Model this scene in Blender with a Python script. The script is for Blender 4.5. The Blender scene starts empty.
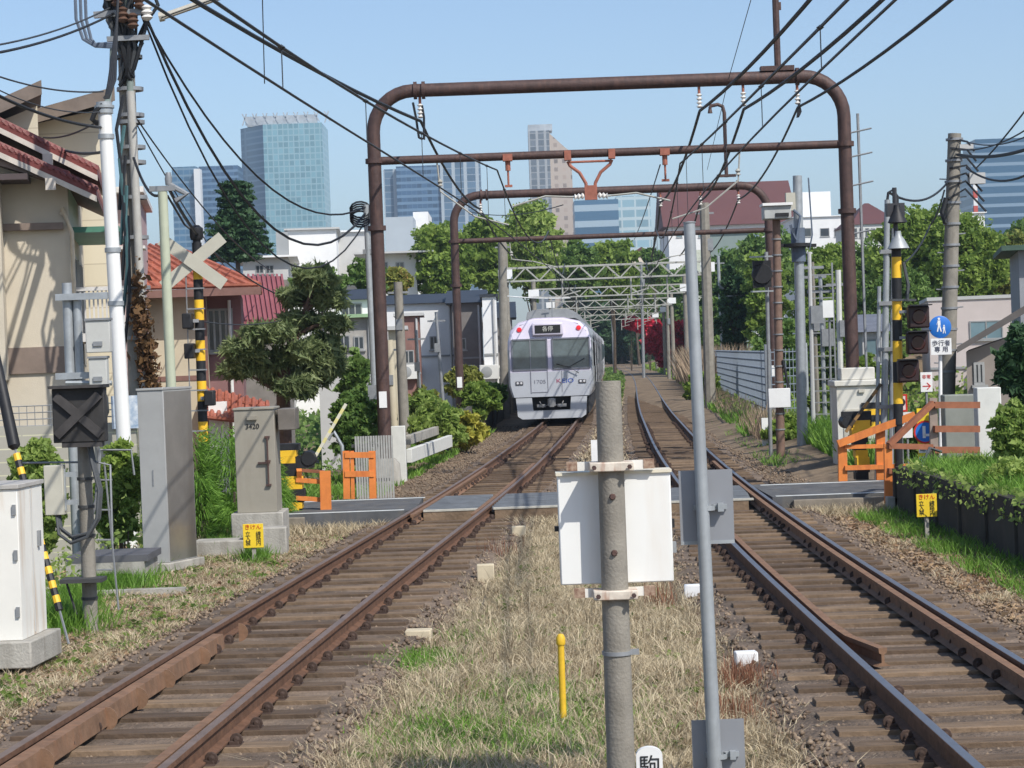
import bpy, math, random
import numpy as np
from mathutils import Vector, Matrix
random.seed(7); RNG = np.random.default_rng(7)
SC = bpy.context.scene
COL = SC.collection
W, H, F = 1024, 768, 2200.0
ROLL = math.radians(2.1); HOR = 352.7; EYE = 2.38
CR, SR = math.cos(ROLL), math.sin(ROLL)

# ---------- picture measurements -> metres (camera stands at 0,0,EYE looking along +Y)
def P(px, py, Y):
    dx, dy = px - 512, py - 384
    x = CR*dx - SR*dy; y = SR*dx + CR*dy + 384
    s = F / Y
    return Vector((x/s, Y, EYE - (y - HOR)/s))
def G(px, py, z=-0.2):
    dx, dy = px - 512, py - 384
    x = CR*dx - SR*dy; y = SR*dx + CR*dy + 384
    s = (y - HOR)/(EYE - z)
    return Vector((x/s, F/s, z))

# ---------- materials
MATS = {}
def mat(name, col, rough=0.7, metal=0.0, var=0.15, scale=3.0, col2=None, bump=0.0, bscale=None, stain=None, stain_amt=0.0, emit=None, estr=0.0, detail=6, stretch=None, spec=0.4):
    if name in MATS: return MATS[name]
    m = bpy.data.materials.new(name); m.use_nodes = True
    nt = m.node_tree; N = nt.nodes; L = nt.links
    b = N['Principled BSDF']
    b.inputs['Roughness'].default_value = rough; b.inputs['Metallic'].default_value = metal
    b.inputs['Specular IOR Level'].default_value = spec
    tc = N.new('ShaderNodeTexCoord'); geo = N.new('ShaderNodeNewGeometry')
    src = geo.outputs['Position']
    if stretch:
        mp = N.new('ShaderNodeMapping'); mp.inputs['Scale'].default_value = stretch
        L.new(src, mp.inputs['Vector']); src = mp.outputs['Vector']
    n = N.new('ShaderNodeTexNoise'); n.inputs['Scale'].default_value = scale; n.inputs['Detail'].default_value = detail
    n.inputs['Roughness'].default_value = 0.65
    L.new(src, n.inputs['Vector'])
    r = N.new('ShaderNodeValToRGB')
    c1 = [max(0, c*(1-var)) for c in col]; c2 = list(col2) if col2 else [min(1, c*(1+var)) for c in col]
    r.color_ramp.elements[0].position = 0.32; r.color_ramp.elements[1].position = 0.68
    r.color_ramp.elements[0].color = (*c1, 1); r.color_ramp.elements[1].color = (*c2, 1)
    L.new(n.outputs['Fac'], r.inputs['Fac'])
    out = r.outputs['Color']
    if stain:
        n2 = N.new('ShaderNodeTexNoise'); n2.inputs['Scale'].default_value = scale*0.7; n2.inputs['Detail'].default_value = 8
        mp2 = N.new('ShaderNodeMapping'); mp2.inputs['Scale'].default_value = (3, 3, 0.5)
        L.new(geo.outputs['Position'], mp2.inputs['Vector']); L.new(mp2.outputs['Vector'], n2.inputs['Vector'])
        r2 = N.new('ShaderNodeValToRGB'); r2.color_ramp.elements[0].position = 0.5; r2.color_ramp.elements[1].position = 0.72
        r2.color_ramp.elements[1].color = (stain_amt,)*3 + (1,)
        L.new(n2.outputs['Fac'], r2.inputs['Fac'])
        mx = N.new('ShaderNodeMix'); mx.data_type = 'RGBA'
        L.new(r2.outputs['Color'], mx.inputs[0]); L.new(out, mx.inputs[6]); mx.inputs[7].default_value = (*stain, 1)
        out = mx.outputs[2]
    L.new(out, b.inputs['Base Color'])
    if bump:
        nb = N.new('ShaderNodeTexNoise'); nb.inputs['Scale'].default_value = bscale or scale*4; nb.inputs['Detail'].default_value = 5
        L.new(src, nb.inputs['Vector'])
        bp = N.new('ShaderNodeBump'); bp.inputs['Strength'].default_value = bump; bp.inputs['Distance'].default_value = 0.02
        L.new(nb.outputs['Fac'], bp.inputs['Height']); L.new(bp.outputs['Normal'], b.inputs['Normal'])
    if emit:
        b.inputs['Emission Color'].default_value = (*emit, 1); b.inputs['Emission Strength'].default_value = estr
    MATS[name] = m
    return m

def leafmat(name, c1, c2, scale=1.2, trans=0.35, c3=None, isl=0.35):
    if name in MATS: return MATS[name]
    m = bpy.data.materials.new(name); m.use_nodes = True
    nt = m.node_tree; N = nt.nodes; L = nt.links
    for x in list(N): N.remove(x)
    o = N.new('ShaderNodeOutputMaterial'); geo = N.new('ShaderNodeNewGeometry')
    n = N.new('ShaderNodeTexNoise'); n.inputs['Scale'].default_value = scale; n.inputs['Detail'].default_value = 4
    L.new(geo.outputs['Position'], n.inputs['Vector'])
    ad = N.new('ShaderNodeMath'); ad.operation = 'MULTIPLY_ADD'; ad.inputs[1].default_value = isl; 
    L.new(geo.outputs['Random Per Island'], ad.inputs[0]); 
    mu = N.new('ShaderNodeMath'); mu.operation = 'MULTIPLY'; mu.inputs[1].default_value = 0.8
    L.new(n.outputs['Fac'], mu.inputs[0]); L.new(mu.outputs[0], ad.inputs[2])
    r = N.new('ShaderNodeValToRGB'); e = r.color_ramp.elements
    e[0].position = 0.3; e[1].position = 0.78; e[0].color = (*c1, 1); e[1].color = (*c2, 1)
    if c3:
        k = e.new(0.9); k.color = (*c3, 1)
    L.new(ad.outputs[0], r.inputs['Fac'])
    d = N.new('ShaderNodeBsdfPrincipled'); d.inputs['Roughness'].default_value = 0.55; d.inputs['Specular IOR Level'].default_value = 0.25
    t = N.new('ShaderNodeBsdfTranslucent'); mx = N.new('ShaderNodeMixShader'); mx.inputs[0].default_value = trans
    L.new(r.outputs['Color'], d.inputs['Base Color']); L.new(r.outputs['Color'], t.inputs['Color'])
    L.new(d.outputs[0], mx.inputs[1]); L.new(t.outputs[0], mx.inputs[2]); L.new(mx.outputs[0], o.inputs['Surface'])
    MATS[name] = m; return m

def gridmat(name, glass, frame, sx, sz, wf=0.12, rough=0.25, hz=None, var=0.25, metal=0.0):
    """facade cladding of panes: sx, sz pane size in metres, wf frame share"""
    if name in MATS: return MATS[name]
    m = bpy.data.materials.new(name); m.use_nodes = True
    nt = m.node_tree; N = nt.nodes; L = nt.links; b = N['Principled BSDF']
    geo = N.new('ShaderNodeNewGeometry'); sp = N.new('ShaderNodeSeparateXYZ'); L.new(geo.outputs['Position'], sp.inputs[0])
    a = N.new('ShaderNodeMath'); a.operation = 'ADD'; L.new(sp.outputs[0], a.inputs[0]); L.new(sp.outputs[1], a.inputs[1])
    def line(src, size, w):
        d = N.new('ShaderNodeMath'); d.operation = 'DIVIDE'; d.inputs[1].default_value = size; L.new(src, d.inputs[0])
        fr = N.new('ShaderNodeMath'); fr.operation = 'FRACT'; L.new(d.outputs[0], fr.inputs[0])
        lt = N.new('ShaderNodeMath'); lt.operation = 'LESS_THAN'; lt.inputs[1].default_value = w; L.new(fr.outputs[0], lt.inputs[0])
        fl = N.new('ShaderNodeMath'); fl.operation = 'FLOOR'; L.new(d.outputs[0], fl.inputs[0])
        return lt.outputs[0], fl.outputs[0]
    l1, f1 = line(a.outputs[0], sx, wf); l2, f2 = line(sp.outputs[2], sz, hz if hz is not None else wf)
    mxm = N.new('ShaderNodeMath'); mxm.operation = 'MAXIMUM'; L.new(l1, mxm.inputs[0]); L.new(l2, mxm.inputs[1])
    cb = N.new('ShaderNodeCombineXYZ'); L.new(f1, cb.inputs[0]); L.new(f2, cb.inputs[1])
    wn = N.new('ShaderNodeTexWhiteNoise'); wn.noise_dimensions = '2D'; L.new(cb.outputs[0], wn.inputs['Vector'])
    r = N.new('ShaderNodeValToRGB'); r.color_ramp.elements[0].color = (*[c*(1-var) for c in glass], 1)
    r.color_ramp.elements[1].color = (*[min(1, c*(1+var)) for c in glass], 1); L.new(wn.outputs['Value'], r.inputs['Fac'])
    mx = N.new('ShaderNodeMix'); mx.data_type = 'RGBA'; L.new(mxm.outputs[0], mx.inputs[0]); L.new(r.outputs[0], mx.inputs[6])
    mx.inputs[7].default_value = (*frame, 1); L.new(mx.outputs[2], b.inputs['Base Color'])
    b.inputs['Roughness'].default_value = rough; b.inputs['Metallic'].default_value = metal
    MATS[name] = m; return m

# ---------- mesh builder
ORI = {}
class MB:
    def __init__(s): s.v = []; s.f = []; s.m = []; s.s = []; s.st = []
    def add(s, vs, fs, m=0, sm=False):
        k = len(s.v); s.st.append((k, len(s.f))); s.v += [tuple(v) for v in vs]
        for f in fs: s.f.append([i+k for i in f]); s.m.append(m); s.s.append(sm)
        return s
    def box(s, c, d, rz=0, m=0, taper=1.0, R=None):
        cx, cy, cz = c; a, b_, h = d[0]/2, d[1]/2, d[2]/2
        vs = []
        for z, t in ((-h, 1), (h, taper)):
            for x, y in ((-a, -b_), (a, -b_), (a, b_), (-a, b_)):
                vs.append(Vector((x*t, y*t, z)))
        M = R if R is not None else Matrix.Rotation(rz, 3, 'Z')
        vs = [M @ v + Vector(c) for v in vs]
        return s.add(vs, [(3,2,1,0),(4,5,6,7),(0,1,5,4),(1,2,6,5),(2,3,7,6),(3,0,4,7)], m)
    def b2(s, x0, x1, y0, y1, z0, z1, m=0):
        return s.box(((x0+x1)/2, (y0+y1)/2, (z0+z1)/2), (abs(x1-x0), abs(y1-y0), abs(z1-z0)), m=m)
    def beam(s, p, q, w, h=None, m=0):
        p, q = Vector(p), Vector(q); d = (q-p); Ln = d.length
        if Ln < 1e-6: return s
        z = d/Ln; up = Vector((0,0,1)) if abs(z.z) < .95 else Vector((0,1,0))
        x = z.cross(up).normalized(); y = x.cross(z)
        return s.box((p+q)/2, (w, h or w, Ln), R=Matrix((x, -y, z)).transposed(), m=m)
    def tube(s, pts, r, n=10, m=0, cap=True):
        pts = [Vector(p) for p in pts]; N_ = len(pts)
        rs = r if isinstance(r, (list, tuple)) else [r]*N_
        vs = []; ref = None
        for i, p in enumerate(pts):
            t = (pts[min(i+1, N_-1)] - pts[max(i-1, 0)]).normalized()
            if ref is None:
                ref = Vector((1,0,0)) if abs(t.x) < .8 else Vector((0,1,0))
            x = (ref - t*ref.dot(t)).normalized(); ref = x; y = t.cross(x)
            for k in range(n):
                a = 2*math.pi*k/n; vs.append(p + (x*math.cos(a)+y*math.sin(a))*rs[i])
        fs = [(i*n+k, i*n+(k+1)%n, (i+1)*n+(k+1)%n, (i+1)*n+k) for i in range(N_-1) for k in range(n)]
        s.add(vs, fs, m, True)
        if cap:
            k0 = len(s.v)-len(vs)
            s.f.append([k0+i for i in range(n)][::-1]); s.m.append(m); s.s.append(False)
            s.f.append([k0+(N_-1)*n+i for i in range(n)]); s.m.append(m); s.s.append(False)
        return s
    def lathe(s, c, prof, axis='Z', n=20, m=0):
        """prof: (radius, height) pairs along axis from c"""
        A = {'Z': (Vector((1,0,0)), Vector((0,1,0)), Vector((0,0,1))), 'Y': (Vector((1,0,0)), Vector((0,0,1)), Vector((0,-1,0)))}[axis] if isinstance(axis, str) else axis
        c = Vector(c); vs = []
        for r, h in prof:
            for k in range(n):
                a = 2*math.pi*k/n; vs.append(c + A[2]*h + (A[0]*math.cos(a)+A[1]*math.sin(a))*r)
        q = len(prof)
        fs = [(i*n+k, i*n+(k+1)%n, (i+1)*n+(k+1)%n, (i+1)*n+k) for i in range(q-1) for k in range(n)]
        return s.add(vs, fs, m, True)
    def prism(s, poly, ext, m=0):
        """poly: 3D points, ext: extrusion vector"""
        n = len(poly); p = [Vector(a) for a in poly]; e = Vector(ext)
        vs = p + [a+e for a in p]
        return s.add(vs, [tuple(range(n))[::-1], tuple(range(n, 2*n))] + [(i, (i+1)%n, n+(i+1)%n, n+i) for i in range(n)], m)
    def sweep(s, prof, path, m=0):
        """prof: (lateral, z) closed polygon, swept along ground path of Vectors"""
        n = len(prof); vs = []; Np = len(path)
        for i, p in enumerate(path):
            t = (path[min(i+1, Np-1)] - path[max(i-1, 0)]); t.z = 0; t.normalize(); x = Vector((t.y, -t.x, 0))
            for a, z in prof: vs.append(p + x*a + Vector((0,0,z)))
        fs = [(i*n+k, (i+1)*n+k, (i+1)*n+(k+1)%n, i*n+(k+1)%n) for i in range(Np-1) for k in range(n)]
        fs += [tuple(range(n)), tuple((Np-1)*n+k for k in range(n))[::-1]]
        return s.add(vs, fs, m)
    def build(s, name, mats, parent=None, bevel=0, origin=None):
        if not isinstance(mats, (list, tuple)): mats = [mats]
        o0 = ORI.get(parent.name) if parent is not None else (Vector(origin) if origin is not None else None)
        if o0 is None:
            v = np.array([tuple(a) for a in s.v]); mn = v.min(0); mxx = v.max(0)
            o0 = Vector(((mn[0]+mxx[0])/2, (mn[1]+mxx[1])/2, mn[2]))
        me = bpy.data.meshes.new(name)
        me.from_pydata([(a[0]-o0.x, a[1]-o0.y, a[2]-o0.z) for a in s.v], [], s.f)
        for m_ in mats: me.materials.append(m_)
        me.polygons.foreach_set('material_index', s.m); me.polygons.foreach_set('use_smooth', s.s)
        me.update(); me.set_sharp_from_angle(angle=math.radians(42))
        o = bpy.data.objects.new(name, me); COL.objects.link(o)
        if parent is not None: o.parent = parent
        else: o.location = o0
        ORI[o.name] = o0
        if bevel:
            bm_ = o.modifiers.new('bevel', 'BEVEL'); bm_.width = bevel; bm_.segments = 2; bm_.limit_method = 'ANGLE'
        return o

def each(b, name, mats, parent, bevel=0, kind=None):
    """every shape added to the builder becomes a part of its own"""
    st = b.st + [(len(b.v), len(b.f))]; out = []
    for (v0, f0), (v1, f1) in zip(st, st[1:]):
        q = MB(); q.v = b.v[v0:v1]; q.f = [[i-v0 for i in f] for f in b.f[f0:f1]]; q.m = b.m[f0:f1]; q.s = b.s[f0:f1]
        o = q.build(name, mats, parent, bevel)
        if kind: o['kind'] = kind
        out.append(o)
    return out
def tag(o, label, cat, group=None):
    o['label'] = label; o['category'] = cat
    if group: o['group'] = group
    return o
def thing(name, label, cat, loc, group=None):
    o = bpy.data.objects.new(name, None); COL.objects.link(o); o.location = loc; o.empty_display_size = .2
    ORI[o.name] = Vector(loc); return tag(o, label, cat, group)
def struct(o, kind='structure'): o['kind'] = kind; return o

def text(name, body, size, c, m, parent, facing=(0,-1,0), depth=.002, sx=1.0, line=None):
    cu = bpy.data.curves.new(name, 'FONT'); cu.body = body; cu.size = size; cu.align_x = 'CENTER'; cu.align_y = 'CENTER'; cu.extrude = depth
    if line: cu.space_line = line
    o = bpy.data.objects.new(name, cu); COL.objects.link(o); bpy.context.view_layer.update()
    me = bpy.data.meshes.new_from_object(o); COL.objects.unlink(o); bpy.data.objects.remove(o)
    f = Vector(facing).normalized(); up = Vector((0,0,1)); x = up.cross(f).normalized()
    M = Matrix((x*sx, up, f)).transposed()
    me.transform(M.to_4x4()); me.transform(Matrix.Translation(Vector(c) - ORI[parent.name]))
    me.materials.clear(); me.materials.append(m)
    o = bpy.data.objects.new(name, me); COL.objects.link(o); o.parent = parent; ORI[o.name] = ORI[parent.name]
    return o

def npmesh(name, V, Fq, m, parent=None, origin=(0,0,0)):
    """V (n,3), Fq (k,4) or (k,3) numpy"""
    o0 = ORI[parent.name] if parent is not None else Vector(origin)
    me = bpy.data.meshes.new(name); n = len(V); k, q = Fq.shape
    me.vertices.add(n); me.vertices.foreach_set('co', (V - np.array(o0)).astype(np.float32).ravel())
    me.loops.add(k*q); me.loops.foreach_set('vertex_index', Fq.astype(np.int32).ravel())
    me.polygons.add(k); me.polygons.foreach_set('loop_start', (np.arange(k)*q).astype(np.int32))
    me.update(calc_edges=True); me.materials.append(m)
    o = bpy.data.objects.new(name, me); COL.objects.link(o)
    if parent is not None: o.parent = parent
    else: o.location = o0
    ORI[o.name] = Vector(o0); return o

def leaves(C, size, flat=0.0, droop=0.0, aspect=1.5):
    """quads (diamond leaves) centred on C (n,3)"""
    n = len(C); d = RNG.normal(size=(n,3)); d[:,2] = d[:,2]*(1-flat) - droop; d /= np.linalg.norm(d, axis=1, keepdims=True)
    e = RNG.normal(size=(n,3)); e -= d*(e*d).sum(1, keepdims=True); e /= np.linalg.norm(e, axis=1, keepdims=True)
    L_ = size*(.45+1.35*RNG.random((n,1))**1.8); a = d*L_*aspect/2; b = e*L_/2
    V = np.stack([C-a, C+b*.9-a*.1, C+a, C-b*.9-a*.1], 1).reshape(-1,3)
    return V, np.arange(n*4).reshape(n,4)
def blob(c, r, n_clump, per, cr, shell=.75):
    """clumped points in an ellipsoid"""
    c = np.array(c); r = np.array(r)
    d = RNG.normal(size=(n_clump,3)); d /= np.linalg.norm(d, axis=1, keepdims=True)
    rad = RNG.uniform(0,1,(n_clump,1))**.33; rad = shell*rad**.4 + (1-shell)*rad
    cc = c + d*rad*r*RNG.uniform(.82,1.08,(n_clump,1))
    q = RNG.normal(size=(n_clump,per,3)); q /= np.linalg.norm(q, axis=2, keepdims=True)
    q *= RNG.uniform(.4,1,(n_clump,per,1))*cr*RNG.uniform(.7,1.3,(n_clump,1,1)); q[:,:,2] *= .7
    return (cc[:,None,:] + q).reshape(-1,3), cc
EXPO = 0.45
HAZE = 0.00026
# ---------- colours
rust = mat('rust_pipe', (.075,.045,.040), .6, .1, .25, 6, bump=.3, stain=(.15,.08,.06), stain_amt=.5)
rustred = mat('rust_red', (.33,.12,.08), .7, 0, .2, 8)
railhead = mat('rail_head', (.25,.25,.27), .40, .75, .1, 4); railheadd = mat('rail_head_dull', (.22,.155,.12), .5, .35, .2, 4)
railweb = mat('rail_web', (.13,.066,.038), .85, 0, .3, 9, bump=.3)
guardm = mat('guard_rail_steel', (.20,.115,.068), .8, .0, .25, 6, bump=.3, stain=(.26,.13,.07), stain_amt=.7)
woodsl = mat('sleeper_wood', (.185,.135,.095), .9, 0, .35, 2.2, bump=.8, bscale=14, stretch=(1,6,1))
_nt = woodsl.node_tree; _b = _nt.nodes['Principled BSDF']; _src = _b.inputs['Base Color'].links[0].from_socket
_oi = _nt.nodes.new('ShaderNodeObjectInfo'); _rr = _nt.nodes.new('ShaderNodeValToRGB'); _rr.color_ramp.elements[0].color = (.50,.46,.44,1); _rr.color_ramp.elements[1].color = (1.2,1.15,1.05,1)
_mx = _nt.nodes.new('ShaderNodeMix'); _mx.data_type = 'RGBA'; _mx.blend_type = 'MULTIPLY'; _mx.inputs[0].default_value = 1
_nt.links.new(_oi.outputs['Random'], _rr.inputs[0]); _nt.links.new(_src, _mx.inputs[6]); _nt.links.new(_rr.outputs[0], _mx.inputs[7]); _nt.links.new(_mx.outputs[2], _b.inputs['Base Color'])
clipm = mat('clip_iron', (.07,.045,.035), .8, .3, .3, 12)
concrete = mat('concrete', (.36,.34,.30), .9, 0, .18, 3, bump=.4, bscale=40, stain=(.2,.18,.15), stain_amt=.6)
polegrey = mat('pole_concrete', (.25,.23,.195), .9, 0, .16, 5, bump=.3, bscale=60, stain=(.17,.15,.12), stain_amt=.5)
galv = mat('galvanised', (.37,.395,.41), .5, .35, .12, 7, stain=(.3,.31,.32), stain_amt=.5)
galvd = mat('galvanised_dull', (.27,.28,.29), .55, .3, .15, 7)
truss = mat('truss_paint', (.37,.37,.34), .7, .0, .1, 4, stain=(.3,.25,.18), stain_amt=.4)
blackm = mat('black_paint', (.018,.018,.02), .55, 0, .3, 10)
cablem = mat('cable_rubber', (.02,.022,.026), .6, 0, .2, 10)
wirem = mat('wire_copper', (.055,.06,.068), .6, .2, .2, 10)
white = mat('white_paint', (.78,.78,.77), .5, 0, .05, 2)
whitest = mat('white_rust_streaked', (.76,.74,.68), .6, 0, .05, 2, stain=(.45,.27,.12), stain_amt=.75)
porcel = mat('porcelain', (.72,.7,.66), .3, 0, .05, 6)
yellow = mat('yellow_paint', (.85,.50,.03), .5, 0, .08, 6)
yellowp = mat('yellow_post_paint', (.72,.45,.03), .55, 0, .12, 20)
orange = mat('orange_paint', (.70,.22,.05), .55, 0, .12, 5, stain=(.45,.12,.04), stain_amt=.6)
orangeb = mat('orange_brown_paint', (.27,.10,.05), .65, 0, .2, 6)
asph = mat('asphalt', (.10,.103,.108), .9, 0, .3, 2.2, bump=.6, bscale=90, stain=(.17,.155,.13), stain_amt=.7)
deckm = mat('deck_rubber', (.13,.14,.15), .8, 0, .3, 3, bump=.4, bscale=60)
earth = mat('earth', (.15,.105,.068), .95, 0, .3, 1.1, col2=(.27,.20,.13), bump=1.0, bscale=30)
ballastm = mat('ballast_rusty', (.12,.088,.065), .95, 0, .35, 2.5, col2=(.25,.185,.135), bump=1.6, bscale=26)
stonem = leafmat('stone_rusty', (.07,.045,.03), (.27,.20,.14), .8, 0.0, isl=.55)
dryg = leafmat('dry_grass', (.19,.125,.065), (.66,.56,.38), 2.6, .25, isl=.5)
greeng = leafmat('green_grass', (.09,.2,.025), (.24,.42,.07), 1.2, .4)
litter = leafmat('leaf_litter', (.17,.09,.05), (.42,.30,.18), 2.0, .1)
glass = mat('window_glass', (.045,.065,.075), .08, 0, .3, .8, spec=.8)

# ---------- track centre lines
def smooth(pts):
    ys = np.arange(2, 331, 1.0); p = np.array(pts, float); xs = np.interp(ys, p[:,0], p[:,1])
    for w in (9, 7, 5):
        k = np.ones(w)/w; xs = np.convolve(np.pad(xs, w//2, mode='reflect', reflect_type='odd'), k, 'valid')
    return lambda y: float(np.interp(y, ys, xs))
XR = smooth([(0,3.05),(13,3.06),(20,3.08),(26,3.12),(37.7,3.38),(49,3.78),(56,4.08),(80,5.2),(100,6.25),(130,7.9),(160,9.5),(190,11),(220,12.2),(250,12.95),(280,14.1),(330,16.0)])
XL = smooth([(0,-3.55),(13.3,-2.72),(19.5,-2.25),(26,-1.72),(34,-1.03),(40,-.57),(45,-.2),(50,.12),(58,.62),(67,1.18),(80,1.86),(100,2.62),(130,4.0),(160,5.3),(190,6.7),(220,8.2),(250,9.3),(280,10.6),(330,12.5)])
def cpath(Xf, y0, y1, st=1.0, off=0, z=0):
    out = []; y = y0
    while y <= y1+1e-6:
        t = Vector((Xf(y+.5)-Xf(y-.5), 1, 0)).normalized(); n = Vector((t.y, -t.x, 0))
        out.append(Vector((Xf(y), y, z)) + n*off); y += st
    return out

# ---------- ground
def zt(x, y):
    z = -.31
    if x > 5.9 and y < 33.4: z = .42
    elif x > 5.5 and y >= 33.4: z = -.31 + min(.3, (x-5.5)*.2)
    if x > 9 and y > 50: z += min(6, (x-9-(y-50)*.07)*.10) if x-9-(y-50)*.07 > 0 else 0
    lx = -5.3 if y < 36 else -5.3 + (y-36)*.05
    if x < lx: z -= min(1.2, (lx-x)*.7)
    if x > 1 + XR(min(max(y,2),330)) + 2 and y > 90: z += min(1.2, (x-XR(min(y,330))-3)*.3)
    return z
xs = sorted(set([-3000,-1200,-500,-200,-100,-60,-40,-25,-16] + [round(v*.5,2) for v in range(-24,41)] + [5.85,5.95,25,30,40,60,100,200,500,1200,3000]))
ys = sorted(set([-300,-40,-10,0] + [round(v*.8,2) for v in range(4,130)] + list(range(105,340,6)) + [33.38,33.42,400,600,900,1400,2200,3600]))
g = MB(); nx = len(xs)
vs = [(x, y, zt(x,y) + (0 if abs(x)>30 or y>110 else random.uniform(-.025,.025))) for y in ys for x in xs]
fs = [(j*nx+i, j*nx+i+1, (j+1)*nx+i+1, (j+1)*nx+i) for j in range(len(ys)-1) for i in range(nx-1)]
g.add(vs, fs); struct(g.build('ground', earth, origin=(0,0,0)))
for nm, Xf in (('track_bed', XL), ('track_bed', XR)):
    b = MB(); b.sweep([(-1.75,-.42),(-1.2,-.196),(1.2,-.196),(1.75,-.42)], cpath(Xf, 4, 320, 2)); struct(b.build(nm, ballastm))

# ---------- tracks
def railprof(c, sc=1.0):
    p = [(-.0325,0),(-.034,-.03),(-.010,-.04),(-.010,-.125),(-.063,-.142),(-.063,-.153),(.063,-.153),(.063,-.142),(.010,-.125),(.010,-.04),(.034,-.03),(.0325,0)]
    return [(a+c, z) for a, z in p][::-1]
def make_track(Xf, label, pitch, y_end, guards, lead):
    t = thing('railway_track', label, 'railway track', (Xf(12), 12, -.2), 'railway tracks')
    for sgn in (-1, 1):
        path = cpath(Xf, 4, y_end, 1.5)
        b = MB(); b.sweep(railprof(sgn*.566), path)
        b.build('rail', railweb, t)
        h = MB(); h.sweep([(sgn*.566-.029,-.004),(sgn*.566+.029,-.004),(sgn*.566+.029,.003),(sgn*.566-.029,.003)][::-1], path)
        h.build('rail_head', railheadd if Xf is XL else railhead, t)
    for (y0, y1, off, kind) in guards:
        b = MB()
        if kind == 'beam':
            b.sweep([(off-.03,-.02),(off+.06,-.025),(off+.075,-.15),(off-.03,-.15)], cpath(Xf, y0, y1, 1.5))
            y = y0 + .3
            while y < y1:
                c = Vector((Xf(y)+off+.06, y, -.10))
                b.prism([c + Vector((.085*math.sin(q), 0, .085*math.cos(q))) for q in np.linspace(0, math.pi, 9)], (0,.018,0)); y += random.choice((.9, 1.3, 1.6))
            b.build('guard_beam', guardm, t)
        else:
            pa = cpath(Xf, y0, y1, .8, off)
            if kind == 'flare':
                pa[0].x += .17 if off < 0 else -.17; pa[1].x += .03 if off < 0 else -.03
            b.sweep([(-.035,-.01),(.035,-.01),(.03,-.05),(.012,-.06),(.012,-.125),(.06,-.153),(-.06,-.153),(-.012,-.125),(-.012,-.06),(-.03,-.05)], pa)
            b.build('guard_rail', guardm, t)
    # sleepers, with their fastenings
    def sleeper_mb(b, w=.21, L=2.1):
        # a little tapered and worn
        b.box((0,0,-.235), (L, w, .15), m=0, taper=.985)
        for sg in (-1, 1):
            for o in (-.105, .105):
                b.box((sg*.566+o, 0, -.145), (.07,.12,.035), m=1)
                b.lathe((sg*.566+o*1.15, -.03, -.12), [(0,.03),(.018,.03),(.02,.012),(.045,.01),(.045,0)], 'Y', 9, m=1)
            b.box((sg*.566, 0, -.157), (.3,.17,.012), m=1)
        return b
    protos = []
    for k in range(4):
        o = sleeper_mb(MB(), .20+.015*random.random(), 2.06+.1*random.random()).build('sleeper', [woodsl, clipm], origin=(0,0,0), bevel=.008)
        COL.objects.unlink(o); protos.append(o)
    y = 5.0; n = 0; rest = MB()
    y = 12.0 - pitch*3
    while y < y_end-1:
        jit = random.uniform(-.03,.03); a = -math.atan(Xf(y+.5)-Xf(y-.5)) + random.uniform(-.012,.012)
        if not (34.0 < y < 37.7):
            if n < 99:
                o = protos[n % 4].copy(); COL.objects.link(o); o.parent = t
                o.location = Vector((Xf(y)+random.uniform(-.04,.04), y+jit, random.uniform(-.008,.004))) - ORI[t.name]; o.rotation_euler = (0,0,a); n += 1
            else:
                b = MB(); b.box((0,0,-.235), (2.1,.21,.15))
                R = Matrix.Rotation(a, 3, 'Z')
                rest.add([R @ Vector(v) + Vector((Xf(y), y, 0)) for v in b.v], b.f)
        y += pitch
    o = rest.build('sleeper', woodsl, t); o['kind'] = 'stuff'
    return t
make_track(XL, 'left railway track with wooden sleepers, running under the oncoming train', .66, 300,
           [(6,20.6,-.47,'beam'),(6,19.8,.47,'rail'),(33.0,47.5,.47,'rail'),(33.2,46,-.47,'rail'),(22,32,.47,'none') if False else (33.0,33.4,-.47,'rail')], 0)
make_track(XR, 'right railway track, empty, curving away past the mesh fence', .6, 320,
           [(17.0,40,-.45,'flare'),(4,46,.45,'rail')], 0)

# ---------- crossing
dk = MB()
for xa, xb in ((-9, XL(35.5)-.66),(XR(35.5)+.66, 15)):
    dk.b2(xa, xb, 34.3, 37.5, -.3, -.02)
struct(dk.build('crossing_road', asph))
d2 = MB(); a0 = XL(35.8)
for x0, x1 in ((a0-.47, a0+.42),(a0+.62, XR(35.8)-.62),(XR(35.8)-.42, XR(35.8)+.42)):
    for k in range(8):
        y = 34.3 + k*.4
        sh = (y-35.8)*.07
        d2.box(((x0+x1)/2 + sh, y+.2, -.06), (x1-x0, .39, .08))
struct(d2.build('crossing_deck', deckm, bevel=.01))
ln = MB()
for y in (34.40, 37.2):
    for xa, xb in ((-9, XL(y)-.75),(XR(y)+.75, 12)):
        ln.b2(xa, xb, y-.07, y+.07, -.0165, -.0125)
struct(ln.build('painted_line', mat('line_paint', (.6,.62,.6), .7, 0, .15, 5)))
kb = MB()
for x0, x1 in ((a0-.45, a0+.40),(a0+.66, XR(34.2)-.66),(XR(34.2)-.40, XR(34.2)+.40)):
    kb.b2(x0-.1, x1-.1, 34.14, 34.29, -.30, -.045)
struct(kb.build('deck_edge', woodsl))
ke = MB()
for x0, x1 in ((a0-.55, a0+.32),(a0+.54, XR(34.2)-.68),(XR(34.2)-.38, XR(34.2)+.38)):
    ke.b2(x0, x1, 34.13, 34.28, -.044, -.018)
struct(ke.build('deck_edge_strip', mat('edge_pale', (.45,.43,.37), .8, 0, .2, 8)))
k2 = MB(); k2.b2(-4.9, -3.3, 34.1, 34.28, -.35, -.06); k2.b2(XR(34.2)+1.0, 6.2, 34.12, 34.28, -.35, -.07); struct(k2.build('kerb', mat('kerb_dirty', (.22,.19,.15), .9, 0, .25, 4), bevel=.01))
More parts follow.
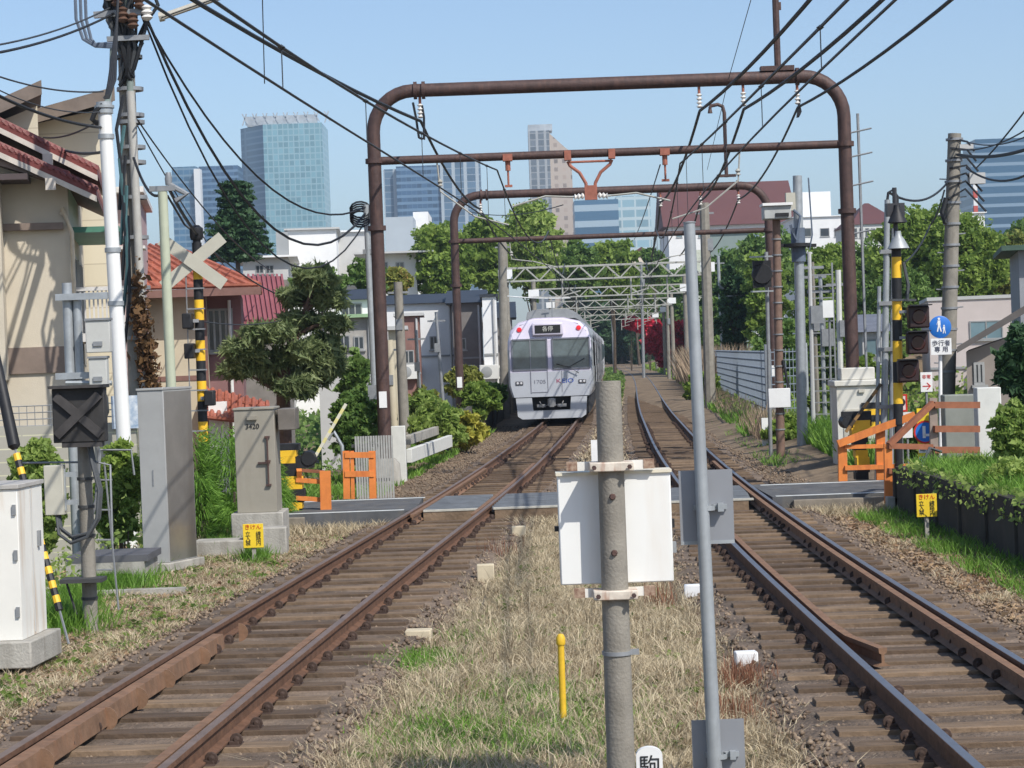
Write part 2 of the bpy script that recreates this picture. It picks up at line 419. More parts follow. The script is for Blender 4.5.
X = RNG.uniform(-4.6, 6, 9000); k = (np.abs(X-XL(34))>1.0)&(np.abs(X-XR(34))>1.0); X = X[k]; Yq = RNG.normal(33.7,.22,len(X)).clip(33,34.1)
EDGE = (X, Yq)

# ---------- small stones, litter, grass
def scatter(n, x0, x1, y0, y1, bias=1.6):
    u = RNG.random(n)**bias; Y = y0 + (y1-y0)*u; t = RNG.random(n)
    X = np.array([ (x0(y) if callable(x0) else x0) + tt*((x1(y) if callable(x1) else x1)-(x0(y) if callable(x0) else x0)) for y, tt in zip(Y, t)])
    return X, Y
def stones(name, X, Y, Z, size, m):
    n = len(X); c = np.stack([X,Y,Z],1)
    base = np.array([[1,0,0],[0,1,0],[-1,0,0],[0,-1,0],[0,0,.8],[0,0,-.8]])
    s = size*RNG.uniform(.5,1.3,(n,1,1))*RNG.uniform(.6,1.2,(n,6,3)); a = RNG.random(n)*6.28
    B = base[None]*s; x = B[:,:,0]*np.cos(a)[:,None]-B[:,:,1]*np.sin(a)[:,None]; y = B[:,:,0]*np.sin(a)[:,None]+B[:,:,1]*np.cos(a)[:,None]
    V = np.stack([x,y,B[:,:,2]],2) + c[:,None]; T = np.array([[0,1,4],[1,2,4],[2,3,4],[3,0,4],[1,0,5],[2,1,5],[3,2,5],[0,3,5]])
    Fq = (T[None] + (np.arange(n)*6)[:,None,None]).reshape(-1,3)
    return struct(npmesh(name, V.reshape(-1,3), Fq, m), 'stuff')
xa=[];ya=[];za=[]
for Xf in (XL, XR):
    X, Y = scatter(24000, lambda y: Xf(y)-1.7, lambda y: Xf(y)+1.75, 11, 75, 1.9)
    cx = np.array([Xf(y) for y in Y]); d = np.abs(X-cx)
    k = (np.abs(Y-35.9) > 1.8); X, Y, d = X[k], Y[k], d[k]
    Z = np.where(d < 1.25, -.222, -.228-(d-1.25)*.39)+RNG.uniform(-.01,.015,len(X)) + RNG.uniform(0,.04,len(X))*(d>1.05)
    xa.append(X); ya.append(Y); za.append(Z)
X, Y = scatter(15000, lambda y: XR(y)+1.5, 5.8, 11, 34, 1.5); xa.append(X); ya.append(Y); za.append(np.full(len(X), -.29))
X, Y = scatter(5000, lambda y: XR(y)+1.5, lambda y: XR(y)+4, 38, 90, 1.3); xa.append(X); ya.append(Y); za.append(np.full(len(X), -.28))
X, Y = scatter(5000, lambda y: XL(y)-4, lambda y: XL(y)-1.5, 38, 80, 1.3); xa.append(X); ya.append(Y); za.append(np.full(len(X), -.29))
X, Y = scatter(2500, lambda y: XL(y)-2.6, lambda y: XL(y)-1.5, 13, 34, 1.5); xa.append(X); ya.append(Y); za.append(np.full(len(X), -.29))
X, Y = scatter(1500, lambda y: XL(y)+1.5, lambda y: XR(y)-1.5, 13, 34, 1.5); xa.append(X); ya.append(Y); za.append(np.full(len(X), -.29))
stones('ballast_stones', np.concatenate(xa), np.concatenate(ya), np.concatenate(za), .028, stonem)

from math import sin, cos
def noise2(x, y, s=1.0, sd=0):
    return (np.sin(x*2.1*s+sd)*np.cos(y*1.7*s+1.3*sd) + .6*np.sin(x*4.7*s+y*3.1*s+sd*2) + .4*np.cos(x*9.1*s-y*5.3*s+sd))/2
def blades(name, X, Y, Z, h, w, m, lean=.5, kind='stuff'):
    n = len(X); c = np.stack([X,Y,Z],1); a = RNG.random(n)*6.283; hh = h*RNG.uniform(.4,1.3,n); ww = w*RNG.uniform(.7,1.4,n)
    b = RNG.random(n)*6.283; l = hh*lean*RNG.uniform(.1,1.6,n)
    dx = np.stack([np.cos(a)*ww/2, np.sin(a)*ww/2, np.zeros(n)],1); tip = np.stack([np.cos(b)*l, np.sin(b)*l, hh],1)
    mid = tip*.55; mid[:,2] = hh*.65
    V = np.stack([c-dx, c+dx, c+mid+dx*.7, c+tip, c+mid-dx*.7],1).reshape(-1,3)
    i = np.arange(n)*5; Fq = np.concatenate([np.stack([i,i+1,i+2,i+4],1), np.stack([i+4,i+2,i+3,i+3],1)])
    # second face as quad degenerate -> use triangles instead
    T = np.concatenate([np.stack([i,i+1,i+2],1), np.stack([i,i+2,i+4],1), np.stack([i+4,i+2,i+3],1)])
    return struct(npmesh(name, V, T, m), kind)
blades('dry_grass', EDGE[0], EDGE[1], np.full(len(EDGE[0]), -.31), .17, .012, dryg, .9)
# dry grass between the tracks
X, Y = scatter(95000, lambda y: XL(y)+.95+.3*abs(math.sin(y*1.3)+.3*math.sin(y*4.1)), lambda y: XR(y)-.98-.3*abs(math.sin(y*.9)+.3*math.sin(y*3.3)), 11.5, 34, 1.7)
nn = noise2(X, Y, 1.0, 2.0); keep = (nn + RNG.normal(0,.35,len(X)) > -.25); X, Y = X[keep], Y[keep]
ax_ = np.array([XL(y) for y in Y]); ed = np.minimum(X-ax_, 3.1-X); blades('dry_grass', X, Y, np.full(len(X), -.31), .06+.05*np.clip(ed-1,0,1)+.04*np.clip(noise2(X,Y,.8,9),0,1), .006, dryg, 1.2)
X, Y = scatter(2600, lambda y: XL(y)+1.4, lambda y: XR(y)-1.4, 11.5, 30, 1.7); blades('dry_grass', X, Y, np.full(len(X), -.31), .24, .005, dryg, .8)
X, Y = scatter(7000, lambda y: XL(y)+1.2, lambda y: XR(y)-1.4, 12, 33, 1.7)
cl = ((np.abs(X-(-.1-.0*Y))<.9)&(Y<15.5))|((np.abs(X+.75)<.7)&(Y>16)&(Y<18.4))|(noise2(X,Y,1.3,5)>.75); X, Y = X[cl], Y[cl]
nn = noise2(X,Y,2.2,1); k = nn > -.15; X, Y = X[k], Y[k]
blades('green_grass', X, Y, np.full(len(X), -.31), .09, .010, greeng, .9)
# left verge
X, Y = scatter(95000, -6.2, lambda y: XL(y)-1.3+.1*math.sin(y*2.5), 13, 34, 1.4)
k = noise2(X,Y,.9,3)+RNG.normal(0,.3,len(X)) > -.25
blades('dry_grass', X[k], Y[k], np.array([zt(x,y) for x,y in zip(X[k],Y[k])]), .055, .008, dryg, 1.4)
k = (noise2(X,Y,1.2,7) > .05)&(RNG.random(len(X))<.34)
blades('green_grass', X[k], Y[k], np.array([zt(x,y) for x,y in zip(X[k],Y[k])]), .06, .010, greeng, .9)
def tuft(n, cx, cy, rx, ry, h, w=.014, m=None, lean=.6, z=None):
    X = cx + RNG.normal(0,rx/2,n); Y = cy + RNG.normal(0,ry/2,n)
    return X, Y, np.array([zt(x,y) for x,y in zip(X,Y)]) if z is None else np.full(n, z), h
def tufts(name, L_, w, m, lean=.6):
    for h in sorted({t[4] for t in L_}):
        q = [tuft(*t[:4], t[3] if False else t[5], t[4], z=(t[6] if len(t)>6 else None)) for t in L_ if t[4]==h]
        blades(name, np.concatenate([a[0] for a in q]), np.concatenate([a[1] for a in q]), np.concatenate([a[2] for a in q]), h, w, m, lean)
# (n, cx, cy, rx, h, ry, z)
TG = []
for (px, py, n, rx, ry, h) in ((62,632,2600,.35,.5,.28),(110,590,3200,.5,.8,.22),(128,575,1600,.4,.6,.2),(232,552,1500,.35,.5,.22),(255,562,600,.2,.4,.2),
                               (70,610,900,.3,.5,.28),(30,560,900,.5,.7,.3),(375,548,300,.12,.5,.1),(560,520,150,.2,.4,.08),(530,745,3000,.7,1.3,.11),(410,668,2600,.45,.6,.12),(480,640,500,.7,.8,.10),(600,720,1200,.6,1,.08),(440,740,1800,.5,.9,.12),(520,700,1500,.7,.9,.10),(350,680,400,.3,.5,.07)):
    p = G(px, py, -.3); TG.append((n, p.x, p.y, rx, h, ry))
tufts('green_grass', TG, .012, greeng)
# right verge next to the wall
X, Y = scatter(9000, 5.05, 5.85, 20, 33.5, 1.0); k = noise2(X,Y,1.5,4)+RNG.normal(0,.3,len(X)) > -.1
blades('green_grass', X[k], Y[k], np.full(k.sum(), -.31), .16, .012, greeng, .8)
X, Y = scatter(12000, lambda y: XR(y)+1.5, 5.8, 12, 34, 1.3)
V, Fq = leaves(np.stack([X, Y, np.full(len(X), -.28)],1), .045, flat=.7); struct(npmesh('leaf_litter', V, Fq, litter), 'stuff')
X, Y = scatter(10000, -6, lambda y: XL(y)-1.3, 13, 34, 1.3)
V, Fq = leaves(np.stack([X, Y, np.full(len(X), -.28)],1), .04, flat=.7); struct(npmesh('leaf_litter', V, Fq, litter), 'stuff')
# grass beyond the crossing along both sides
X, Y = scatter(16000, lambda y: XL(y)-4.2, lambda y: XL(y)-1.9, 38, 75, 1.2); k = (noise2(X,Y,.6,2) > -.1)&(X < np.array([XL(y)-2.2 for y in Y]))
blades('green_grass', X[k], Y[k], np.full(k.sum(), -.31), .16, .03, greeng, .7)
X, Y = scatter(12000, lambda y: XR(y)+1.9, lambda y: XR(y)+5, 42, 120, 1.2); k = (noise2(X,Y,.4,2) > -.2)&(X > np.array([XR(y)+3.0-(y>60)*1.0 for y in Y]))
blades('green_grass', X[k], Y[k], np.array([zt(x,y) for x,y in zip(X[k],Y[k])]), .3, .05, greeng, .7)
X, Y = scatter(9000, lambda y: XL(y)+1.2, lambda y: XR(y)-1.2, 50, 220, 1.4)
blades('dry_grass', X, Y, np.full(len(X), -.31), .14, .05, dryg, 1.0)

bw = leafmat('brown_weed', (.16,.06,.035), (.34,.17,.10), 2, .2)
L2 = []
for (px,py,n,rx,ry,h) in ((742,690,260,.22,.5,.22),(735,720,160,.25,.4,.16),(662,610,50,.15,.3,.3),(500,560,40,.3,.5,.3)):
    p = G(px,py,-.3); L2.append((n*2,p.x,p.y,rx,h,ry))
tufts('brown_weeds', L2, .007, bw, .35)
X, Y = scatter(4200, lambda y: XR(y)+2.2, lambda y: XR(y)+3.3, 57, 100, 1.2); k = noise2(X,Y,.25,4) > -.3
blades('dry_weeds', X[k], Y[k], np.full(k.sum(), -.31), .75, .03, leafmat('dry_weed', (.22,.15,.10), (.45,.35,.24), .8, .2), .35)
X, Y = scatter(9000, lambda y: XR(y)+3.0, lambda y: XR(y)+6.0, 42, 58, 1.0)
blades('green_grass', X, Y, np.array([zt(x,y) for x,y in zip(X,Y)]), .45, .03, greeng, .6)
X, Y = scatter(3600, lambda y: XR(y)+1.7, lambda y: XR(y)+3.0, 46, 80, 1.2); k = noise2(X,Y,.5,4) > .0
blades('green_grass', X[k], Y[k], np.full(k.sum(), -.31), .2, .02, greeng, .8)
X, Y = scatter(6000, lambda y: XR(y)+2.3, lambda y: XR(y)+5.0, 104, 150, 1.2)
blades('dry_weeds', X, Y, np.full(len(X), -.31), 2.2, .08, MATS['dry_weed'], .35)

# broad-leaved weeds in loose rosettes
C = []
for k in range(330):
    if k % 2: y = 12+18*RNG.random()**1.5; x = XL(y)+1.5+(XR(y)-XL(y)-3)*RNG.random()
    else: y = 15+17*RNG.random(); x = XL(y)-1.6-2.4*RNG.random()
    r = RNG.uniform(.04,.13); C.append(RNG.normal(0,1,(26,3))*np.array([r,r,.018])+np.array([x,y,-.26]))
V, Fq = leaves(np.concatenate(C), .035, flat=.6); struct(npmesh('weeds', V, Fq, leafmat('leaf_weed', (.06,.12,.02), (.20,.28,.06), 3, .4, isl=.5)), 'stuff')

# matted tufts of dry grass
def dry_tufts(n, x0, x1, y0, y1, hmax, bias=1.6):
    tx, ty = scatter(n, x0, x1, y0, y1, bias); per = 42
    r = RNG.uniform(.03,.11,n)[:,None]; h = RNG.uniform(.35,1,n)[:,None]*hmax
    ox = RNG.normal(0,1,(n,per))*r; oy = RNG.normal(0,1,(n,per))*r
    X = (tx[:,None]+ox).ravel(); Y = (ty[:,None]+oy).ravel(); N_ = len(X); hh = (h*RNG.uniform(.5,1.2,(n,per))).ravel()
    c = np.stack([X,Y,np.full(N_,-.315)],1); lean = np.stack([ox.ravel()*1.6, oy.ravel()*1.6, np.zeros(N_)],1) + RNG.normal(0,1,(N_,3))*np.array([.03,.03,0])
    a = RNG.random(N_)*6.28; dx = np.stack([np.cos(a),np.sin(a),np.zeros(N_)],1)*.0035*RNG.uniform(.7,1.5,(N_,1))
    tip = c+lean; tip[:,2] += hh; mid = c+lean*.35; mid[:,2] += hh*.7
    V = np.stack([c-dx,c+dx,mid+dx*.8,tip,mid-dx*.8],1).reshape(-1,3); i = np.arange(N_)*5
    T = np.concatenate([np.stack([i,i+1,i+2],1), np.stack([i,i+2,i+4],1), np.stack([i+4,i+2,i+3],1)])
    struct(npmesh('dry_grass', V, T, dryg), 'stuff')
dry_tufts(2300, lambda y: XL(y)+1.1, lambda y: XR(y)-1.15, 11.5, 33.5, .17)
dry_tufts(700, -5.5, lambda y: XL(y)-1.5, 14, 33.5, .12, 1.3)
dry_tufts(160, lambda y: XR(y)+1.5, 5.7, 16, 33.5, .12, 1.3)
# ---------- train
steel = mat('train_stainless', (.50,.51,.52), .38, .55, .06, 2)
lilac = mat('train_lilac', (.62,.58,.69), .35, 0, .03, 2)
silverp = mat('train_silver_paint', (.46,.48,.52), .4, .1, .04, 2)
skirtm = mat('train_skirt', (.44,.46,.49), .5, 0, .06, 4)
roofg = mat('train_roof', (.25,.26,.27), .8, 0, .15, 3)
under = mat('train_under', (.03,.03,.033), .85, 0, .3, 4)
def make_train():
    Y0 = 74.0; cx = 1.31
    t = thing('commuter_train', 'oncoming silver commuter train with lilac front and red marker lights', 'train', (cx, Y0, 0))
    sec = [(-1.30,.86),(-1.42,1.25),(-1.42,2.5),(-1.40,2.75),(-1.30,3.12),(-1.02,3.38),(-.5,3.52),(.5,3.52),(1.02,3.38),(1.30,3.12),(1.40,2.75),(1.42,2.5),(1.42,1.25),(1.30,.86)]
    Tx = lambda y: XL(y) + (cx - XL(Y0))*max(0, 1-(y-Y0)/30)
    # front mask: rings from the face backwards
    def ring(y, k, kz, m=0): return [Vector((cx + x*k, y, .86 + (z-.86)*kz)) for x, z in sec]
    rings = [ring(Y0, .955, .965), ring(Y0+.06, .985, .99), ring(Y0+.25, 1.0, 1.0), ring(Y0+1.0, 1.0, 1.0)]
    # the face leans back above the windows
    for r in rings[:2]:
        for v in r:
            if v.z > 2.75: v.y += (v.z-2.75)*.28
    vs = [v for r in rings for v in r]; n = len(sec)
    up = MB(); lo = MB()
    fs = [(j*n+i, j*n+(i+1)%n, (j+1)*n+(i+1)%n, (j+1)*n+i) for j in range(3) for i in range(n)]
    hi_f = [f for f in fs if sum(vs[i].z for i in f)/4 > 1.9]; lo_f = [f for f in fs if sum(vs[i].z for i in f)/4 <= 1.9]
    up.add(vs, [f[::-1] for f in hi_f]); lo.add(vs, [f[::-1] for f in lo_f])
    zc = 2.75*.965+.86*.035
    def hw(z):
        zs = [a[1] for a in sec[:7]]; xs_ = [-a[0] for a in sec[:7]]
        return float(np.interp((z-.86)/.965+.86, zs, xs_))*.955
    def face(mb, z0, z1, xa=None, xb=None, off=0, nseg=1):
        zz = np.linspace(z0, z1, nseg+1)
        for a, b in zip(zz[:-1], zz[1:]):
            def yy(z): return Y0 + max(0, z-2.75)*.28 - off
            mb.add([(cx+(xa if xa is not None else -hw(a)), yy(a), a), (cx+(xb if xb is not None else hw(a)), yy(a), a),
                    (cx+(xb if xb is not None else hw(b)), yy(b), b), (cx+(xa if xa is not None else -hw(b)), yy(b), b)], [(0,1,2,3)])
    face(up, 1.7, 2.75, nseg=3); face(up, 2.75, 3.425, nseg=8)
    face(lo, .86, 1.7, nseg=4)
    up.build('front_mask', lilac, t); lo.build('front_panel', silverp, t)
    # windscreens
    for x0, x1, nm in ((-1.27,-.10,'windscreen'), (.09,1.33,'windscreen')):
        b = MB(); z0, z1 = 1.79, 2.80
        b.add([(cx+x0,Y0-.012,z0),(cx+x1,Y0-.012,z0),(cx+x1+(.0),Y0-.012,z1-.08),(cx+x1-.08,Y0-.005,z1),(cx+x0+.06,Y0-.005,z1),(cx+x0,Y0-.012,z1-.08)], [(0,1,2,3,4,5)])
        wi = b.build(nm, mat('windscreen_glass', (.10,.13,.14), .12, 0, .3, 2, spec=.7), t)
        fr = MB()
        c = [(x0,z0),(x1,z0),(x1,z1),(x0,z1)]
        for (a, b_), (c_, d) in zip(c, c[1:]+c[:1]):
            fr.beam((cx+a,Y0-.01,b_),(cx+c_,Y0-.01,d),.05,.05)
        fr.build('window_rubber', mat('rubber_grey', (.16,.17,.2), .6), wi)
    b = MB(); b.beam((cx-.66,Y0-.02,1.0),(cx-.66,Y0-.02,2.8),.02); b.beam((cx-.10,Y0-.005,1.02),(cx-.10,Y0-.02,1.8),.018); b.beam((cx+.38,Y0-.012,1.02),(cx+.38,Y0-.012,1.72),.015); b.beam((cx-.66,Y0-.012,1.02),(cx-.10,Y0-.012,1.02),.015)
    b.build('door_seam', mat('seam_grey', (.3,.3,.34), .6), t)
    b = MB(); b.tube([(cx+.95,Y0-.08,1.62),(cx+.62,Y0-.1,1.83),(cx+1.15,Y0-.07,2.1)], .016, 6); b.tube([(cx+.62,Y0-.1,1.83),(cx+.2,Y0-.05,1.95)], .02, 6)
    b.build('wiper', blackm, t)
    # curved side glass beside the right windscreen
    b = MB(); b.b2(cx+1.33, cx+1.425, Y0+.1, Y0+.5, 1.85, 2.72); b.build('corner_window', mat('windscreen_glass', (0,0,0)), t)
    # destination display
    b = MB(); zc = 3.13; y = Y0+.02
    b.box((cx-.05,y,zc),(1.06,.24,.44)); d = b.build('display_housing', lilac, t, bevel=.05)
    b = MB(); b.box((cx-.05,y-.125,zc),(.86,.02,.27)); b.build('display_glass', mat('display_glass', (.02,.02,.022), .2), d)
    text('display_lettering', '各停', .19, (cx-.05,y-.14,zc), mat('display_letters', (.55,.55,.5), .5), d)
    for sx in (-1, 1):
        b = MB(); b.lathe((cx+sx*1.0, Y0+.10, 3.14), [(0,.06),(.075,.05),(.085,0)], 'Y', 14); b.build('marker_light', mat('red_lamp', (.6,.02,.03), .3, emit=(1,.05,.06), estr=.25), t)
        b = MB(); b.box((cx+sx*1.06, Y0-.015, 1.34),(.26,.03,.13)); h = b.build('headlight', mat('headlight_case', (.10,.10,.11), .3), t, bevel=.02)
        b = MB(); [b.lathe((cx+sx*1.06+o, Y0-.03, 1.34), [(0,.012),(.035,.01),(.04,0)], 'Y', 10) for o in (-.06,.06)]; b.build('lamp_lens', mat('lens', (.6,.6,.62), .1), h)
    text('fleet_number', '1705', .17, (cx-.38, Y0-.008, 1.36), mat('number_grey', (.16,.16,.2), .5), t, sx=1.3)
    text('emblem_lettering', 'K', .2, (cx+.26, Y0-.008, 1.37), mat('emblem_red', (.35,.06,.12), .5), t, sx=1.3)
    text('emblem_lettering', 'EIO', .2, (cx+.57, Y0-.008, 1.37), mat('emblem_blue', (.02,.08,.42), .5), t, sx=1.3)
    # skirt and coupler
    b = MB(); p = [(-1.2,.84),(-1.15,.22),(-1.0,.12),(1.0,.12),(1.15,.22),(1.2,.84),(.66,.84),(.62,.40),(-.62,.40),(-.66,.84)]
    b.prism([(cx+x, Y0+.02, z) for x, z in p], (0,.12,0)); b.build('skirt', skirtm, t)
    b = MB(); b.box((cx,Y0+.5,.62),(1.3,.3,.5)); b.build('coupler_recess', under, t)
    b = MB(); b.box((cx,Y0-.02,.66),(.26,.35,.24)); b.box((cx,Y0-.18,.66),(.16,.14,.3)); b.box((cx-.35,Y0+.15,.55),(.3,.1,.1)); b.box((cx+.35,Y0+.15,.55),(.3,.1,.1)); b.tube([(cx-.4,Y0+.1,.7),(cx-.3,Y0-.05,.5),(cx-.1,Y0,.6)],.02,6); b.tube([(cx+.4,Y0+.1,.7),(cx+.3,Y0-.05,.5),(cx+.1,Y0,.6)],.02,6)
    b.build('coupler', mat('coupler_steel', (.28,.28,.28), .5, .5), t, bevel=.02)
    # carriages
    for k in range(5):
        ya = Y0 + (1.0 if k == 0 else 20*k+.3); yb = Y0+20*(k+1)-.3
        b = MB(); path = [Vector((Tx(y), y, 0)) for y in np.linspace(ya, yb, 5)]
        b.sweep([(x, z) for x, z in sec], path); car = b.build('carriage', steel, t)
        r = MB(); path2 = [Vector((Tx(y), y, 0)) for y in np.linspace(ya+.7, yb-.7, 5)]
        r.sweep([(-.85,3.5),(-.8,3.74),(-.6,3.82),(.6,3.82),(.8,3.74),(.85,3.5)], path2); r.build('roof_unit', roofg, car)
        u = MB(); u.sweep([(-1.2,.2),(-1.2,.88),(1.2,.88),(1.2,.2)], path2); u.build('underframe', under, car)
        wmb = MB(); dmb = MB()
        for sg in (-1, 1):
            y = ya+1.0; i = 0
            while y < yb-1.5:
                if i % 3 == 1:
                    dd = Tx(y+.65); 
                    dmb.box((dd+sg*1.425, y+.65, 2.0), (.012, 1.3, 2.0)); wmb.box((dd+sg*1.435, y+.35, 2.25),(.012,.45,.8)); wmb.box((dd+sg*1.435, y+.95, 2.25),(.012,.45,.8)); y += 1.7
                else:
                    dd = Tx(y+.8); wmb.box((dd+sg*1.43, y+.75, 2.25),(.012,1.4,.85)); y += 1.75
                i += 1
        dst = mat('door_steel', (.6,.6,.62), .4, .4)
        if k < 2: each(wmb, 'side_window', mat('side_glass', (.13,.14,.15), .3), car); each(dmb, 'door', dst, car)
        else: struct(wmb.build('side_window', glass, car), 'stuff'); struct(dmb.build('door', dst, car), 'stuff')
        if k == 0:
            b = MB(); b.tube([(Tx(ya)+.1,ya+.4,3.5),(Tx(ya)+.1,ya+.4,4.1)], .02, 6); b.tube([(Tx(ya)-.02,ya+.4,4.1),(Tx(ya)+.22,ya+.4,4.1)], .02, 6); b.build('antenna', galvd, car)
    return t
make_train()

# ---------- overhead line portals
def bendpath(x0, x1, y, zb, zt_, r):
    pts = [(x0,y,zb)]
    for k in range(9):
        a = math.pi/2*k/8; pts.append((x0+r-r*math.cos(a), y, zt_-r+r*math.sin(a)))
    for k in range(9):
        a = math.pi/2*k/8; pts.append((x1-r+r*math.sin(a), y, zt_-r+r*math.cos(a)))
    pts.append((x1,y,zb)); return pts
def portal(label, x0, x1, y, zT, zC, r, zb, rp=.16):
    t = thing('pipe_gantry', label, 'gantry', (x0, y, zb), 'rusty pipe gantries over the tracks')
    b = MB(); pts = bendpath(x0, x1, y, zb+.3, zT, r)
    # each straight run split so couplings can sit on it
    b.tube(pts, rp, 16); b.build('pipe_frame', rust, t)
    b = MB(); b.tube([(x0, y, zC),(x1, y, zC)], rp*.62, 12); b.build('cross_pipe', rust, t)
    for xx in (x0, x1):
        b = MB(); b.lathe((xx, y, zb), [(.32,0),(.30,.5),(.2,.62),(0,.62)], n=14); b.build('footing', concrete, t)
        for z in (zC-1.4, zC+.0):
            b = MB(); b.lathe((xx, y, z-.05), [(rp,0),(rp+.05,0),(rp+.05,.1),(rp,.1)]); b.build('collar', rust, t)
        b = MB(); b.box((xx, y-rp-.005, 1.5),(.16,.01,.34)); b.build('number_plate', white, t)
    for xx in (x0+r+.05, x0+r+.22, x1-r-.1):
        b = MB(); b.lathe((xx-.03, y, zT), [(rp,0),(rp+.045,0),(rp+.045,.07),(rp,.07)], (Vector((0,1,0)),Vector((0,0,1)),Vector((1,0,0)))); b.build('collar', rust, t)
    return t
Y1 = 46.; g1 = portal('large rusty pipe gantry in front, rounded corners, spanning both tracks beyond the crossing', -2.70, 7.13, Y1, 7.92, 6.48, .85, -.35, .14)
Y2 = 70.; g2 = portal('second rusty pipe gantry, just in front of the train', -1.66, 8.34, Y2, 7.42, 5.98, .85, -.35, .13)
def insul(t, p, h=.42, m2=None):
    b = MB(); p = Vector(p)
    b.tube([p, p-Vector((0,0,.14))], .03, 6); o = b.build('hanger', rustred, t)
    b = MB(); prof = []
    for k in range(4): z = -.14-k*.08; prof += [(.03,z),(.065,z-.03),(.03,z-.06)]
    b.lathe(p, [(0,-.14)]+prof+[(0,prof[-1][1])], n=10); b.build('insulator', porcel, o)
    return o
for px, t, y, z in ((420,g1,Y1,7.92),(699,g1,Y1,7.92),(743,g1,Y1,7.92),(797,g1,Y1,7.92),(480,g2,Y2,7.42),(660,g2,Y2,7.42),(700,g2,Y2,7.42),(738,g2,Y2,7.42)):
    insul(t, (P(px,100 if t is g1 else 190,y).x, y, z-.14))
# drop hangers and the Y shaped bracket on the lower pipe
for px, t, y, z in ((508,g1,Y1,6.48),(665,g1,Y1,6.48)):
    x = P(px,170,y).x
    b = MB(); b.box((x,y,z-.03),(.2,.22,.14)); b.tube([(x,y,z),(x,y,z-.3)], .055, 8); b.tube([(x,y,z-.3),(x,y,z-.6)], .022, 8); b.box((x,y,z-.62),(.16,.05,.05)); b.build('drop_bracket', rustred, t)
xc = P(590,170,Y1).x
b = MB(); z = 6.48
for sg in (-1, 1):
    b.box((xc+sg*.46,y-.0 if False else Y1,z-.03),(.14,.22,.2))
    b.tube([(xc+sg*.46,Y1,z-.15),(xc+sg*.42,Y1,z-.24),(xc+sg*.22,Y1,z-.4),(xc+sg*.1,Y1,z-.62),(xc+sg*.06,Y1,z-.9)], .035, 8)
b.tube([(xc-.46,Y1,z-.17),(xc+.46,Y1,z-.17)], .025, 8); b.box((xc,Y1,z-.82),(.26,.1,.3)); b.build('forked_bracket', rustred, g1)
for sg in (-1, 1):
    b = MB(); b.lathe((xc+sg*.14,Y1,z-.88), [(0,0),(.03,0),(.07,.04),(.03,.08),(.07,.12),(.03,.16),(.07,.2),(0,.22)], (Vector((0,1,0)),Vector((0,0,1)),Vector((sg,0,-.1))), 10); b.build('insulator', porcel, g1)
    b = MB(); b.tube([(xc+sg*.36,Y1,z-.9),(xc+sg*.95,Y1,z-.86),(xc+sg*1.65,Y1,z-1.05)], .022, 6); b.build('steady_arm', truss, g1)
# finial pole on gantry 1 and lamp hook on gantry 2
b = MB(); x = P(777,60,Y1).x; b.tube([(x,Y1,8.05),(x,Y1,10.2)], .07, 8); b.box((x-.02,Y1,8.1),(.7,.25,.1)); b.box((x+.08,Y1,9.4),(.06,.06,.16)); b.build('top_pole', rust, g1)
x = P(726,170,Y2).x
b = MB(); b.tube([(x,Y2,7.7),(x,Y2,9.75),(x-.05,Y2,9.95),(x-.2,Y2,10.02),(x-.42,Y2,9.98),(x-.45,Y2,9.9)], .06, 8); b.lathe((x-.45,Y2,9.75), [(0,0),(.08,0),(.05,.15),(0,.15)]); b.box((x,Y2,7.75),(.6,.2,.08)); b.build('hooked_pole', rust, g2)
b = MB(); xx = 7.13
b.tube([(xx+.28,Y1-.05,7.1),(xx+.28,Y1-.05,-.2)], .03, 6); [b.tube([(xx+.1,Y1-.05,z),(xx+.55,Y1-.1,z+.08)], .02, 6) for z in (6.2,5.6,4.6,6.7)]; b.build('conduit', galvd, g1)

# ---------- lattice portals
def lattice(label, x0, x1, y, zc, hgt, ztop, r=.13):
    t = thing('lattice_gantry', label, 'gantry', (x0,y,-.3), 'lattice gantries over the far tracks')
    for xx in (x0, x1):
        b = MB(); b.tube([(xx,y,-.4),(xx,y,ztop)], [r*1.25, r], 10); b.build('post', polegrey, t)
        b = MB(); b.box((xx+(-.0 if xx==x0 else .0),y-r-.12,zc+.03),(.62,.04,.42)); b.build('number_plate', white, t)
    b = MB(); n = 14; xs_ = np.linspace(x0+.3, x1-.3, n+1)
    for dy in (-.22, .22):
        b.beam((x0,y+dy,zc+hgt/2),(x1,y+dy,zc+hgt/2),.07); b.beam((x0,y+dy,zc-hgt/2),(x1,y+dy,zc-hgt/2),.07)
        for i in range(n):
            s_ = 1 if i % 2 == 0 else -1
            b.beam((xs_[i],y+dy,zc-s_*hgt/2),(xs_[i+1],y+dy,zc+s_*hgt/2),.05)
    for i in range(0, n+1, 2):
        b.beam((xs_[i],y-.22,zc+hgt/2),(xs_[i],y+.22,zc+hgt/2),.04); b.beam((xs_[i],y-.22,zc-hgt/2),(xs_[i],y+.22,zc-hgt/2),.04)
    b.build('lattice_beam', truss, t)
    for f in (.28, .62, .8):
        xx = x0+(x1-x0)*f; b = MB(); b.tube([(xx,y,zc-hgt/2),(xx,y,zc-1.3)], .04, 6); b.tube([(xx,y,zc-1.0),(xx+.8,y,zc-.8)], .03, 6); b.build('drop_arm', truss, t)
    return t
LAT = [('nearest white lattice gantry, straight behind the second pipe gantry', 97, 4.33, 8.9, 5.8, .58, 7.2),
       ('second white lattice gantry, above the roof of the train', 128, 5.85, 8.8, 5.75, .5, 6.6),
       ('third white lattice gantry down the line', 160, 7.4, 8.8, 5.7, .5, 6.3),
       ('fourth white lattice gantry, near the dark trees', 190, 8.9, 8.8, 5.6, .5, 6.2),
       ('farthest white lattice gantry, beneath the dark trees', 216, 9.9, 8.8, 5.5, .5, 6.0)]
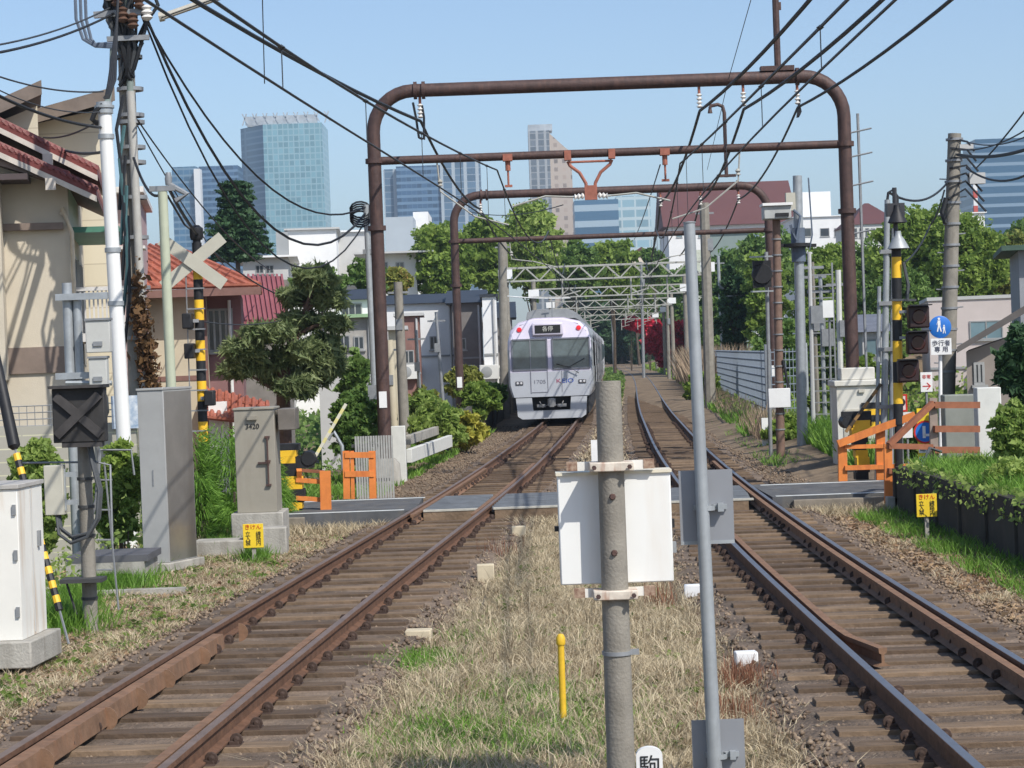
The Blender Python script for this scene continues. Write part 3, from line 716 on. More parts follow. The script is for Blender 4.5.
for lb, y, cx, wd, zc, hg, ztp in LAT: lattice(lb, cx-wd/2, cx+wd/2, y, zc, hg, ztp)

# ---------- near things in the middle
def lean_axis(px0, py0, px1, py1, Y, z0):
    a = P(px0, py0, Y); b = P(px1, py1, Y); k = (z0-b.z)/(a.z-b.z); base = b + (a-b)*k
    return a, base
# concrete post carrying the white box
a, base = lean_axis(608, 381, 621, 760, 12.5, -.35); 
t = thing('concrete_post', 'weathered round concrete post with white box strapped behind it, between the tracks', 'post', base)
b = MB(); b.tube([base, a], [.082,.072], 20); b.build('post', polegrey, t)
ax = lambda z: base + (a-base)*((z-base.z)/(a.z-base.z))
def zof(py, px=615, Y=12.5): return P(px, py, Y).z
for py, nm in ((466,'bracket'),(594,'bracket')):
    z = zof(py); c = ax(z); L_ = .50 if py==466 else .46; sh = .0 if py == 466 else .0
    b = MB(); b.box((c.x+sh, 12.5-.005, z),(.25,.20,.052)); b.build('clamp_band', mat('rusty_white', (.62,.55,.46), .7, 0, .2, 10, stain=(.30,.11,.05), stain_amt=1.0), t, bevel=.006)
    b = MB(); b.box((c.x+sh, 12.5+.085, z),(L_,.03,.05)); b.build('bracket_bar', whitest, t)
    for s_ in (-1, 1):
        b = MB(); b.box((c.x+sh+s_*(L_/2-.03), 12.5+.083, z+.002),(.062,.034,.054)); b.build('rusty_end', mat('rust_light', (.24,.10,.06), .8, 0, .4, 30, col2=(.5,.38,.28)), t)
        b = MB(); b.lathe((c.x+s_*.1,12.5-.12,z), [(0,.02),(.014,.02),(.014,0)], 'Y', 6); b.build('bolt', rust, t)
z = zof(653); c = ax(z); b = MB(); b.lathe((c.x,12.5,z-.012), [(.078,0),(.086,0),(.086,.022),(.078,.022)], n=20); b.box((c.x+.10,12.5,z),(.05,.03,.03)); b.build('clamp_band', galvd, t)
for py in (496, 552):
    z = zof(py); c = ax(z); b = MB(); b.lathe((c.x,12.5-.072,z), [(0,.02),(.013,.02),(.02,.0)], 'Y', 8); b.build('bolt', rust, t)
# the box, mounted behind the post
z0, z1 = zof(586), zof(473); xa, xb = P(559,530,12.65).x, P(672,530,12.65).x
bx = thing('equipment_box', 'white rust-streaked metal box fastened behind the concrete post', 'box', ((xa+xb)/2,12.7,z0))
b = MB(); b.b2(xa, xb, 12.615, 12.80, z0, z1); b.build('casing', mat('box_white', (.80,.80,.77), .5, 0, .03, 2, stain=(.55,.4,.25), stain_amt=.35), bx, bevel=.008)
b = MB(); b.b2(xa-.008, xb+.008, 12.60, 12.81, z1-.012, z1+.004); b.build('top_lip', mat('cream_paint', (.72,.66,.52), .5, 0, .08, 6), bx)
b = MB(); b.box((xb+.01,12.7,z0+.19),(.03,.06,.06)); b.build('latch', galvd, bx)
b = MB(); b.box((xb+.008,12.68,z0+.33),(.02,.04,.05)); b.box((xa-.01,12.7,z0+.32),(.03,.03,.03)); b.build('latch', blackm, bx)
# galvanised sign pole
a, base = lean_axis(689, 223, 715, 760, 13.1, -.35)
t = thing('sign_pole', 'slender galvanised pole seen from behind with grey plates, right of the white box', 'pole', base)
b = MB(); b.tube([base, a], [.044,.034], 16); b.lathe(a, [(.039,0),(.039,.006),(0,.01)], n=16); b.build('pole', galv, t)
plg = mat('sign_back_grey', (.27,.28,.30), .5, .2, .06, 3)
for (x0,x1,y0,y1) in ((681,732,469,545),(694,744,719,790)):
    b = MB(); p, q = P(x0,y1,13.2), P(x1,y0,13.2); b.b2(p.x,q.x,13.185,13.192,p.z,q.z); pl = b.build('sign_plate', plg, t)
    zm = (p.z+q.z)/2; b = MB(); b.box(((p.x+q.x)/2+.02,13.17,zm),(.2,.025,.03)); b.lathe(((p.x+q.x)/2-.01,13.125,zm-.015), [(.05,0),(.056,0),(.056,.03),(.05,.03)], n=14); b.box(((p.x+q.x)/2+.08,13.14,zm),(.035,.05,.05)); b.build('clamp', galv, pl)
    b = MB(); b.b2(p.x,q.x,13.18,13.184,p.z,p.z+.02); b.build('sign_lip', galv, pl)
# little station-name stake with a kanji
p = P(650,768,13.0)
t = thing('marker_stake', 'small white stake with rounded top and black kanji at the lower edge of the picture', 'marker', (p.x,13.0,-.4))
b = MB(); hw_ = .078; zt_ = P(650,748,13.0).z; poly = [(p.x-hw_,13.0,-.4),(p.x+hw_,13.0,-.4),(p.x+hw_,13.0,zt_-.05)]+[(p.x+hw_*math.cos(q),13.0,zt_-.05+.05*math.sin(q)) for q in np.linspace(.2,math.pi-.2,8)]+[(p.x-hw_,13.0,zt_-.05)]
b.prism(poly, (0,.05,0)); b.build('board', white, t)
text('lettering', '駒', .125, (p.x,12.997,zt_-.115), blackm, t, sx=1.05)
text('lettering', '場', .125, (p.x,12.997,zt_-.25), blackm, t, sx=1.05)
# yellow stake
a, base = lean_axis(560.5, 634, 563, 705, 15.6, -.32)
b = MB(); b.tube([base, a-Vector((0,0,.07))], .024, 12); b.lathe(a-Vector((0,0,.08)), [(.03,0),(.033,.01),(.033,.05),(.02,.075),(0,.08)], n=12); o = b.build('yellow_stake', yellowp); tag(o, 'short yellow plastic stake standing in the dry grass', 'stake')
# little concrete marker blocks
def block(px, py, w, m, label, h=.1, z=-.3):
    p = G(px, py, z); b = MB(); b.box((p.x,p.y,z+h/2-.01),(w,w*.8,h),rz=random.uniform(-.1,.1)); o = b.build('marker_block', m, bevel=.01); tag(o, label, 'concrete block', 'small concrete blocks beside the tracks')
cream = mat('block_cream', (.55,.47,.33), .85, 0, .12, 8)
block(486,586,.2,cream,'beige block in dry grass left of the white box, the one below two fainter ones',.26)
block(519,541,.2,cream,'beige block in the dry grass halfway between crossing deck and white box base',.22)
block(541,509,.18,cream,'small beige block just in front of the crossing deck',.22)
block(419,646,.24,cream,'cream slab by the left track, above the yellow stake',.16)
block(693,603,.17,white,'white block just right of the large white box, behind the grey pole',.2)
block(747,674,.18,white,'bright white block at the edge of the right track sleepers',.19)
block(829,776,.2,white,'white slab cut by the lower edge of the picture, beside the right rail',.08)
# ---------- far city
def tower(name, label, px0, px1, pyt, Y, depth, m, roof=None, rz=0, name_part='tower_body', z0=-2, cat='skyscraper'):
    a, b_ = P(px0, pyt, Y), P(px1, pyt, Y)
    t = thing(name, label, cat, ((a.x+b_.x)/2, Y, z0))
    b = MB(); b.b2(a.x, b_.x, Y, Y+depth, z0, (a.z+b_.z)/2); b.build(name_part, m, t)
    return t, a.x, b_.x, (a.z+b_.z)/2
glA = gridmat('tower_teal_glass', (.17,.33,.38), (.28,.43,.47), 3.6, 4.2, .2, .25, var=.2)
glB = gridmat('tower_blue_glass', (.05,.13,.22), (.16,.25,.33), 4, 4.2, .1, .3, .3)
glC = gridmat('tower_navy_bands', (.04,.09,.17), (.13,.22,.33), 3, 4, .06, .3, .4, var=.3)
glS = gridmat('tower_white_mullions', (.10,.17,.25), (.40,.46,.50), 7, 4, .28, .4, .06)
glE = gridmat('tower_bands', (.05,.12,.20), (.35,.45,.52), 300, 9.0, .0, .3, .4)
bei = gridmat('tower_beige_windows', (.36,.28,.22), (.50,.41,.33), 5, 5, .55, .8, .5, var=.5)
wht = mat('far_white_wall', (.72,.73,.73), .8, 0, .05, .1)
YT = 1500.
t, x0, x1, zt_ = tower('glass_skyscraper', 'broad teal glass skyscraper with latticed top at the left', 263, 322, 124, YT, 50, glA)
a = P(237,128,YT)
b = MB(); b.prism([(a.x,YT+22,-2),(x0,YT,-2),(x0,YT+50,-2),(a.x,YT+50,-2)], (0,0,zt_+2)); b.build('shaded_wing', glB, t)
b = MB(); b.b2(x0-12,x1-3,YT+2,YT+3,zt_,zt_+6); b.b2(x0+8,x1-6,YT+4,YT+30,zt_,zt_+4)
for k in range(9): xx = x0-14+k*7; b.beam((xx,YT+2,zt_),(xx+3,YT+2,zt_+8),.8); b.beam((xx,YT+2,zt_+8),(xx+3.5,YT+2,zt_+1),.8)
b.b2(a.x+6,x0+6,YT+10,YT+40,zt_,zt_+3); b.build('roof_lattice', mat('far_grey', (.42,.45,.47), .8, 0, .2, .2), t)
tower('office_tower', 'small blue glass tower left of the broad teal skyscraper, left half', 172, 196, 167, 1400, 30, glB)
tower('office_tower', 'small banded tower with a white edge, between the cedar tree and the teal skyscraper', 199, 238, 166, 1450, 30, glC)
o = tower('office_tower', 'narrow white corner tower between the two small blue towers', 194, 200, 169, 1395, 10, wht)
t, x0, x1, zt_ = tower('glass_skyscraper', 'dark blue glass tower with white vertical ribs, seen left of centre', 396, 440, 166, 1300, 40, glC)
b = MB(); p = P(383,168,1305); b.b2(p.x,x0,1305,1330,-2,zt_-1); b.build('ribbed_wing', glS, t)
b = MB(); p = P(480,165,1298); b.b2(x1,p.x,1298,1335,-2,zt_+1); b.build('ribbed_wing', glS, t)
t, x0, x1, zt_ = tower('residential_tower', 'tall slim tower with grey ribbed left side and beige right side, centre', 528, 549, 131, 1350, 25, gridmat('tower_grey_ribs', (.14,.16,.18), (.36,.37,.37), 5, 4, .3, .6, .1))
b = MB(); q = P(571,142,1350); r_ = P(549,133,1350)
b.prism([(x1,1352,-2),(q.x,1352,-2),(q.x,1352,q.z-6),(q.x-4,1352,q.z-3),(r_.x,1352,r_.z)], (0,22,0)); b.build('side_wing', bei, t)
b = MB(); b.b2(x0,x1+2,1352,1370,zt_,zt_+4); b.build('roof_cap', mat('far_grey', (0,0,0)), t)
tower('office_tower', 'wide low blue office block with pale bands behind the centre trees', 574, 618, 200, 1250, 30, glE)
tower('office_tower', 'pale glass office block between two stacks of wires in the centre', 616, 650, 196, 1300, 30, gridmat('pale_glass', (.25,.40,.46), (.50,.60,.62), 8, 6, .12, .3, .3))
t, x0, x1, zt_ = tower('office_tower', 'big banded blue office block behind the right utility pole', 970, 1050, 152, 900, 30, gridmat('office_bands_blue', (.04,.10,.17), (.20,.29,.38), 400, 4.2, 0, .3, .32))
b = MB(); b.b2(x0+3,x1,905,930,zt_,zt_+6); b.build('roof_block', gridmat('office_bands_blue', (0,0,0), (0,0,0), 1, 1), t)
# striped chimney mast
p = P(975,206,700); b = MB()
for k in range(6): b.box((p.x,700,p.z-6+k*2.4),(1.3,1.3,2.4),m=k%2)
tag(b.build('red_white_mast', [mat('mast_red', (.5,.08,.05), .7), wht]), 'thin red and white mast in front of the big banded block', 'mast')

# ---------- buildings
dgl = mat('window_dark', (.05,.06,.07), .15, 0, .3, 1, spec=.7); dgl2 = mat('window_blueish', (.16,.24,.27), .15, 0, .25, .6, spec=.7)
frm = mat('window_frame', (.35,.35,.34), .5, .3); frw = mat('window_frame_white', (.7,.7,.68), .5)
def win(par, x0, x1, z0, z1, y, m=dgl, f=frm, bars=1, fw=.05, side=None):
    """window on a wall that faces -Y (side None) or +X (side = x)"""
    b = MB()
    if side is None:
        b.b2(x0, x1, y-.035, y-.002, z0, z0+fw); b.b2(x0, x1, y-.035, y-.002, z1-fw, z1)
        for k in range(bars+2):
            xx = x0+fw/2+(x1-x0-fw)*k/(bars+1); b.b2(xx-fw/2, xx+fw/2, y-.04, y-.002, z0+fw, z1-fw)
        o = b.build('window', f, par); b = MB(); b.b2(x0+fw/2, x1-fw/2, y-.018, y-.003, z0+fw/2, z1-fw/2); b.build('pane', m, o)
        b = MB(); b.b2(x0-.05, x1+.05, y-.09, y-.002, z0-.06, z0-.002); b.build('sill', f, o)
    else:
        X_ = side; b.b2(X_+.002, X_+.035, x0, x1, z0, z0+fw); b.b2(X_+.002, X_+.035, x0, x1, z1-fw, z1)
        for k in range(bars+2):
            yy = x0+fw/2+(x1-x0-fw)*k/(bars+1); b.b2(X_+.002, X_+.04, yy-fw/2, yy+fw/2, z0+fw, z1-fw)
        o = b.build('window', f, par); b = MB(); b.b2(X_+.003, X_+.018, x0+fw/2, x1-fw/2, z0+fw/2, z1-fw/2); b.build('pane', m, o)
def winp(par, px0, py0, px1, py1, Y, **k):
    a, b_ = P(px0, py1, Y), P(px1, py0, Y); win(par, a.x, b_.x, a.z, b_.z, Y, **k)
def pane_tiles(b, A, B_, C, D, rows, cols, th=.06, m=0):
    """roof slab A,B lower edge, C,D upper edge (C above B) with rounded tile ridges"""
    A, B_, C, D = map(Vector, (A,B_,C,D)); nrm = (B_-A).cross(D-A).normalized()
    if nrm.z < 0: nrm = -nrm
    b.add([A, B_, C, D, A+nrm*th, B_+nrm*th, C+nrm*th, D+nrm*th], [(3,2,1,0),(4,5,6,7),(0,1,5,4),(1,2,6,5),(2,3,7,6),(3,0,4,7)], m)
    for i in range(cols+1):
        p, q = A.lerp(B_, i/cols), D.lerp(C, i/cols); b.tube([p+nrm*th, q+nrm*th], .055, 6, m=m)
    for j in range(rows):
        p, q = A.lerp(D, j/rows), B_.lerp(C, j/rows); b.beam(p+nrm*(th+.01), q+nrm*(th+.01), .05, .05, m=m)
tileR = mat('tile_dark_red', (.15,.035,.03), .55, 0, .35, 4)
tileO = mat('tile_orange', (.34,.11,.07), .6, 0, .3, 3)
stuc = mat('stucco_beige', (.55,.49,.39), .9, 0, .06, 1.5, bump=.2, bscale=60)
creamw = mat('siding_cream', (.60,.54,.40), .8, 0, .04, 1.5)
eavem = mat('eave_brown', (.17,.13,.11), .7, 0, .12, 3)
# house 1: beige stucco with two tiers of dark red tiled eaves
YH = 38.
c0 = P(72,300,YH); xw1 = c0.x; xw0 = xw1-7.5; zg = -1.6
t = thing('tiled_house', 'beige stucco house at the left edge with two tiers of dark red tiled eaves', 'house', (xw0,YH,zg))
zr = P(72,178,YH).z; zl = P(0,158,YH).z + (P(0,158,YH).z-zr)/72*0
zl0 = zr + (P(0,150,YH).z-zr)*(xw1-xw0)/(xw1-P(0,150,YH).x)
ze = min(zl0, zr+2.6)
b = MB(); b.prism([(xw0,YH,zg),(xw1,YH,zg),(xw1,YH,zr),((xw0+xw1)/2-0.2,YH,zr+1.55),(xw0,YH,zr)], (0,7,0)); b.build('wall', stuc, t)
xm = (xw0+xw1)/2-.2
b = MB(); pane_tiles(b, (xw1,YH+.02,zr+.02),(xw1,YH+7.2,zr+.02),(xm,YH+7.2,zr+1.57),(xm,YH+.02,zr+1.57),6,22); pane_tiles(b, (xw0-.3,YH+.02,zr-.1),(xw0-.3,YH+7.2,zr-.1),(xm-.01,YH+7.2,zr+1.57),(xm-.01,YH+.02,zr+1.57),6,22); b.build('roof', tileR, t)
# verge tile bands along the front gable, lower and upper
def verge(p0, p1, Yf, dep, nm='tiled_eave', m=tileR, drop=.10):
    a, c = Vector(p0), Vector(p1)
    b = MB(); d = Vector((0,dep,0)); up = Vector((0,0,.055))
    b.add([a, c, c+d, a+d, a+up*2, c+up*2, c+d+up*2, a+d+up*2], [(3,2,1,0),(4,5,6,7),(0,1,5,4),(1,2,6,5),(2,3,7,6),(3,0,4,7)])
    n = 24
    for i in range(n):
        p = a.lerp(c, (i+.5)/n)+up*2; q = a.lerp(c, (i+1.02)/n)+up*2
        b.tube([p+Vector((0,.05,.0)), q+Vector((0,.05,-.02))], [.065,.055], 8)
    for i in range(int(dep/.3)):
        b.tube([a+up*2+Vector((0,.2+i*.3,.02)), c+up*2+Vector((0,.2+i*.3,.02))], .07, 6)
    o = b.build(nm, m, t)
    b = MB(); b.add([a-Vector((0,.02,drop)), c-Vector((0,.02,drop)), c-Vector((0,.02,0)), a-Vector((0,.02,0)), a+Vector((0,.06,-drop)), c+Vector((0,.06,-drop)), c+Vector((0,.06,0)), a+Vector((0,.06,0))], [(0,1,2,3),(7,6,5,4),(0,4,5,1),(3,2,6,7),(0,3,7,4),(1,5,6,2)]); b.build('barge_board', mat('board_offwhite', (.55,.5,.44), .7), o)
    for i in (.25, .7):
        b = MB(); q = a.lerp(c, i); b.box((q.x, q.y-.06, q.z-drop-.06),(.17,.1,.20)); b.build('bracket_block', mat('board_offwhite', (0,0,0)), o)
a1, a2 = P(-60,128,YH-.6), P(91,196,YH-.6); verge(a1, a2, YH, 5.5)
a1, a2 = P(-60,96,YH+.6), P(103,175,YH+.6); verge(a1, a2, YH, 5.0)
b = MB(); p, q = P(-40,150,YH+.0), P(92,190,YH); b.prism([(p.x,YH-.5,p.z),(q.x,YH-.5,q.z),(q.x,YH-.5,q.z-.1),(p.x,YH-.5,p.z-.1)], (0,.5,0)); b.build('soffit', eavem, t)
b = MB(); p, q = P(5,228,YH), P(64,233,YH); b.b2(p.x,q.x,YH-.15,YH-.002,p.z-.07,p.z+.05); b.build('ledge', mat('ledge_brown', (.22,.17,.14), .8), t)
b = MB(); p, q = P(-40,350,YH), P(71,372,YH); b.b2(p.x,xw1+.03,YH-.05,YH-.002,q.z,p.z); b.build('base_band', mat('ledge_brown', (0,0,0)), t)
b = MB(); p = P(-20,180,YH); q = P(10,380,YH); b.b2(p.x-3,P(8,300,YH).x,YH-.7,YH-.01,q.z,P(0,176,YH).z); b.build('projecting_bay', stuc, t)
b = MB(); p = P(4,178,YH-.8); b.b2(p.x-3,p.x+.3,YH-.95,YH-.0,p.z-.06,p.z+.04); b.build('bay_roof', mat('bay_dark', (.08,.06,.06), .7), t)
win(t, YH+.6, YH+2.2, 2.4, 4.4, 0, side=xw1, bars=1); win(t, YH+3.2, YH+5.0, 2.4, 4.4, 0, side=xw1, bars=1); win(t, YH+1, YH+3, -.2, 1.6, 0, side=xw1)
b = MB(); p = P(70,215,YH); b.tube([(xw1-.12,YH-.07,p.z),(xw1-.1,YH-.08,p.z+.12),(xw1+.05,YH-.07,p.z-.3),(xw1+.05,YH-.07,-1)], .035, 8); b.build('drain_pipe', mat('pipe_beige', (.6,.5,.36), .6), t)
b = MB(); b.b2(xw1, xw1+.85, YH+.4, YH+4.5, 4.75, 4.85); b.build('awning', mat('awning_green', (.07,.2,.14), .6), t)
# balcony
b = MB(); xq = xw1+1.0
for k in range(16): b.b2(xw1+.1+k*.075, xw1+.13+k*.075, YH+1.0, YH+1.03, 3.0, 3.75)
for k in range(22): b.b2(xq+.2, xq+.23, YH+1+k*.16, YH+1.04+k*.16, 3.0, 3.75)
b.b2(xw1, xq+.25, YH+.98, YH+1.05, 3.75, 3.82); b.b2(xw1, xq+.25, YH+1, YH+4.5, 2.85, 3.0); b.build('balcony', mat('balcony_white', (.62,.6,.58), .6), t)
# house 2: cream siding, behind
YI = 44.
t = thing('cream_house', 'cream sided house with brown shed roofs behind the tiled house', 'house', (P(30,300,YI).x,YI,zg))
L0, L1 = P(-60,200,YI).x, P(105,200,YI).x; zA = P(38,103,YI+.3).z
pk = P(38,106,YI); v1 = P(108,95,YI); v0 = P(-60,148,YI); lo_ = P(43,117,YI)
b = MB(); b.prism([(L0,YI,zg),(pk.x,YI,zg),(pk.x,YI,pk.z),(L0,YI,v0.z)], (-1.25,6,0)); b.prism([(pk.x*1.03,YI+1.2,zg),(L1,YI+1.2,zg),(L1,YI+1.2,v1.z-.1),(pk.x*1.03,YI+1.2,lo_.z)], (-1.35,6,0)); b.build('wall', gridmat('cream_siding_boards', (.66,.60,.46), (.5,.44,.33), 400, .45, 0, .8, .05, var=.03), t)
for (p0, p1, y) in (((L0,v0.z+.1),(pk.x+.25,pk.z+.25),YI-.7),((pk.x*1.016,lo_.z+.05),(L1+.2,v1.z+.05),YI+.5)):
    b = MB(); b.prism([(p0[0],y,p0[1]),(p1[0],y,p1[1]),(p1[0],y,p1[1]+.10),(p0[0],y,p0[1]+.10)], (-1.5,6.8,0)); o = b.build('roof', eavem, t)
    b = MB(); b.prism([(p0[0],y-.03,p0[1]-.12),(p1[0],y-.03,p1[1]-.12),(p1[0],y-.03,p1[1]+.16),(p0[0],y-.03,p0[1]+.16)], (0,.028,0)); b.build('fascia', mat('fascia_brown', (.2,.16,.13), .6), o)
# maroon panelled neighbour
mar = mat('maroon_wall', (.24,.13,.13), .8, 0, .12, 2)
YJ = 47.
t = thing('pink_house', 'dull pink house with small windows between the utility pole and the white pole', 'house', (P(110,260,YJ).x,YJ,zg))
x0, x1 = P(85,260,YJ).x, P(140,260,YJ).x
b = MB(); b.b2(x0,x1,YJ,YJ+6,zg,P(110,195,YJ).z); b.build('wall', mat('pink_wall', (.40,.30,.30), .85, 0, .08, 2), t)
winp(t,92,275,110,300,YJ,f=frw); winp(t,128,225,139,240,YJ,f=frw); winp(t,96,220,108,232,YJ,f=frw)
b = MB(); b.b2(x0-.1,x1+.15,YJ-.5,YJ+6,P(110,195,YJ).z,P(110,195,YJ).z+.12); b.build('roof', mat('pale_trim', (.6,.58,.56), .7), t)
b = MB(); b.b2(x0-.1,x1+.15,YJ-.9,YJ-.01,P(110,252,YJ).z,P(110,249,YJ).z); b.build('canopy', mat('pale_trim', (0,0,0)), t)
# house 3: orange tile roof
YK = 52.
t = thing('orange_roofed_house', 'house with orange-red tiled hip roof and beige wall behind the striped crossing post', 'house', (P(190,300,YK).x,YK,zg))
xa, xb, xc = P(142,300,YK).x, P(206,300,YK).x, P(240,300,YK).x
zE = P(200,289,YK).z; zR = P(170,252,YK).z
b = MB(); b.b2(xa-3, xb, YK, YK+6, zg, zE); b.build('wall', mat('wall_beige', (.52,.46,.34), .85, 0, .06, 2), t)
b = MB(); b.b2(xb, xc, YK+.8, YK+6, zg, zE-.1); b.build('wing_wall', mar, t)
b = MB(); pane_tiles(b, (xa-3,YK-.7,zE),(xc+.45,YK-.7,zE-.02),(xb-.9,YK+2.6,zR+.25),(xa-3,YK+2.6,zR+.25),7,22)
pane_tiles(b, (xc+.45,YK-.7,zE-.02),(xc+.45,YK+6,zE-.02),(xb-.9,YK+2.7,zR+.25),(xb-.9,YK+2.6,zR+.25),6,14); b.build('roof', tileO, t)
b = MB(); b.b2(xa-3,xc+.5,YK-.78,YK-.68,zE-.2,zE-.02); b.build('gutter', mat('gutter_brown', (.2,.11,.09), .6), t)
b = MB(); b.b2(xa-3,xb,YK-.02,YK-.001,P(150,382,YK).z,P(150,377,YK).z); b.b2(xb-.14,xb,YK-.05,YK-.001,zg,zE); b.build('trim', mat('gutter_brown', (0,0,0)), t)
winp(t,212,308,236,352,YK+.8,bars=3); winp(t,150,398,170,412,YK)
b = MB(); p = P(232,300,YK+.7); b.tube([(p.x,YK+.7,p.z),(p.x,YK+.7,-1)], .04, 6); b.build('drain_pipe', frw, t)
b = MB(); p, q = P(200,395,YK-1), P(262,412,YK-1); pane_tiles(b, (p.x,YK-2,q.z-.1),(q.x,YK-2,q.z-.3),(q.x,YK-.1,q.z+.15),(p.x,YK-.1,p.z+.1),4,9); b.build('porch_roof', tileO, t)
b = MB(); b.b2(P(204,400,YK-1).x,P(222,400,YK-1).x,YK-1.6,YK-.05,zg,P(210,402,YK-1).z); b.build('porch_wall', white, t)
# house 4: maroon corrugated metal roof
YM = 60.
t = thing('metal_roofed_house', 'house with steep dull red ribbed metal roof left of the pine tree', 'house', (P(262,310,YM).x,YM,zg))
p0, p1 = P(236,322,YM), P(288,322,YM); p2 = P(236,276,YM+2.5); p3 = P(288,276,YM+2.5)
b = MB(); b.add([p0,p1,p3,p2,p0-Vector((0,0,.1)),p1-Vector((0,0,.1)),p3-Vector((0,0,.1)),p2-Vector((0,0,.1))],[(0,1,2,3),(7,6,5,4),(0,4,5,1),(1,5,6,2),(2,6,7,3),(3,7,4,0)])
for k in range(12): b.beam(p0.lerp(p1,k/11)+Vector((0,0,.04)), p2.lerp(p3,k/11)+Vector((0,0,.04)), .06)
b.build('roof', mat('metal_maroon', (.27,.09,.10), .5, .1, .12, 3), t)
b = MB(); b.b2(p0.x+.1,p1.x-.05,YM+.3,YM+6,zg,p0.z-.12); b.prism([(p0.x+.1,YM+2.6,p0.z-.1),(p1.x-.05,YM+2.6,p0.z-.1),(p1.x-.05,YM+2.6,p3.z-.1),(p0.x+.1,YM+2.6,p2.z-.1)],(0,3,0)); b.build('wall', mat('wall_grey_brown', (.22,.2,.18), .85), t)
b = MB(); p = P(291,298,YM); b.lathe(p, [(0,.05),(.13,.02),(.17,.1)], 'Y', 14); b.tube([p, p-Vector((.1,0,.5))], .02, 6); tag(b.build('satellite_dish', white), 'small white satellite dish beside the red ribbed roof', 'satellite dish')

def simple_house(name, label, px0, px1, pyt, Y, dep, wm, wins=(), roof=None, cat='building', zbase=-1.6, eave=.12, rh=0, wf=frm, wm2=dgl, overh=.25, pyb=None, ridge='x'):
    a, b_ = P(px0, pyt, Y), P(px1, pyt, Y); zt_ = (a.z+b_.z)/2
    t = thing(name, label, cat, ((a.x+b_.x)/2, Y, zbase)); b = MB(); b.b2(a.x, b_.x, Y, Y+dep, zbase, zt_); b.build('wall', wm, t)
    if roof is not None:
        b = MB(); o = overh
        if rh:
            if ridge == 'x': b.prism([(a.x-o,Y-o,zt_+.01),(a.x-o,Y+dep+o,zt_+.01),(a.x-o,Y+dep/2,zt_+rh)][::-1], (b_.x-a.x+2*o,0,0))
            elif ridge == 'hip':
                k = min(dep/2, (b_.x-a.x)/2.2); b.add([(a.x-o,Y-o,zt_),(b_.x+o,Y-o,zt_),(b_.x+o,Y+dep+o,zt_),(a.x-o,Y+dep+o,zt_),(a.x+k,Y+dep/2,zt_+rh),(b_.x-k,Y+dep/2,zt_+rh)], [(0,1,5,4),(1,2,5),(2,3,4,5),(3,0,4),(3,2,1,0)])
            else: b.prism([(a.x-o,Y-o,zt_+.01),(b_.x+o,Y-o,zt_+.01),((a.x+b_.x)/2,Y-o,zt_+rh)], (0,dep+2*o,0))
        else: b.b2(a.x-o, b_.x+o, Y-o, Y+dep+o, zt_, zt_+eave)
        b.build('roof', roof, t)
    if cat == 'building' and 60 < Y < 112 and name != 'shed':
        b = MB(); b.tube([(b_.x-.12,Y-.06,zt_-.1),(b_.x-.12,Y-.06,zbase)], .05, 6); b.build('drain_pipe', lgry, t)
        b = MB(); q = P((px0+px1)/2, 372, Y); b.box((q.x,Y-.2,q.z),(.8,.3,.6)); ac = b.build('air_conditioner', offw, t, bevel=.02); b = MB(); b.lathe((q.x-.1,Y-.36,q.z), [(0,.0),(.22,.0),(.24,-.01)], 'Y', 14); b.build('fan_grille', gryw, ac)
        b = MB(); b.box(((a.x+b_.x)/2,Y-.03,zt_-2.4),(b_.x-a.x,.04,.08)); b.build('wall_trim', gryw, t)
    for w_ in wins: winp(t, *w_[:4], Y, m=wm2, f=wf, bars=w_[4] if len(w_)>4 else 1, fw=.03+Y*.0002)
    return t
offw = mat('offwhite_wall', (.66,.66,.63), .85, 0, .05, .8); gryw = mat('grey_wall', (.30,.31,.31), .85, 0, .08, .8); lgry = mat('light_grey_wall', (.48,.48,.47), .85, 0, .06, .8)
navy = mat('navy_roof', (.035,.042,.055), .6, 0, .15, 2); brnw = mat('brown_grey_wall', (.19,.175,.165), .85, 0, .1, 2)
whw = mat('white_wall', (.78,.78,.77), .75, 0, .05, 1.0); darkw = mat('dark_wall', (.07,.07,.07), .8)
# white and grey blocks beyond the cedar
simple_house('apartment_block', 'big blank white building behind the cedar, under the teal skyscraper', 288, 336, 230, 150, 12, whw, [], lgry)
simple_house('apartment_block', 'grey-sided building touching the blank white one, right beside the cedar', 276, 288, 232, 148, 10, gryw, [], None)
simple_house('apartment_block', 'low pale building with flat roof right of the cedar', 243, 288, 258, 140, 10, lgry, [(256,265,264,274),(266,265,274,274)], whw, overh=.6)
simple_house('apartment_block', 'grey slab building in the gap between pole and white building', 337, 372, 232, 160, 12, lgry, [], whw)
simple_house('apartment_block', 'white stepped building right of the tall gantry post', 372, 416, 254, 150, 10, offw, [(380,262,388,272),(396,262,404,272)], lgry, overh=1.2)
simple_house('apartment_block', 'pale blue-grey block in front of the dark ribbed tower', 385, 413, 217, 320, 20, mat('bluegrey_wall', (.42,.48,.53), .8, 0, .05, .3), [], None)
simple_house('apartment_block', 'small white block in front of the dark ribbed tower', 413, 428, 212, 330, 16, whw, [], None)
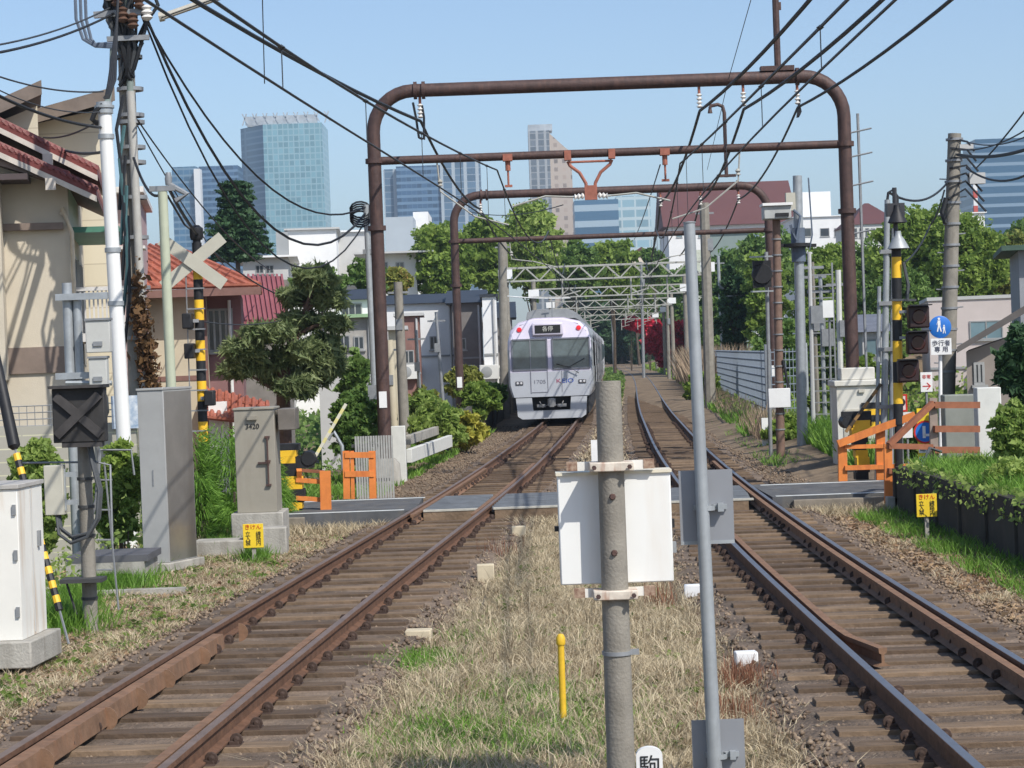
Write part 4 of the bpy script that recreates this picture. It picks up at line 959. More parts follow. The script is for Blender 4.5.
# cluster beside the line, left
simple_house('low_house', 'small house with a pale green gutter and white gables behind the pine', 322, 372, 318, 78, 7, mat('wall_mix', (.36,.34,.31), .85, 0, .25, 1.5), [(338,335,350,350),(354,336,364,350)], mat('green_fascia', (.28,.42,.24), .6), overh=.35)
simple_house('low_house', 'white dormer house under the dark roofs behind the pine', 334, 376, 300, 84, 6, whw, [(342,303,362,316,2)], navy, rh=.5)
simple_house('low_house', 'dark roofed house with white gable wall, right of the tall gantry post', 372, 452, 304, 100, 9, whw, [(430,336,438,350)], navy, rh=.55, ridge='x')
simple_house('low_house', 'brown house with a red gable seen between two poles', 398, 419, 316, 92, 5, mat('brown_red_wall', (.24,.13,.11), .8, 0, .25, 1.5), [(403,350,414,364)], lgry, overh=.2)
simple_house('row_house', 'grey terraced house with navy roof beside the train', 452, 481, 303, 96, 10, brnw, [(458,338,466,350)], navy, rh=.7, overh=.3)
t = simple_house('row_house', 'narrow house with bright white end wall just left of the train', 482, 496, 297, 92, 8, whw, [], navy, overh=.1)
simple_house('low_house', 'brown-grey house with low roof right behind the concrete pole by the train', 497, 512, 318, 99, 7, brnw, [], navy, rh=.8, overh=.2)
simple_house('shed', 'pale shed at track level behind the pine tree', 318, 345, 352, 66, 4, lgry, [(324,358,334,372)], darkw)
simple_house('shed', 'cream wall strip between the gantry post and a grey pole', 388, 400, 330, 70, 3, mat('wall_beige', (0,0,0)), [], lgry)
# hilltop on the right
maroofm = mat('maroon_far_roof', (.12,.05,.048), .7, 0, .06, .2)
t = simple_house('school_building', 'long white building with wide maroon roof on the hill at right', 668, 792, 225, 330, 18, whw, [(676+k*11,231,682+k*11,238,0) for k in range(10)], maroofm, rh=7.0, overh=.8, wm2=dgl2)
simple_house('white_block', 'white flat-roofed building right of the maroon roof', 794, 846, 217, 290, 14, whw, [(803,228,811,237,0),(820,228,829,237,0),(834,228,841,237,0)], wht)
simple_house('white_block', 'white billboard-like rooftop block above the flat-roofed building', 800, 830, 192, 300, 6, whw, [], None)
simple_house('villa', 'small villa with maroon hip roof next to the big gantry post', 852, 900, 224, 270, 14, offw, [(853+k*6,228,857+k*6,238,0) for k in range(6)], maroofm, rh=3.0, ridge='hip')
simple_house('white_block', 'white slanted roof peeking out above the right trees', 930, 984, 214, 260, 10, whw, [], white)
simple_house('low_house', 'grey-green building half hidden by trees behind the mesh fence', 708, 752, 232, 190, 10, mat('greygreen_wall', (.22,.27,.26), .8, 0, .08, .5), [], mat('green_fascia_dark', (.07,.12,.09), .7))
simple_house('low_house', 'pale building part behind the grey pole, left of the grey-green one', 690, 708, 250, 185, 8, mat('pale_green_wall', (.55,.58,.48), .8), [], None)
# pinkish building at right with window
t = simple_house('concrete_building', 'pale pinkish building with a wide window behind the blue round sign', 928, 1040, 299, 78, 8, mat('pink_concrete', (.56,.49,.46), .85, 0, .05, 1.5), [(969,320,1001,340,1)], lgry, overh=.05, wm2=dgl2, pyb=None)
simple_house('low_house', 'small house with slate roof and bluish window right of the big gantry post', 862, 884, 332, 82, 6, lgry, [(866,338,877,356,0)], mat('slate_roof', (.15,.16,.19), .7), rh=.7, wm2=dgl2)
# right corner house
YR = 44.
t = thing('corner_house', 'grey-brown house with sloping eaves at the right edge', 'house', (P(1000,350,YR).x,YR,-.3))
x0 = P(966,350,YR).x; x1 = x0+6
b = MB(); b.prism([(x0,YR,-.3),(x1,YR,-.3),(x1,YR,P(1024,318,YR).z+1.2),(x0,YR,P(962,352,YR).z)], (1.3,6,0)); b.build('wall', mat('wall_taupe', (.25,.215,.19), .85, 0, .1, 1.5), t)
p, q = P(957,353,YR-.5), P(1010,322,YR-.5); e = (q-p)*2.2
b = MB(); b.prism([p, p+e, p+e+Vector((0,0,.18)), p+Vector((0,0,.12))], (1.45,6.8,0)); b.build('roof', mat('slate_brown', (.10,.09,.085), .6, 0, .15, 3), t)
winp(t,974,362,984,385,YR)
simple_house('tall_house', 'grey house wall with dark tiled top cut by the right edge, above the eaves', 1018, 1060, 250, 52, 5, mat('wall_cool_grey', (.33,.34,.36), .85, 0, .08, 2), [], mat('green_fascia_dark', (0,0,0)), overh=.4)
# big brick-red and white clutter behind far gantries
simple_house('station_shed', 'small building with red canopy far behind the lattice gantries', 655, 690, 262, 380, 8, offw, [(660,268,666,276,0),(670,268,676,276,0),(680,268,686,276,0)], mat('canopy_red', (.42,.08,.05), .6), rh=1.0)
simple_house('station_shed', 'cream gabled building at the foot of the centre trees, behind the wires', 628, 655, 256, 390, 8, mat('cream_far', (.68,.6,.48), .8), [(636,262,642,270,0)], maroofm, rh=1.6, ridge='y')
simple_house('station_shed', 'grey blocky building under the maroon school, behind the concrete pole', 690, 716, 252, 365, 8, gryw, [(694,258,702,266,0),(705,258,712,266,0)], lgry)
# ---------- trees
barkm = mat('bark', (.10,.075,.055), .95, 0, .3, 6, bump=.6); barkr = mat('bark_reddish', (.13,.08,.06), .95, 0, .25, 6, bump=.6)
LF = {
 'bright': leafmat('leaf_bright', (0.111,0.195,0.033), (0.351,0.468,0.104), .5, .5),
 'mid': leafmat('leaf_mid', (0.065,0.143,0.033), (0.234,0.351,0.091), .5, .45),
 'yell': leafmat('leaf_yellowish', (0.130,0.169,0.039), (0.351,0.364,0.091), .4, .35, (0.364,0.208,0.078)),
 'dark': leafmat('leaf_dark', (0.019,0.055,0.023), (0.065,0.130,0.052), .5, .25),
 'pine': leafmat('leaf_pine', (0.091,0.143,0.052), (0.312,0.364,0.169), 1.5, .4),
 'fresh': leafmat('leaf_fresh', (0.156,0.260,0.052), (0.442,0.546,0.156), .9, .5),
 'red': leafmat('flower_red', (.42,.012,.025), (.66,.04,.08), .8, .2),
 'dry': leafmat('brush_dry', (.17,.12,.085), (.36,.27,.20), 1.2, .2),
 'ivy': leafmat('leaf_ivy', (.10,.05,.03), (.22,.13,.06), 3, .2),
 'yflow': leafmat('leaf_yellow_shrub', (.25,.27,.03), (.55,.5,.1), 3, .35),
}
def tree(label, base, crowns, leaf, size, n_clump, per, cr, cat='tree', name='broadleaf_tree', bark=None, tr=.16, group=None, flat=0, trunk=True, z0=None, shell=.75):
    """crowns: list of (centre, radii)"""
    base = Vector(base); t = thing(name, label, cat, base, group)
    pts = []; cl = []
    tot = sum(c[1][0]*c[1][1]+c[1][0]*c[1][2] for c in crowns)
    for c, r in crowns:
        k = max(3, int(n_clump*(r[0]*r[1]+r[0]*r[2])/tot)); p, cc = blob(c, r, k, per, cr, shell); pts.append(p); cl.append(cc)
    V, Fq = leaves(np.concatenate(pts), size, flat=flat); npmesh('crown' if trunk else 'foliage', V, Fq, LF[leaf], t)
    b = MB(); cl = np.concatenate(cl)
    if trunk:
        top = Vector(np.mean([c[0] for c in crowns], axis=0)); h = top.z-base.z
        mid = base.lerp(top, .5)+Vector((random.uniform(-.06,.06)*h, 0, 0)); b.tube([base, mid, top], [tr, tr*.7, tr*.3], 9)
        for c in cl[RNG.choice(len(cl), min(14, len(cl)), replace=False)]:
            s_ = base.lerp(top, random.uniform(.4,.85)); b.tube([s_, s_.lerp(Vector(c), .5)+Vector((0,0,.05*h)), c], [tr*.35, tr*.22, tr*.08], 5)
        b.build('trunk', bark or barkm, t)
    else:
        for c in cl[RNG.choice(len(cl), min(10, len(cl)), replace=False)]: b.tube([base, base.lerp(Vector(c), .5), c], [.02,.015,.006], 4)
        b.build('stem', bark or barkm, t)
    return t
def ptree(label, px0, px1, pyt, pyb, Y, leaf, size_px=3.0, dens=1.0, parts=4, zg=-.5, dy=.8, **k):
    """crown filling the given box in the picture, at distance Y"""
    a, b_ = P(px0, pyb, Y), P(px1, pyt, Y); cx = (a.x+b_.x)/2; w = abs(b_.x-a.x)/2; zc = (a.z+b_.z)/2; hz = (b_.z-a.z)/2
    cr = []
    for i in range(parts):
        u = (i+.5)/parts*2-1; rw = w*(.55 if parts > 1 else 1); 
        cr.append(((cx+u*w*.55, Y+random.uniform(-.3,.3)*w*dy, zc+random.uniform(-.12,.22)*hz*(1-abs(u))), (rw, rw*dy, hz*random.uniform(.72,.92))))
    cr.append(((cx, Y, zc), (w*.7, w*dy*.8, hz)))
    s_ = F/Y; size = size_px/s_; area = (px1-px0)*(pyb-pyt)
    ncl = int(max(90, area/26*dens)); per = 70
    return tree(label, (cx, Y, min(zg, a.z)), cr, leaf, size, ncl, per, max(.10, min(w,hz)*.24), tr=max(.08, w*.06), **k)
BG = 'trees in the background'
# cedar
def conifer(label, px0, px1, pyt, pyb, Y):
    a, b_ = P(px0,pyb,Y), P(px1,pyt,Y); cx = (a.x+b_.x)/2; w = (b_.x-a.x)/2; hz = b_.z-a.z
    t = thing('cedar_tree', label, 'tree', (cx,Y,-1))
    C = []
    for k in range(12):
        f = (k+.3)/12; rr = w*(1-.72*f**1.1)*random.uniform(.72,1.08); z = a.z + f*hz
        for j in range(9):
            an = j*.7+k*.45+random.uniform(-.2,.2); L_ = rr*random.uniform(.65,1.05)
            for u in np.linspace(.15,1,8): C.append(RNG.normal(0,1,(30,3))*np.array([.09,.09,.035])*w*(1.25-.5*u) + np.array([cx+math.cos(an)*L_*u, Y+math.sin(an)*L_*u, z+.05*hz*u-.05*hz*u*u+random.uniform(-.008,.008)*hz]))
    V, Fq = leaves(np.concatenate(C), 2.6/(F/Y), flat=.3); npmesh('crown', V, Fq, LF['dark'], t)
    b = MB(); b.tube([(cx,Y,-1),(cx,Y,b_.z-.1)],[.3,.05],8); b.build('trunk', barkm, t)
conifer('dark spreading cedar in front of the small blue towers', 197, 276, 180, 262, 130)
tree_specs = [
 ('olive green tree behind the pine, below the white building', 288, 350, 262, 312, 105, 'mid'),
 ('low tree in front of the grey slab building', 348, 388, 258, 300, 108, 'mid'),
 ('sparse olive tree right of the tall gantry post', 384, 412, 266, 302, 112, 'yell'),
 ('rounded bright green tree left of the second gantry', 408, 474, 219, 305, 150, 'bright'),
 ('rounded green tree behind the second gantry bar, above the grey terraced house', 462, 512, 214, 300, 155, 'bright'),
 ('light feathery tree left of the slim tower, tallest in the centre', 498, 562, 199, 300, 170, 'fresh'),
 ('dense dark green tree under the slim tower', 548, 600, 240, 305, 185, 'mid'),
 ('rounded green tree in front of the wide blue office block', 582, 640, 236, 300, 200, 'bright'),
 ('shade-dark leafy mass over the tracks where they vanish', 582, 660, 288, 362, 345, 'dark'),  # dark leaf colour stands in for the shade under the far trees
 ('shade-dark tree right of the vanishing tracks, above the red azaleas', 640, 700, 285, 368, 338, 'dark'),  # leaves coloured dark for the shaded tunnel mouth
 ('dark tall hedge tree behind the mesh fence, left part', 716, 752, 262, 362, 120, 'dark'),
 ('mid green tree behind the black signal back', 744, 790, 246, 362, 118, 'bright'),
 ('tree between the school roof and the grey pole', 735, 800, 228, 300, 170, 'mid'),
 ('sunlit green tree right of the grey pole, below the flat-roofed building', 790, 856, 240, 350, 128, 'bright'),
 ('dark green tree behind the big gantry post', 832, 892, 236, 350, 135, 'mid'),
 ('green hedge tree low between the thin poles', 800, 850, 300, 415, 90, 'bright'),
 ('large rounded bright tree left of the right utility pole', 872, 962, 202, 325, 120, 'bright'),
 ('large yellow-green tree right of the right utility pole', 925, 1005, 210, 325, 118, 'bright'),
 ('reddish-tipped tree under the banded office block', 972, 1030, 226, 315, 122, 'yell'),
 ('darker green tree at the right edge behind the pink building', 1000, 1050, 215, 300, 150, 'mid'),
 ('low dark green tree beneath the large rounded one', 868, 935, 268, 345, 105, 'mid'),
 ('leafy wall of trees behind the mesh fence, low right part', 752, 806, 310, 412, 84, 'mid'),
 ('dark undergrowth tree right behind the end of the fence', 690, 730, 318, 372, 135, 'mid'),
 ('leafy thicket under the white signal box trees', 846, 884, 345, 440, 70, 'bright'),
 ('shade-dark thicket left of the vanishing tracks behind the train', 560, 614, 286, 366, 335, 'dark'),  # shade beside the far tracks is put into the leaf colour
 ('green tree over the far brown brush', 692, 728, 300, 366, 150, 'mid'),
 ('broad green tree hiding the foot of the maroon-roofed school', 652, 712, 264, 350, 262, 'mid'),
 ('darker tree between school foot and the tall grey-green building', 700, 745, 272, 366, 200, 'dark'),
 ('small green tree right above the lattice gantries', 612, 662, 266, 320, 300, 'bright'),
 ('shade-dark tree filling the vanishing point of the tracks', 590, 645, 322, 368, 352, 'dark'),  # extra tree, its dark leaves paint the tunnel's shade
 ('shade-dark tree closing the right side of the vanishing tracks', 625, 680, 326, 374, 320, 'dark'),  # extra tree, leaf colour carries the shade around the far tracks
 ('mid green trees in front of the grey-green building', 694, 762, 248, 350, 176, 'mid'),
 ('green shrub mass low behind the white signal box', 848, 900, 310, 400, 88, 'mid'),
 ('light green tree far left of the school roof, beside the cream gable', 640, 668, 246, 285, 230, 'mid'),
]
for s_ in tree_specs: ptree(*s_, group=BG)
ptree('dark evergreen bush at the right edge above the grass', 996, 1062, 322, 408, 36, 'dark', size_px=5, dens=1.3, zg=-.3, name='evergreen_bush', cat='bush')
# pine tree in the garden
def pine():
    Y = 48.; b0 = P(284,420,Y); base = Vector((b0.x, Y, -1.2)); t = thing('pine_tree', 'garden pine with reddish trunk and layered needles behind the grey relay cabinet', 'tree', base)
    pads = [(316,277,20,10),(300,296,24,9),(330,300,14,9),(268,333,24,9),(300,322,28,10),(244,348,20,9),(262,362,30,9),(322,345,20,11),(300,352,26,9),(298,385,22,12),(318,372,16,12),(236,370,14,7),(336,322,12,9),(330,365,14,12),(282,378,20,10)]
    C = []; tips = []
    for px, py, rx, ry in pads:
        c = P(px, py, Y + random.uniform(-.8,.8)); r = np.array([rx, rx*.8, ry])/(F/Y)
        p, cc = blob(c, r, int(rx*ry/7)+11, 50, .14, .5); C.append(p); tips.append(c)
    V, Fq = leaves(np.concatenate(C), .05, aspect=5); npmesh('crown', V, Fq, LF['pine'], t)
    b = MB(); tr = [base, P(283,395,Y), P(285,362,Y), P(296,335,Y), P(306,310,Y), P(314,285,Y)]; b.tube(tr, [.17,.15,.13,.1,.07,.03], 9)
    for c in tips: s_ = min(tr[1:], key=lambda q: (q-c).length + max(0, q.z-c.z)*2); b.tube([s_, s_.lerp(c,.5)+Vector((0,0,.06)), c], [.06,.04,.015], 5)
    b.build('trunk', barkr, t)
pine()
ptree('broad dark garden shrub right of the pine, in front of the fence', 332, 380, 392, 462, 46.5, 'mid', size_px=3.5, dens=1.6, zg=-1, name='garden_shrub', cat='bush')
# grassy bank bush between the cabinets
p0 = P(215,470,34); 
t = thing('bamboo_grass', 'bright green drooping grass clump between the steel and the relay cabinet', 'bush', (p0.x,34,-1))
n = 30000; kk = RNG.integers(0,9,n); mx_ = np.array([-.9,-.35,.1,.45,-1.3,.25,-.6,.55,-.1])[kk]; my_ = np.array([.3,-.2,.4,.0,.6,-.5,.8,.9,.9])[kk]; mh = np.array([1.7,1.5,2.0,1.35,1.9,1.1,2.1,1.7,2.2])[kk]
th = RNG.uniform(0,6.28,n); hgt = RNG.uniform(0,1,n)**.6; rx = .5*np.sqrt(1-hgt**2*.9)*RNG.uniform(.75,1.1,n)
X = p0.x + .1 + mx_ + np.cos(th)*rx; Yc = 34.0 + my_ + np.sin(th)*rx; Zc = -.9 + hgt*mh*RNG.uniform(.85,1.08,n)
c = np.stack([X,Yc,Zc],1); out = np.stack([np.cos(th)*.8,np.sin(th)*.8,RNG.uniform(-1.2,.5,n)],1)*RNG.uniform(.08,.24,(n,1)); e = np.cross(out, RNG.normal(size=(n,3))); e /= np.linalg.norm(e,axis=1,keepdims=True); e *= .008
V = np.stack([c-e, c+e, c+out],1).reshape(-1,3); npmesh('foliage', V, np.arange(n*3).reshape(n,3), greeng, t)
b = MB(); [b.tube([(p0.x+.15+math.cos(a)*.2,34.2+math.sin(a)*.2,-1),(p0.x+.15+math.cos(a)*.6,34.2+math.sin(a)*.5,.4)],.02,5) for a in np.linspace(0,6,7)]; b.build('stem', barkm, t)
# shrubs
sh = [
 ('leafy green shrub behind the left signal post', 10,62,430,560,30,'fresh'),
 ('leafy green shrub between the signal post and the steel cabinet', 96,142,440,545,29.6,'bright'),
 ('low green shrub behind the steel cabinet', 186,232,490,535,35,'mid'),
 ('green and yellow shrub at the foot of the tall gantry post', 405,468,402,452,58,'fresh'),
 ('yellow flowering shrub by the track, left of the train', 436,490,412,448,60,'yflow'),
 ('dense green bush left of the train front', 458,502,382,420,70,'bright'),
 ('tangled shrubs behind the white concrete beam', 402,450,392,425,66,'fresh'),
 ('tangled olive shrub before the dark roofed house', 404,446,388,424,72,'yell'),
 ('tall olive shrub before the grey terraced house', 446,484,366,400,78,'yell'),
 ('leafy garden shrub between pine and tall gantry post', 338,372,350,410,60,'mid'),
 ('green shrub under the white end wall', 480,506,384,404,80,'mid'),
 ('low green bush right of the right track, in front of the brown brush', 684,722,374,404,98,'bright'),
 ('green weeds at the foot of the ladder pole', 764,812,412,455,55,'bright'),
 ('bright bush below the thin poles at right', 806,846,385,440,62,'bright'),
 ('green weeds behind the orange fence', 846,905,420,470,45,'bright'),
 ('red azalea mound right of the vanishing tracks', 644,696,320,368,200,'red'),
 ('red azalea clump above the vanishing tracks, left one', 624,636,318,328,235,'red'),
 ('red azalea clump between the far gantry posts', 636,662,319,334,228,'red'),
 ('grassy green shrub on top of the retaining wall', 945,1000,455,492,32,'fresh'),
 ('grassy green shrub on the retaining wall at the right edge', 985,1040,458,505,28,'fresh'),
 ('pale climbing plant on the right edge above the grass', 990,1040,400,470,31,'fresh'),
 ('dark shrub beside the road fence at right', 905,945,405,465,42,'mid'),
]
for lb, x0, x1, y0, y1, Y, lf in sh:
    ptree(lb, x0, x1, y0, y1, Y, lf, size_px=3.6 if Y > 100 else 4.2, dens=1.3, parts=3, name='shrub', cat='bush', trunk=False, group='shrubs along the line', zg=-.6 if x0 > 500 or Y > 50 else -1.2)
# ivy on the utility pole and pale weeds
# ---------- helpers for street furniture
def zgp(px, py, z=-.3): return G(px, py, z)
def cabinet(name, label, pxl, pxr, pxb, Y, Yb, zt_, zb_, m, m_lid=None, cat='cabinet', lid=.03, doors=True, plinth=None, pm=concrete):
    A = P(pxr, 450, Y); A.z = zb_; L_ = P(pxl, 450, Y); L_.z = zb_; B = P(pxb, 450, Yb); B.z = zb_; C = B + (L_-A)
    t = thing(name, label, cat, ((A.x+L_.x)/2, (A.y+B.y)/2, zb_-(plinth or 0)))
    b = MB(); b.prism([L_, A, B, C], (0,0,zt_-zb_)); body = b.build('casing', m, t, bevel=.006)
    c = (L_+A+B+C)/4; b = MB(); b.prism([Vector((c.x+(q.x-c.x)*1.05, c.y+(q.y-c.y)*1.05, zt_)) for q in (L_,A,B,C)], (0,0,lid)); b.build('lid', m_lid or m, t, bevel=.005)
    if plinth:
        b = MB(); b.prism([Vector((c.x+(q.x-c.x)*1.3, c.y+(q.y-c.y)*1.25, zb_-plinth)) for q in (L_,A,B,C)], (0,0,plinth-.001)); b.build('plinth', pm, t, bevel=.015)
    return t, L_, A, B
def pole(name, label, cat, pxt, pyt, pxb, pyb, Y, r0, r1, m, zg=-.3, n=12, part='pole', cap=True):
    a, base = lean_axis(pxt, pyt, pxb, pyb, Y, zg); t = thing(name, label, cat, base)
    b = MB(); b.tube([base, a], [r0, r1], n)
    b.build(part, m, t); return t, base, a
def onpole(base, a, z): return base + (a-base)*((z-base.z)/(a.z-base.z))
def stripes(t, base, a, r, z0, z1, step, first=0, nm='striped_sleeve'):
    b = MB(); z = z0; k = first
    while z < z1-.01:
        zz = min(z+step, z1); p, q = onpole(base,a,z), onpole(base,a,zz); b.tube([p, q], r, 14, m=k % 2, cap=(z==z0 or zz==z1)); z = zz; k += 1
    return b.build(nm, [yellow, blackm], t)

# ---------- left foreground
zt_ = P(15,489,19.3).z; 
t, L_, A, B = cabinet('signal_cabinet', 'white metal cabinet on a plinth cut by the left edge', -60, 15, 40, 19.3, 20.05, zt_, P(15,641,19.3).z, whitest, mat('lid_grey', (.42,.40,.37), .6), plinth=.24, lid=.04)
b = MB()
for z in (.25, .75, 1.15): b.box(A+Vector((-.03,-.012,z)), (.03,.02,.09))
each(b, 'hinge', galvd, t)
b = MB(); b.box(A.lerp(B,.8)+Vector((v_.y,-v_.x,0))*.012+Vector((0,0,.85)), (.02,.05,.14)) if False else b.box(A.lerp(B,.75)+Vector((.012,0,.85)), (.03,.05,.14)); b.build('handle', galvd, t)
for f_ in (.0,):
    b = MB(); v = (B-A).normalized(); nrm = Vector((v.y,-v.x,0)); 
    b.beam(A.lerp(B,.5)+nrm*.006+Vector((0,0,.03)), A.lerp(B,.5)+nrm*.006+Vector((0,0,zt_-A.z-.03)), .01); b.build('door_seam', lgry, t)
t, L_, A, B = cabinet('steel_cabinet', 'tall narrow stainless steel cabinet beside the bright green drooping grass', 139, 165, 193, 28.3, 28.95, P(165,390,28.3).z, P(165,563,28.3).z, mat('cabinet_front_grey', (.36,.36,.35), .5, .2, .06, 3, stain=(.25,.24,.22), stain_amt=.4), plinth=.12)
v = (B-A).normalized(); nrm = Vector((v.y,-v.x,0)); b = MB(); h_ = P(165,390,28.3).z-A.z; b.prism([A+v*.02+nrm*.002+Vector((0,0,.02)), B-v*.02+nrm*.002+Vector((0,0,.02)), B-v*.02+nrm*.006+Vector((0,0,.02)), A+v*.02+nrm*.006+Vector((0,0,.02))], (0,0,h_-.04)); b.build('side_sheen_overlay', mat('stainless_reflection', (.36,.34,.32), .28, .7, .2, .8, stain=(.16,.13,.1), stain_amt=.6, bump=.15, bscale=3), t)  # overlay for the steel side's sheen; brown reflection put into its colour
b = MB(); q = P(165,482,28.3); b.box(L_.lerp(A,.5)+Vector((0,-.006,1.1)), (.015,.012,.2)); b.build('handle', galvd, t)
t, L_, A, B = cabinet('relay_cabinet', 'taupe relay cabinet with bar lock and pitched lid on a stepped plinth', 235, 275, 280, 31.2, 31.9, P(276,409,31.2).z, P(276,512,31.2).z, mat('cabinet_taupe', (.30,.275,.225), .6, 0, .06, 3, stain=(.2,.17,.13), stain_amt=.3), plinth=.42)
zc = (P(255,445,31.2)).z; b = MB(); x_ = P(268,460,31.2).x
b.tube([(x_,31.16,P(268,437,31.2).z),(x_,31.16,P(268,485,31.2).z)], .012, 6)
for py in (437,461,485): q = P(268,py,31.2); b.box((x_,31.175,q.z),(.07,.04,.03))
q = P(258,463,31.2); b.beam((q.x,31.17,q.z),(x_+.03,31.17,q.z),.025); b.build('bar_lock', rust, t)
b = MB(); q0_, q1_ = P(276,430,31.5), P(296,408,31.5); b.b2(q0_.x+.05,q1_.x,31.3,31.9,q0_.z,q1_.z); b.build('side_hood', mat('cabinet_taupe_shaded', (.16,.14,.12), .6, 0, .2, 3), t, bevel=.01)  # dappled shade of the cabinet side painted as a darker, mottled taupe
b = MB(); q = P(252,418,31.2); b.box((q.x,31.17,q.z),(.14,.05,.05)); b.build('vent_hood', mat('cabinet_taupe', (0,0,0)), t)
text('lettering', '3420', .10, (q.x,31.19,q.z-.12), blackm, t)
b = MB(); p = G(222,560,-.3); b.box((P(222,560,30).x, 30.6, -.2), (.9,.5,.26)); b.box((P(255,560,30).x+.1, 30.5, -.12), (.6,.3,.42)); tag(b.build('concrete_step', concrete, bevel=.02), 'broken concrete steps at the foot of the taupe relay cabinet', 'steps')
def yellow_sign(px, py0, py1, pyb, Y, w, label):
    c = P(px, (py0+py1)/2, Y); h = P(px,py0,Y).z-P(px,py1,Y).z; zb_ = G(px,pyb,-.3).z
    t = thing('notice_board', label, 'sign', (c.x, Y, -.3))
    b = MB(); b.box((c.x, Y+.03, (c.z-.3)/2), (.05,.04,c.z+.3)); b.build('stake', concrete, t)
    b = MB(); b.box(c, (w,.02,h)); bd = b.build('board', mat('sign_yellow', (.80,.56,.03), .5, 0, .04, 6), t, bevel=.004)
    text('lettering', 'きけん', .075, (c.x, Y-.013, c.z+h*.36), mat('sign_red', (.55,.03,.02), .5), t)
    for k, s_ in enumerate(('線\n路\n内','立\n入\n禁')):
        text('lettering', s_, .072, (c.x+(.07 if k==0 else -.07), Y-.013, c.z-h*.12), blackm, t, line=.85)
yellow_sign(253,524,548,560,29.2,.27,'small yellow notice board on a stake in front of the relay cabinet')
yellow_sign(927,494,517,535,29.0,.27,'small yellow notice board on a stake beside the dark retaining wall')
# left signal post
t, base, a = pole('signal_post', 'grey concrete signal post with black square indicator and looping cables, left foreground', 'signal', 82,392,90,622,22.2,.078,.066, polegrey)
c = P(80,415,22.0); b = MB(); b.box(c,(.52,.16,.54)); hd = b.build('indicator_box', mat('black_faded', (.035,.033,.032), .7, 0, .3, 6), t, bevel=.01)
b = MB()
for s_ in (-1,1): b.beam(c+Vector((-.22,-.10,-.2*s_)), c+Vector((.22,-.10-.01*s_,.2*s_)), .05, .085)
b.box(c+Vector((0,-.02,.285)),(.56,.3,.03)); b.box(c+Vector((.02,0,-.29)),(.4,.14,.06)); b.build('crossed_lamps', mat('black_faded2', (.055,.05,.048), .6, 0, .3, 6), hd)
c2 = P(55,490,22.1); b = MB(); b.box(c2,(.19,.16,.5)); jb = b.build('junction_box', mat('box_cream', (.50,.48,.40), .6, 0, .06, 5), t, bevel=.008)
b = MB(); b.box(c2+Vector((.14,.02,.15)),(.16,.03,.05)); b.box(c2+Vector((.14,.02,-.13)),(.16,.03,.05)); b.box(c2+Vector((.1,-.01,0)),(.02,.03,.42)); b.build('mounting', galv, jb)
for k, (r_, o) in enumerate(((.016,0),(.014,.03),(.018,-.03))):
    b = MB(); pts = [P(58,515,22.1), P(60,528+3*k,22.0), P(72,537+3*k,21.95), P(88,533+2*k,21.95), P(98,518,22), P(100,490,22), P(93,462,22.05), P(90,445,22.1)]
    b.tube([p+Vector((o*.3,o,0)) for p in pts], r_, 6); b.build('cable_loop', mat('cable_grey', (.07,.075,.08), .6, 0, .2, 5), t)
b = MB()
for py in (537, 583, 600, 508, 480): q = onpole(base,a,P(88,py,22.2).z); b.lathe(q, [(.075,0),(.085,0),(.085,.03),(.075,.03)], n=14)
q = P(83,580,22.1); b.box((q.x,22.1,q.z),(.42,.3,.04)); b.tube([q+Vector((-.18,0,0)), P(76,615,22.1)], .012, 5); each(b, 'band', mat('dark_steel', (.07,.07,.07), .6, .3), t)
b = MB()
pts = [(20,462),(72,462)]; b.tube([P(22,463,22.4), P(95,462,22.2), P(110,465,22.2), P(112,545,22.2)], .012, 6); b.tube([P(99,450,22.5), P(131,450,22.5), P(134,475,22.5)], .012, 6); b.tube([P(104,462,22.2), P(118,610,22.2)], .01, 5)
for py in (480,510,540,570): b.tube([P(96,py,22.2), P(112,py,22.2)], .009, 5)
b.tube([P(94,430,22.3),P(99,455,22.3),P(96,500,22.3),P(90,520,22.3)],.02,6); b.build('conduit_frame', galvd, t)
# guy guard
a1 = P(-6,350,21.5); a2 = P(14,446,21.2); a3 = P(57,604,20.8); 
t = thing('guy_wire', 'stay wire with black sleeve and yellow-black striped guard at the far left', 'guy wire', (a3.x,a3.y,-.4))
b = MB(); b.tube([a1+(a1-a2)*.6, a1, a2-Vector((0,0,.0)), a2.lerp(a3,.02)], [.05,.05,.06,.03], 10); b.build('sleeve', blackm, t)
b = MB(); k = 0; p0_ = a2.lerp(a3,.0); 
b.tube([a2, a3+(a3-a2)*.25], .012, 5); b.build('stay', galvd, t)
b = MB()
for k in range(22): b.tube([a2.lerp(a3,.05+k*.045), a2.lerp(a3,.05+(k+1)*.045)], .035, 8, m=k%2)
b.build('striped_guard', [yellow, blackm], t)
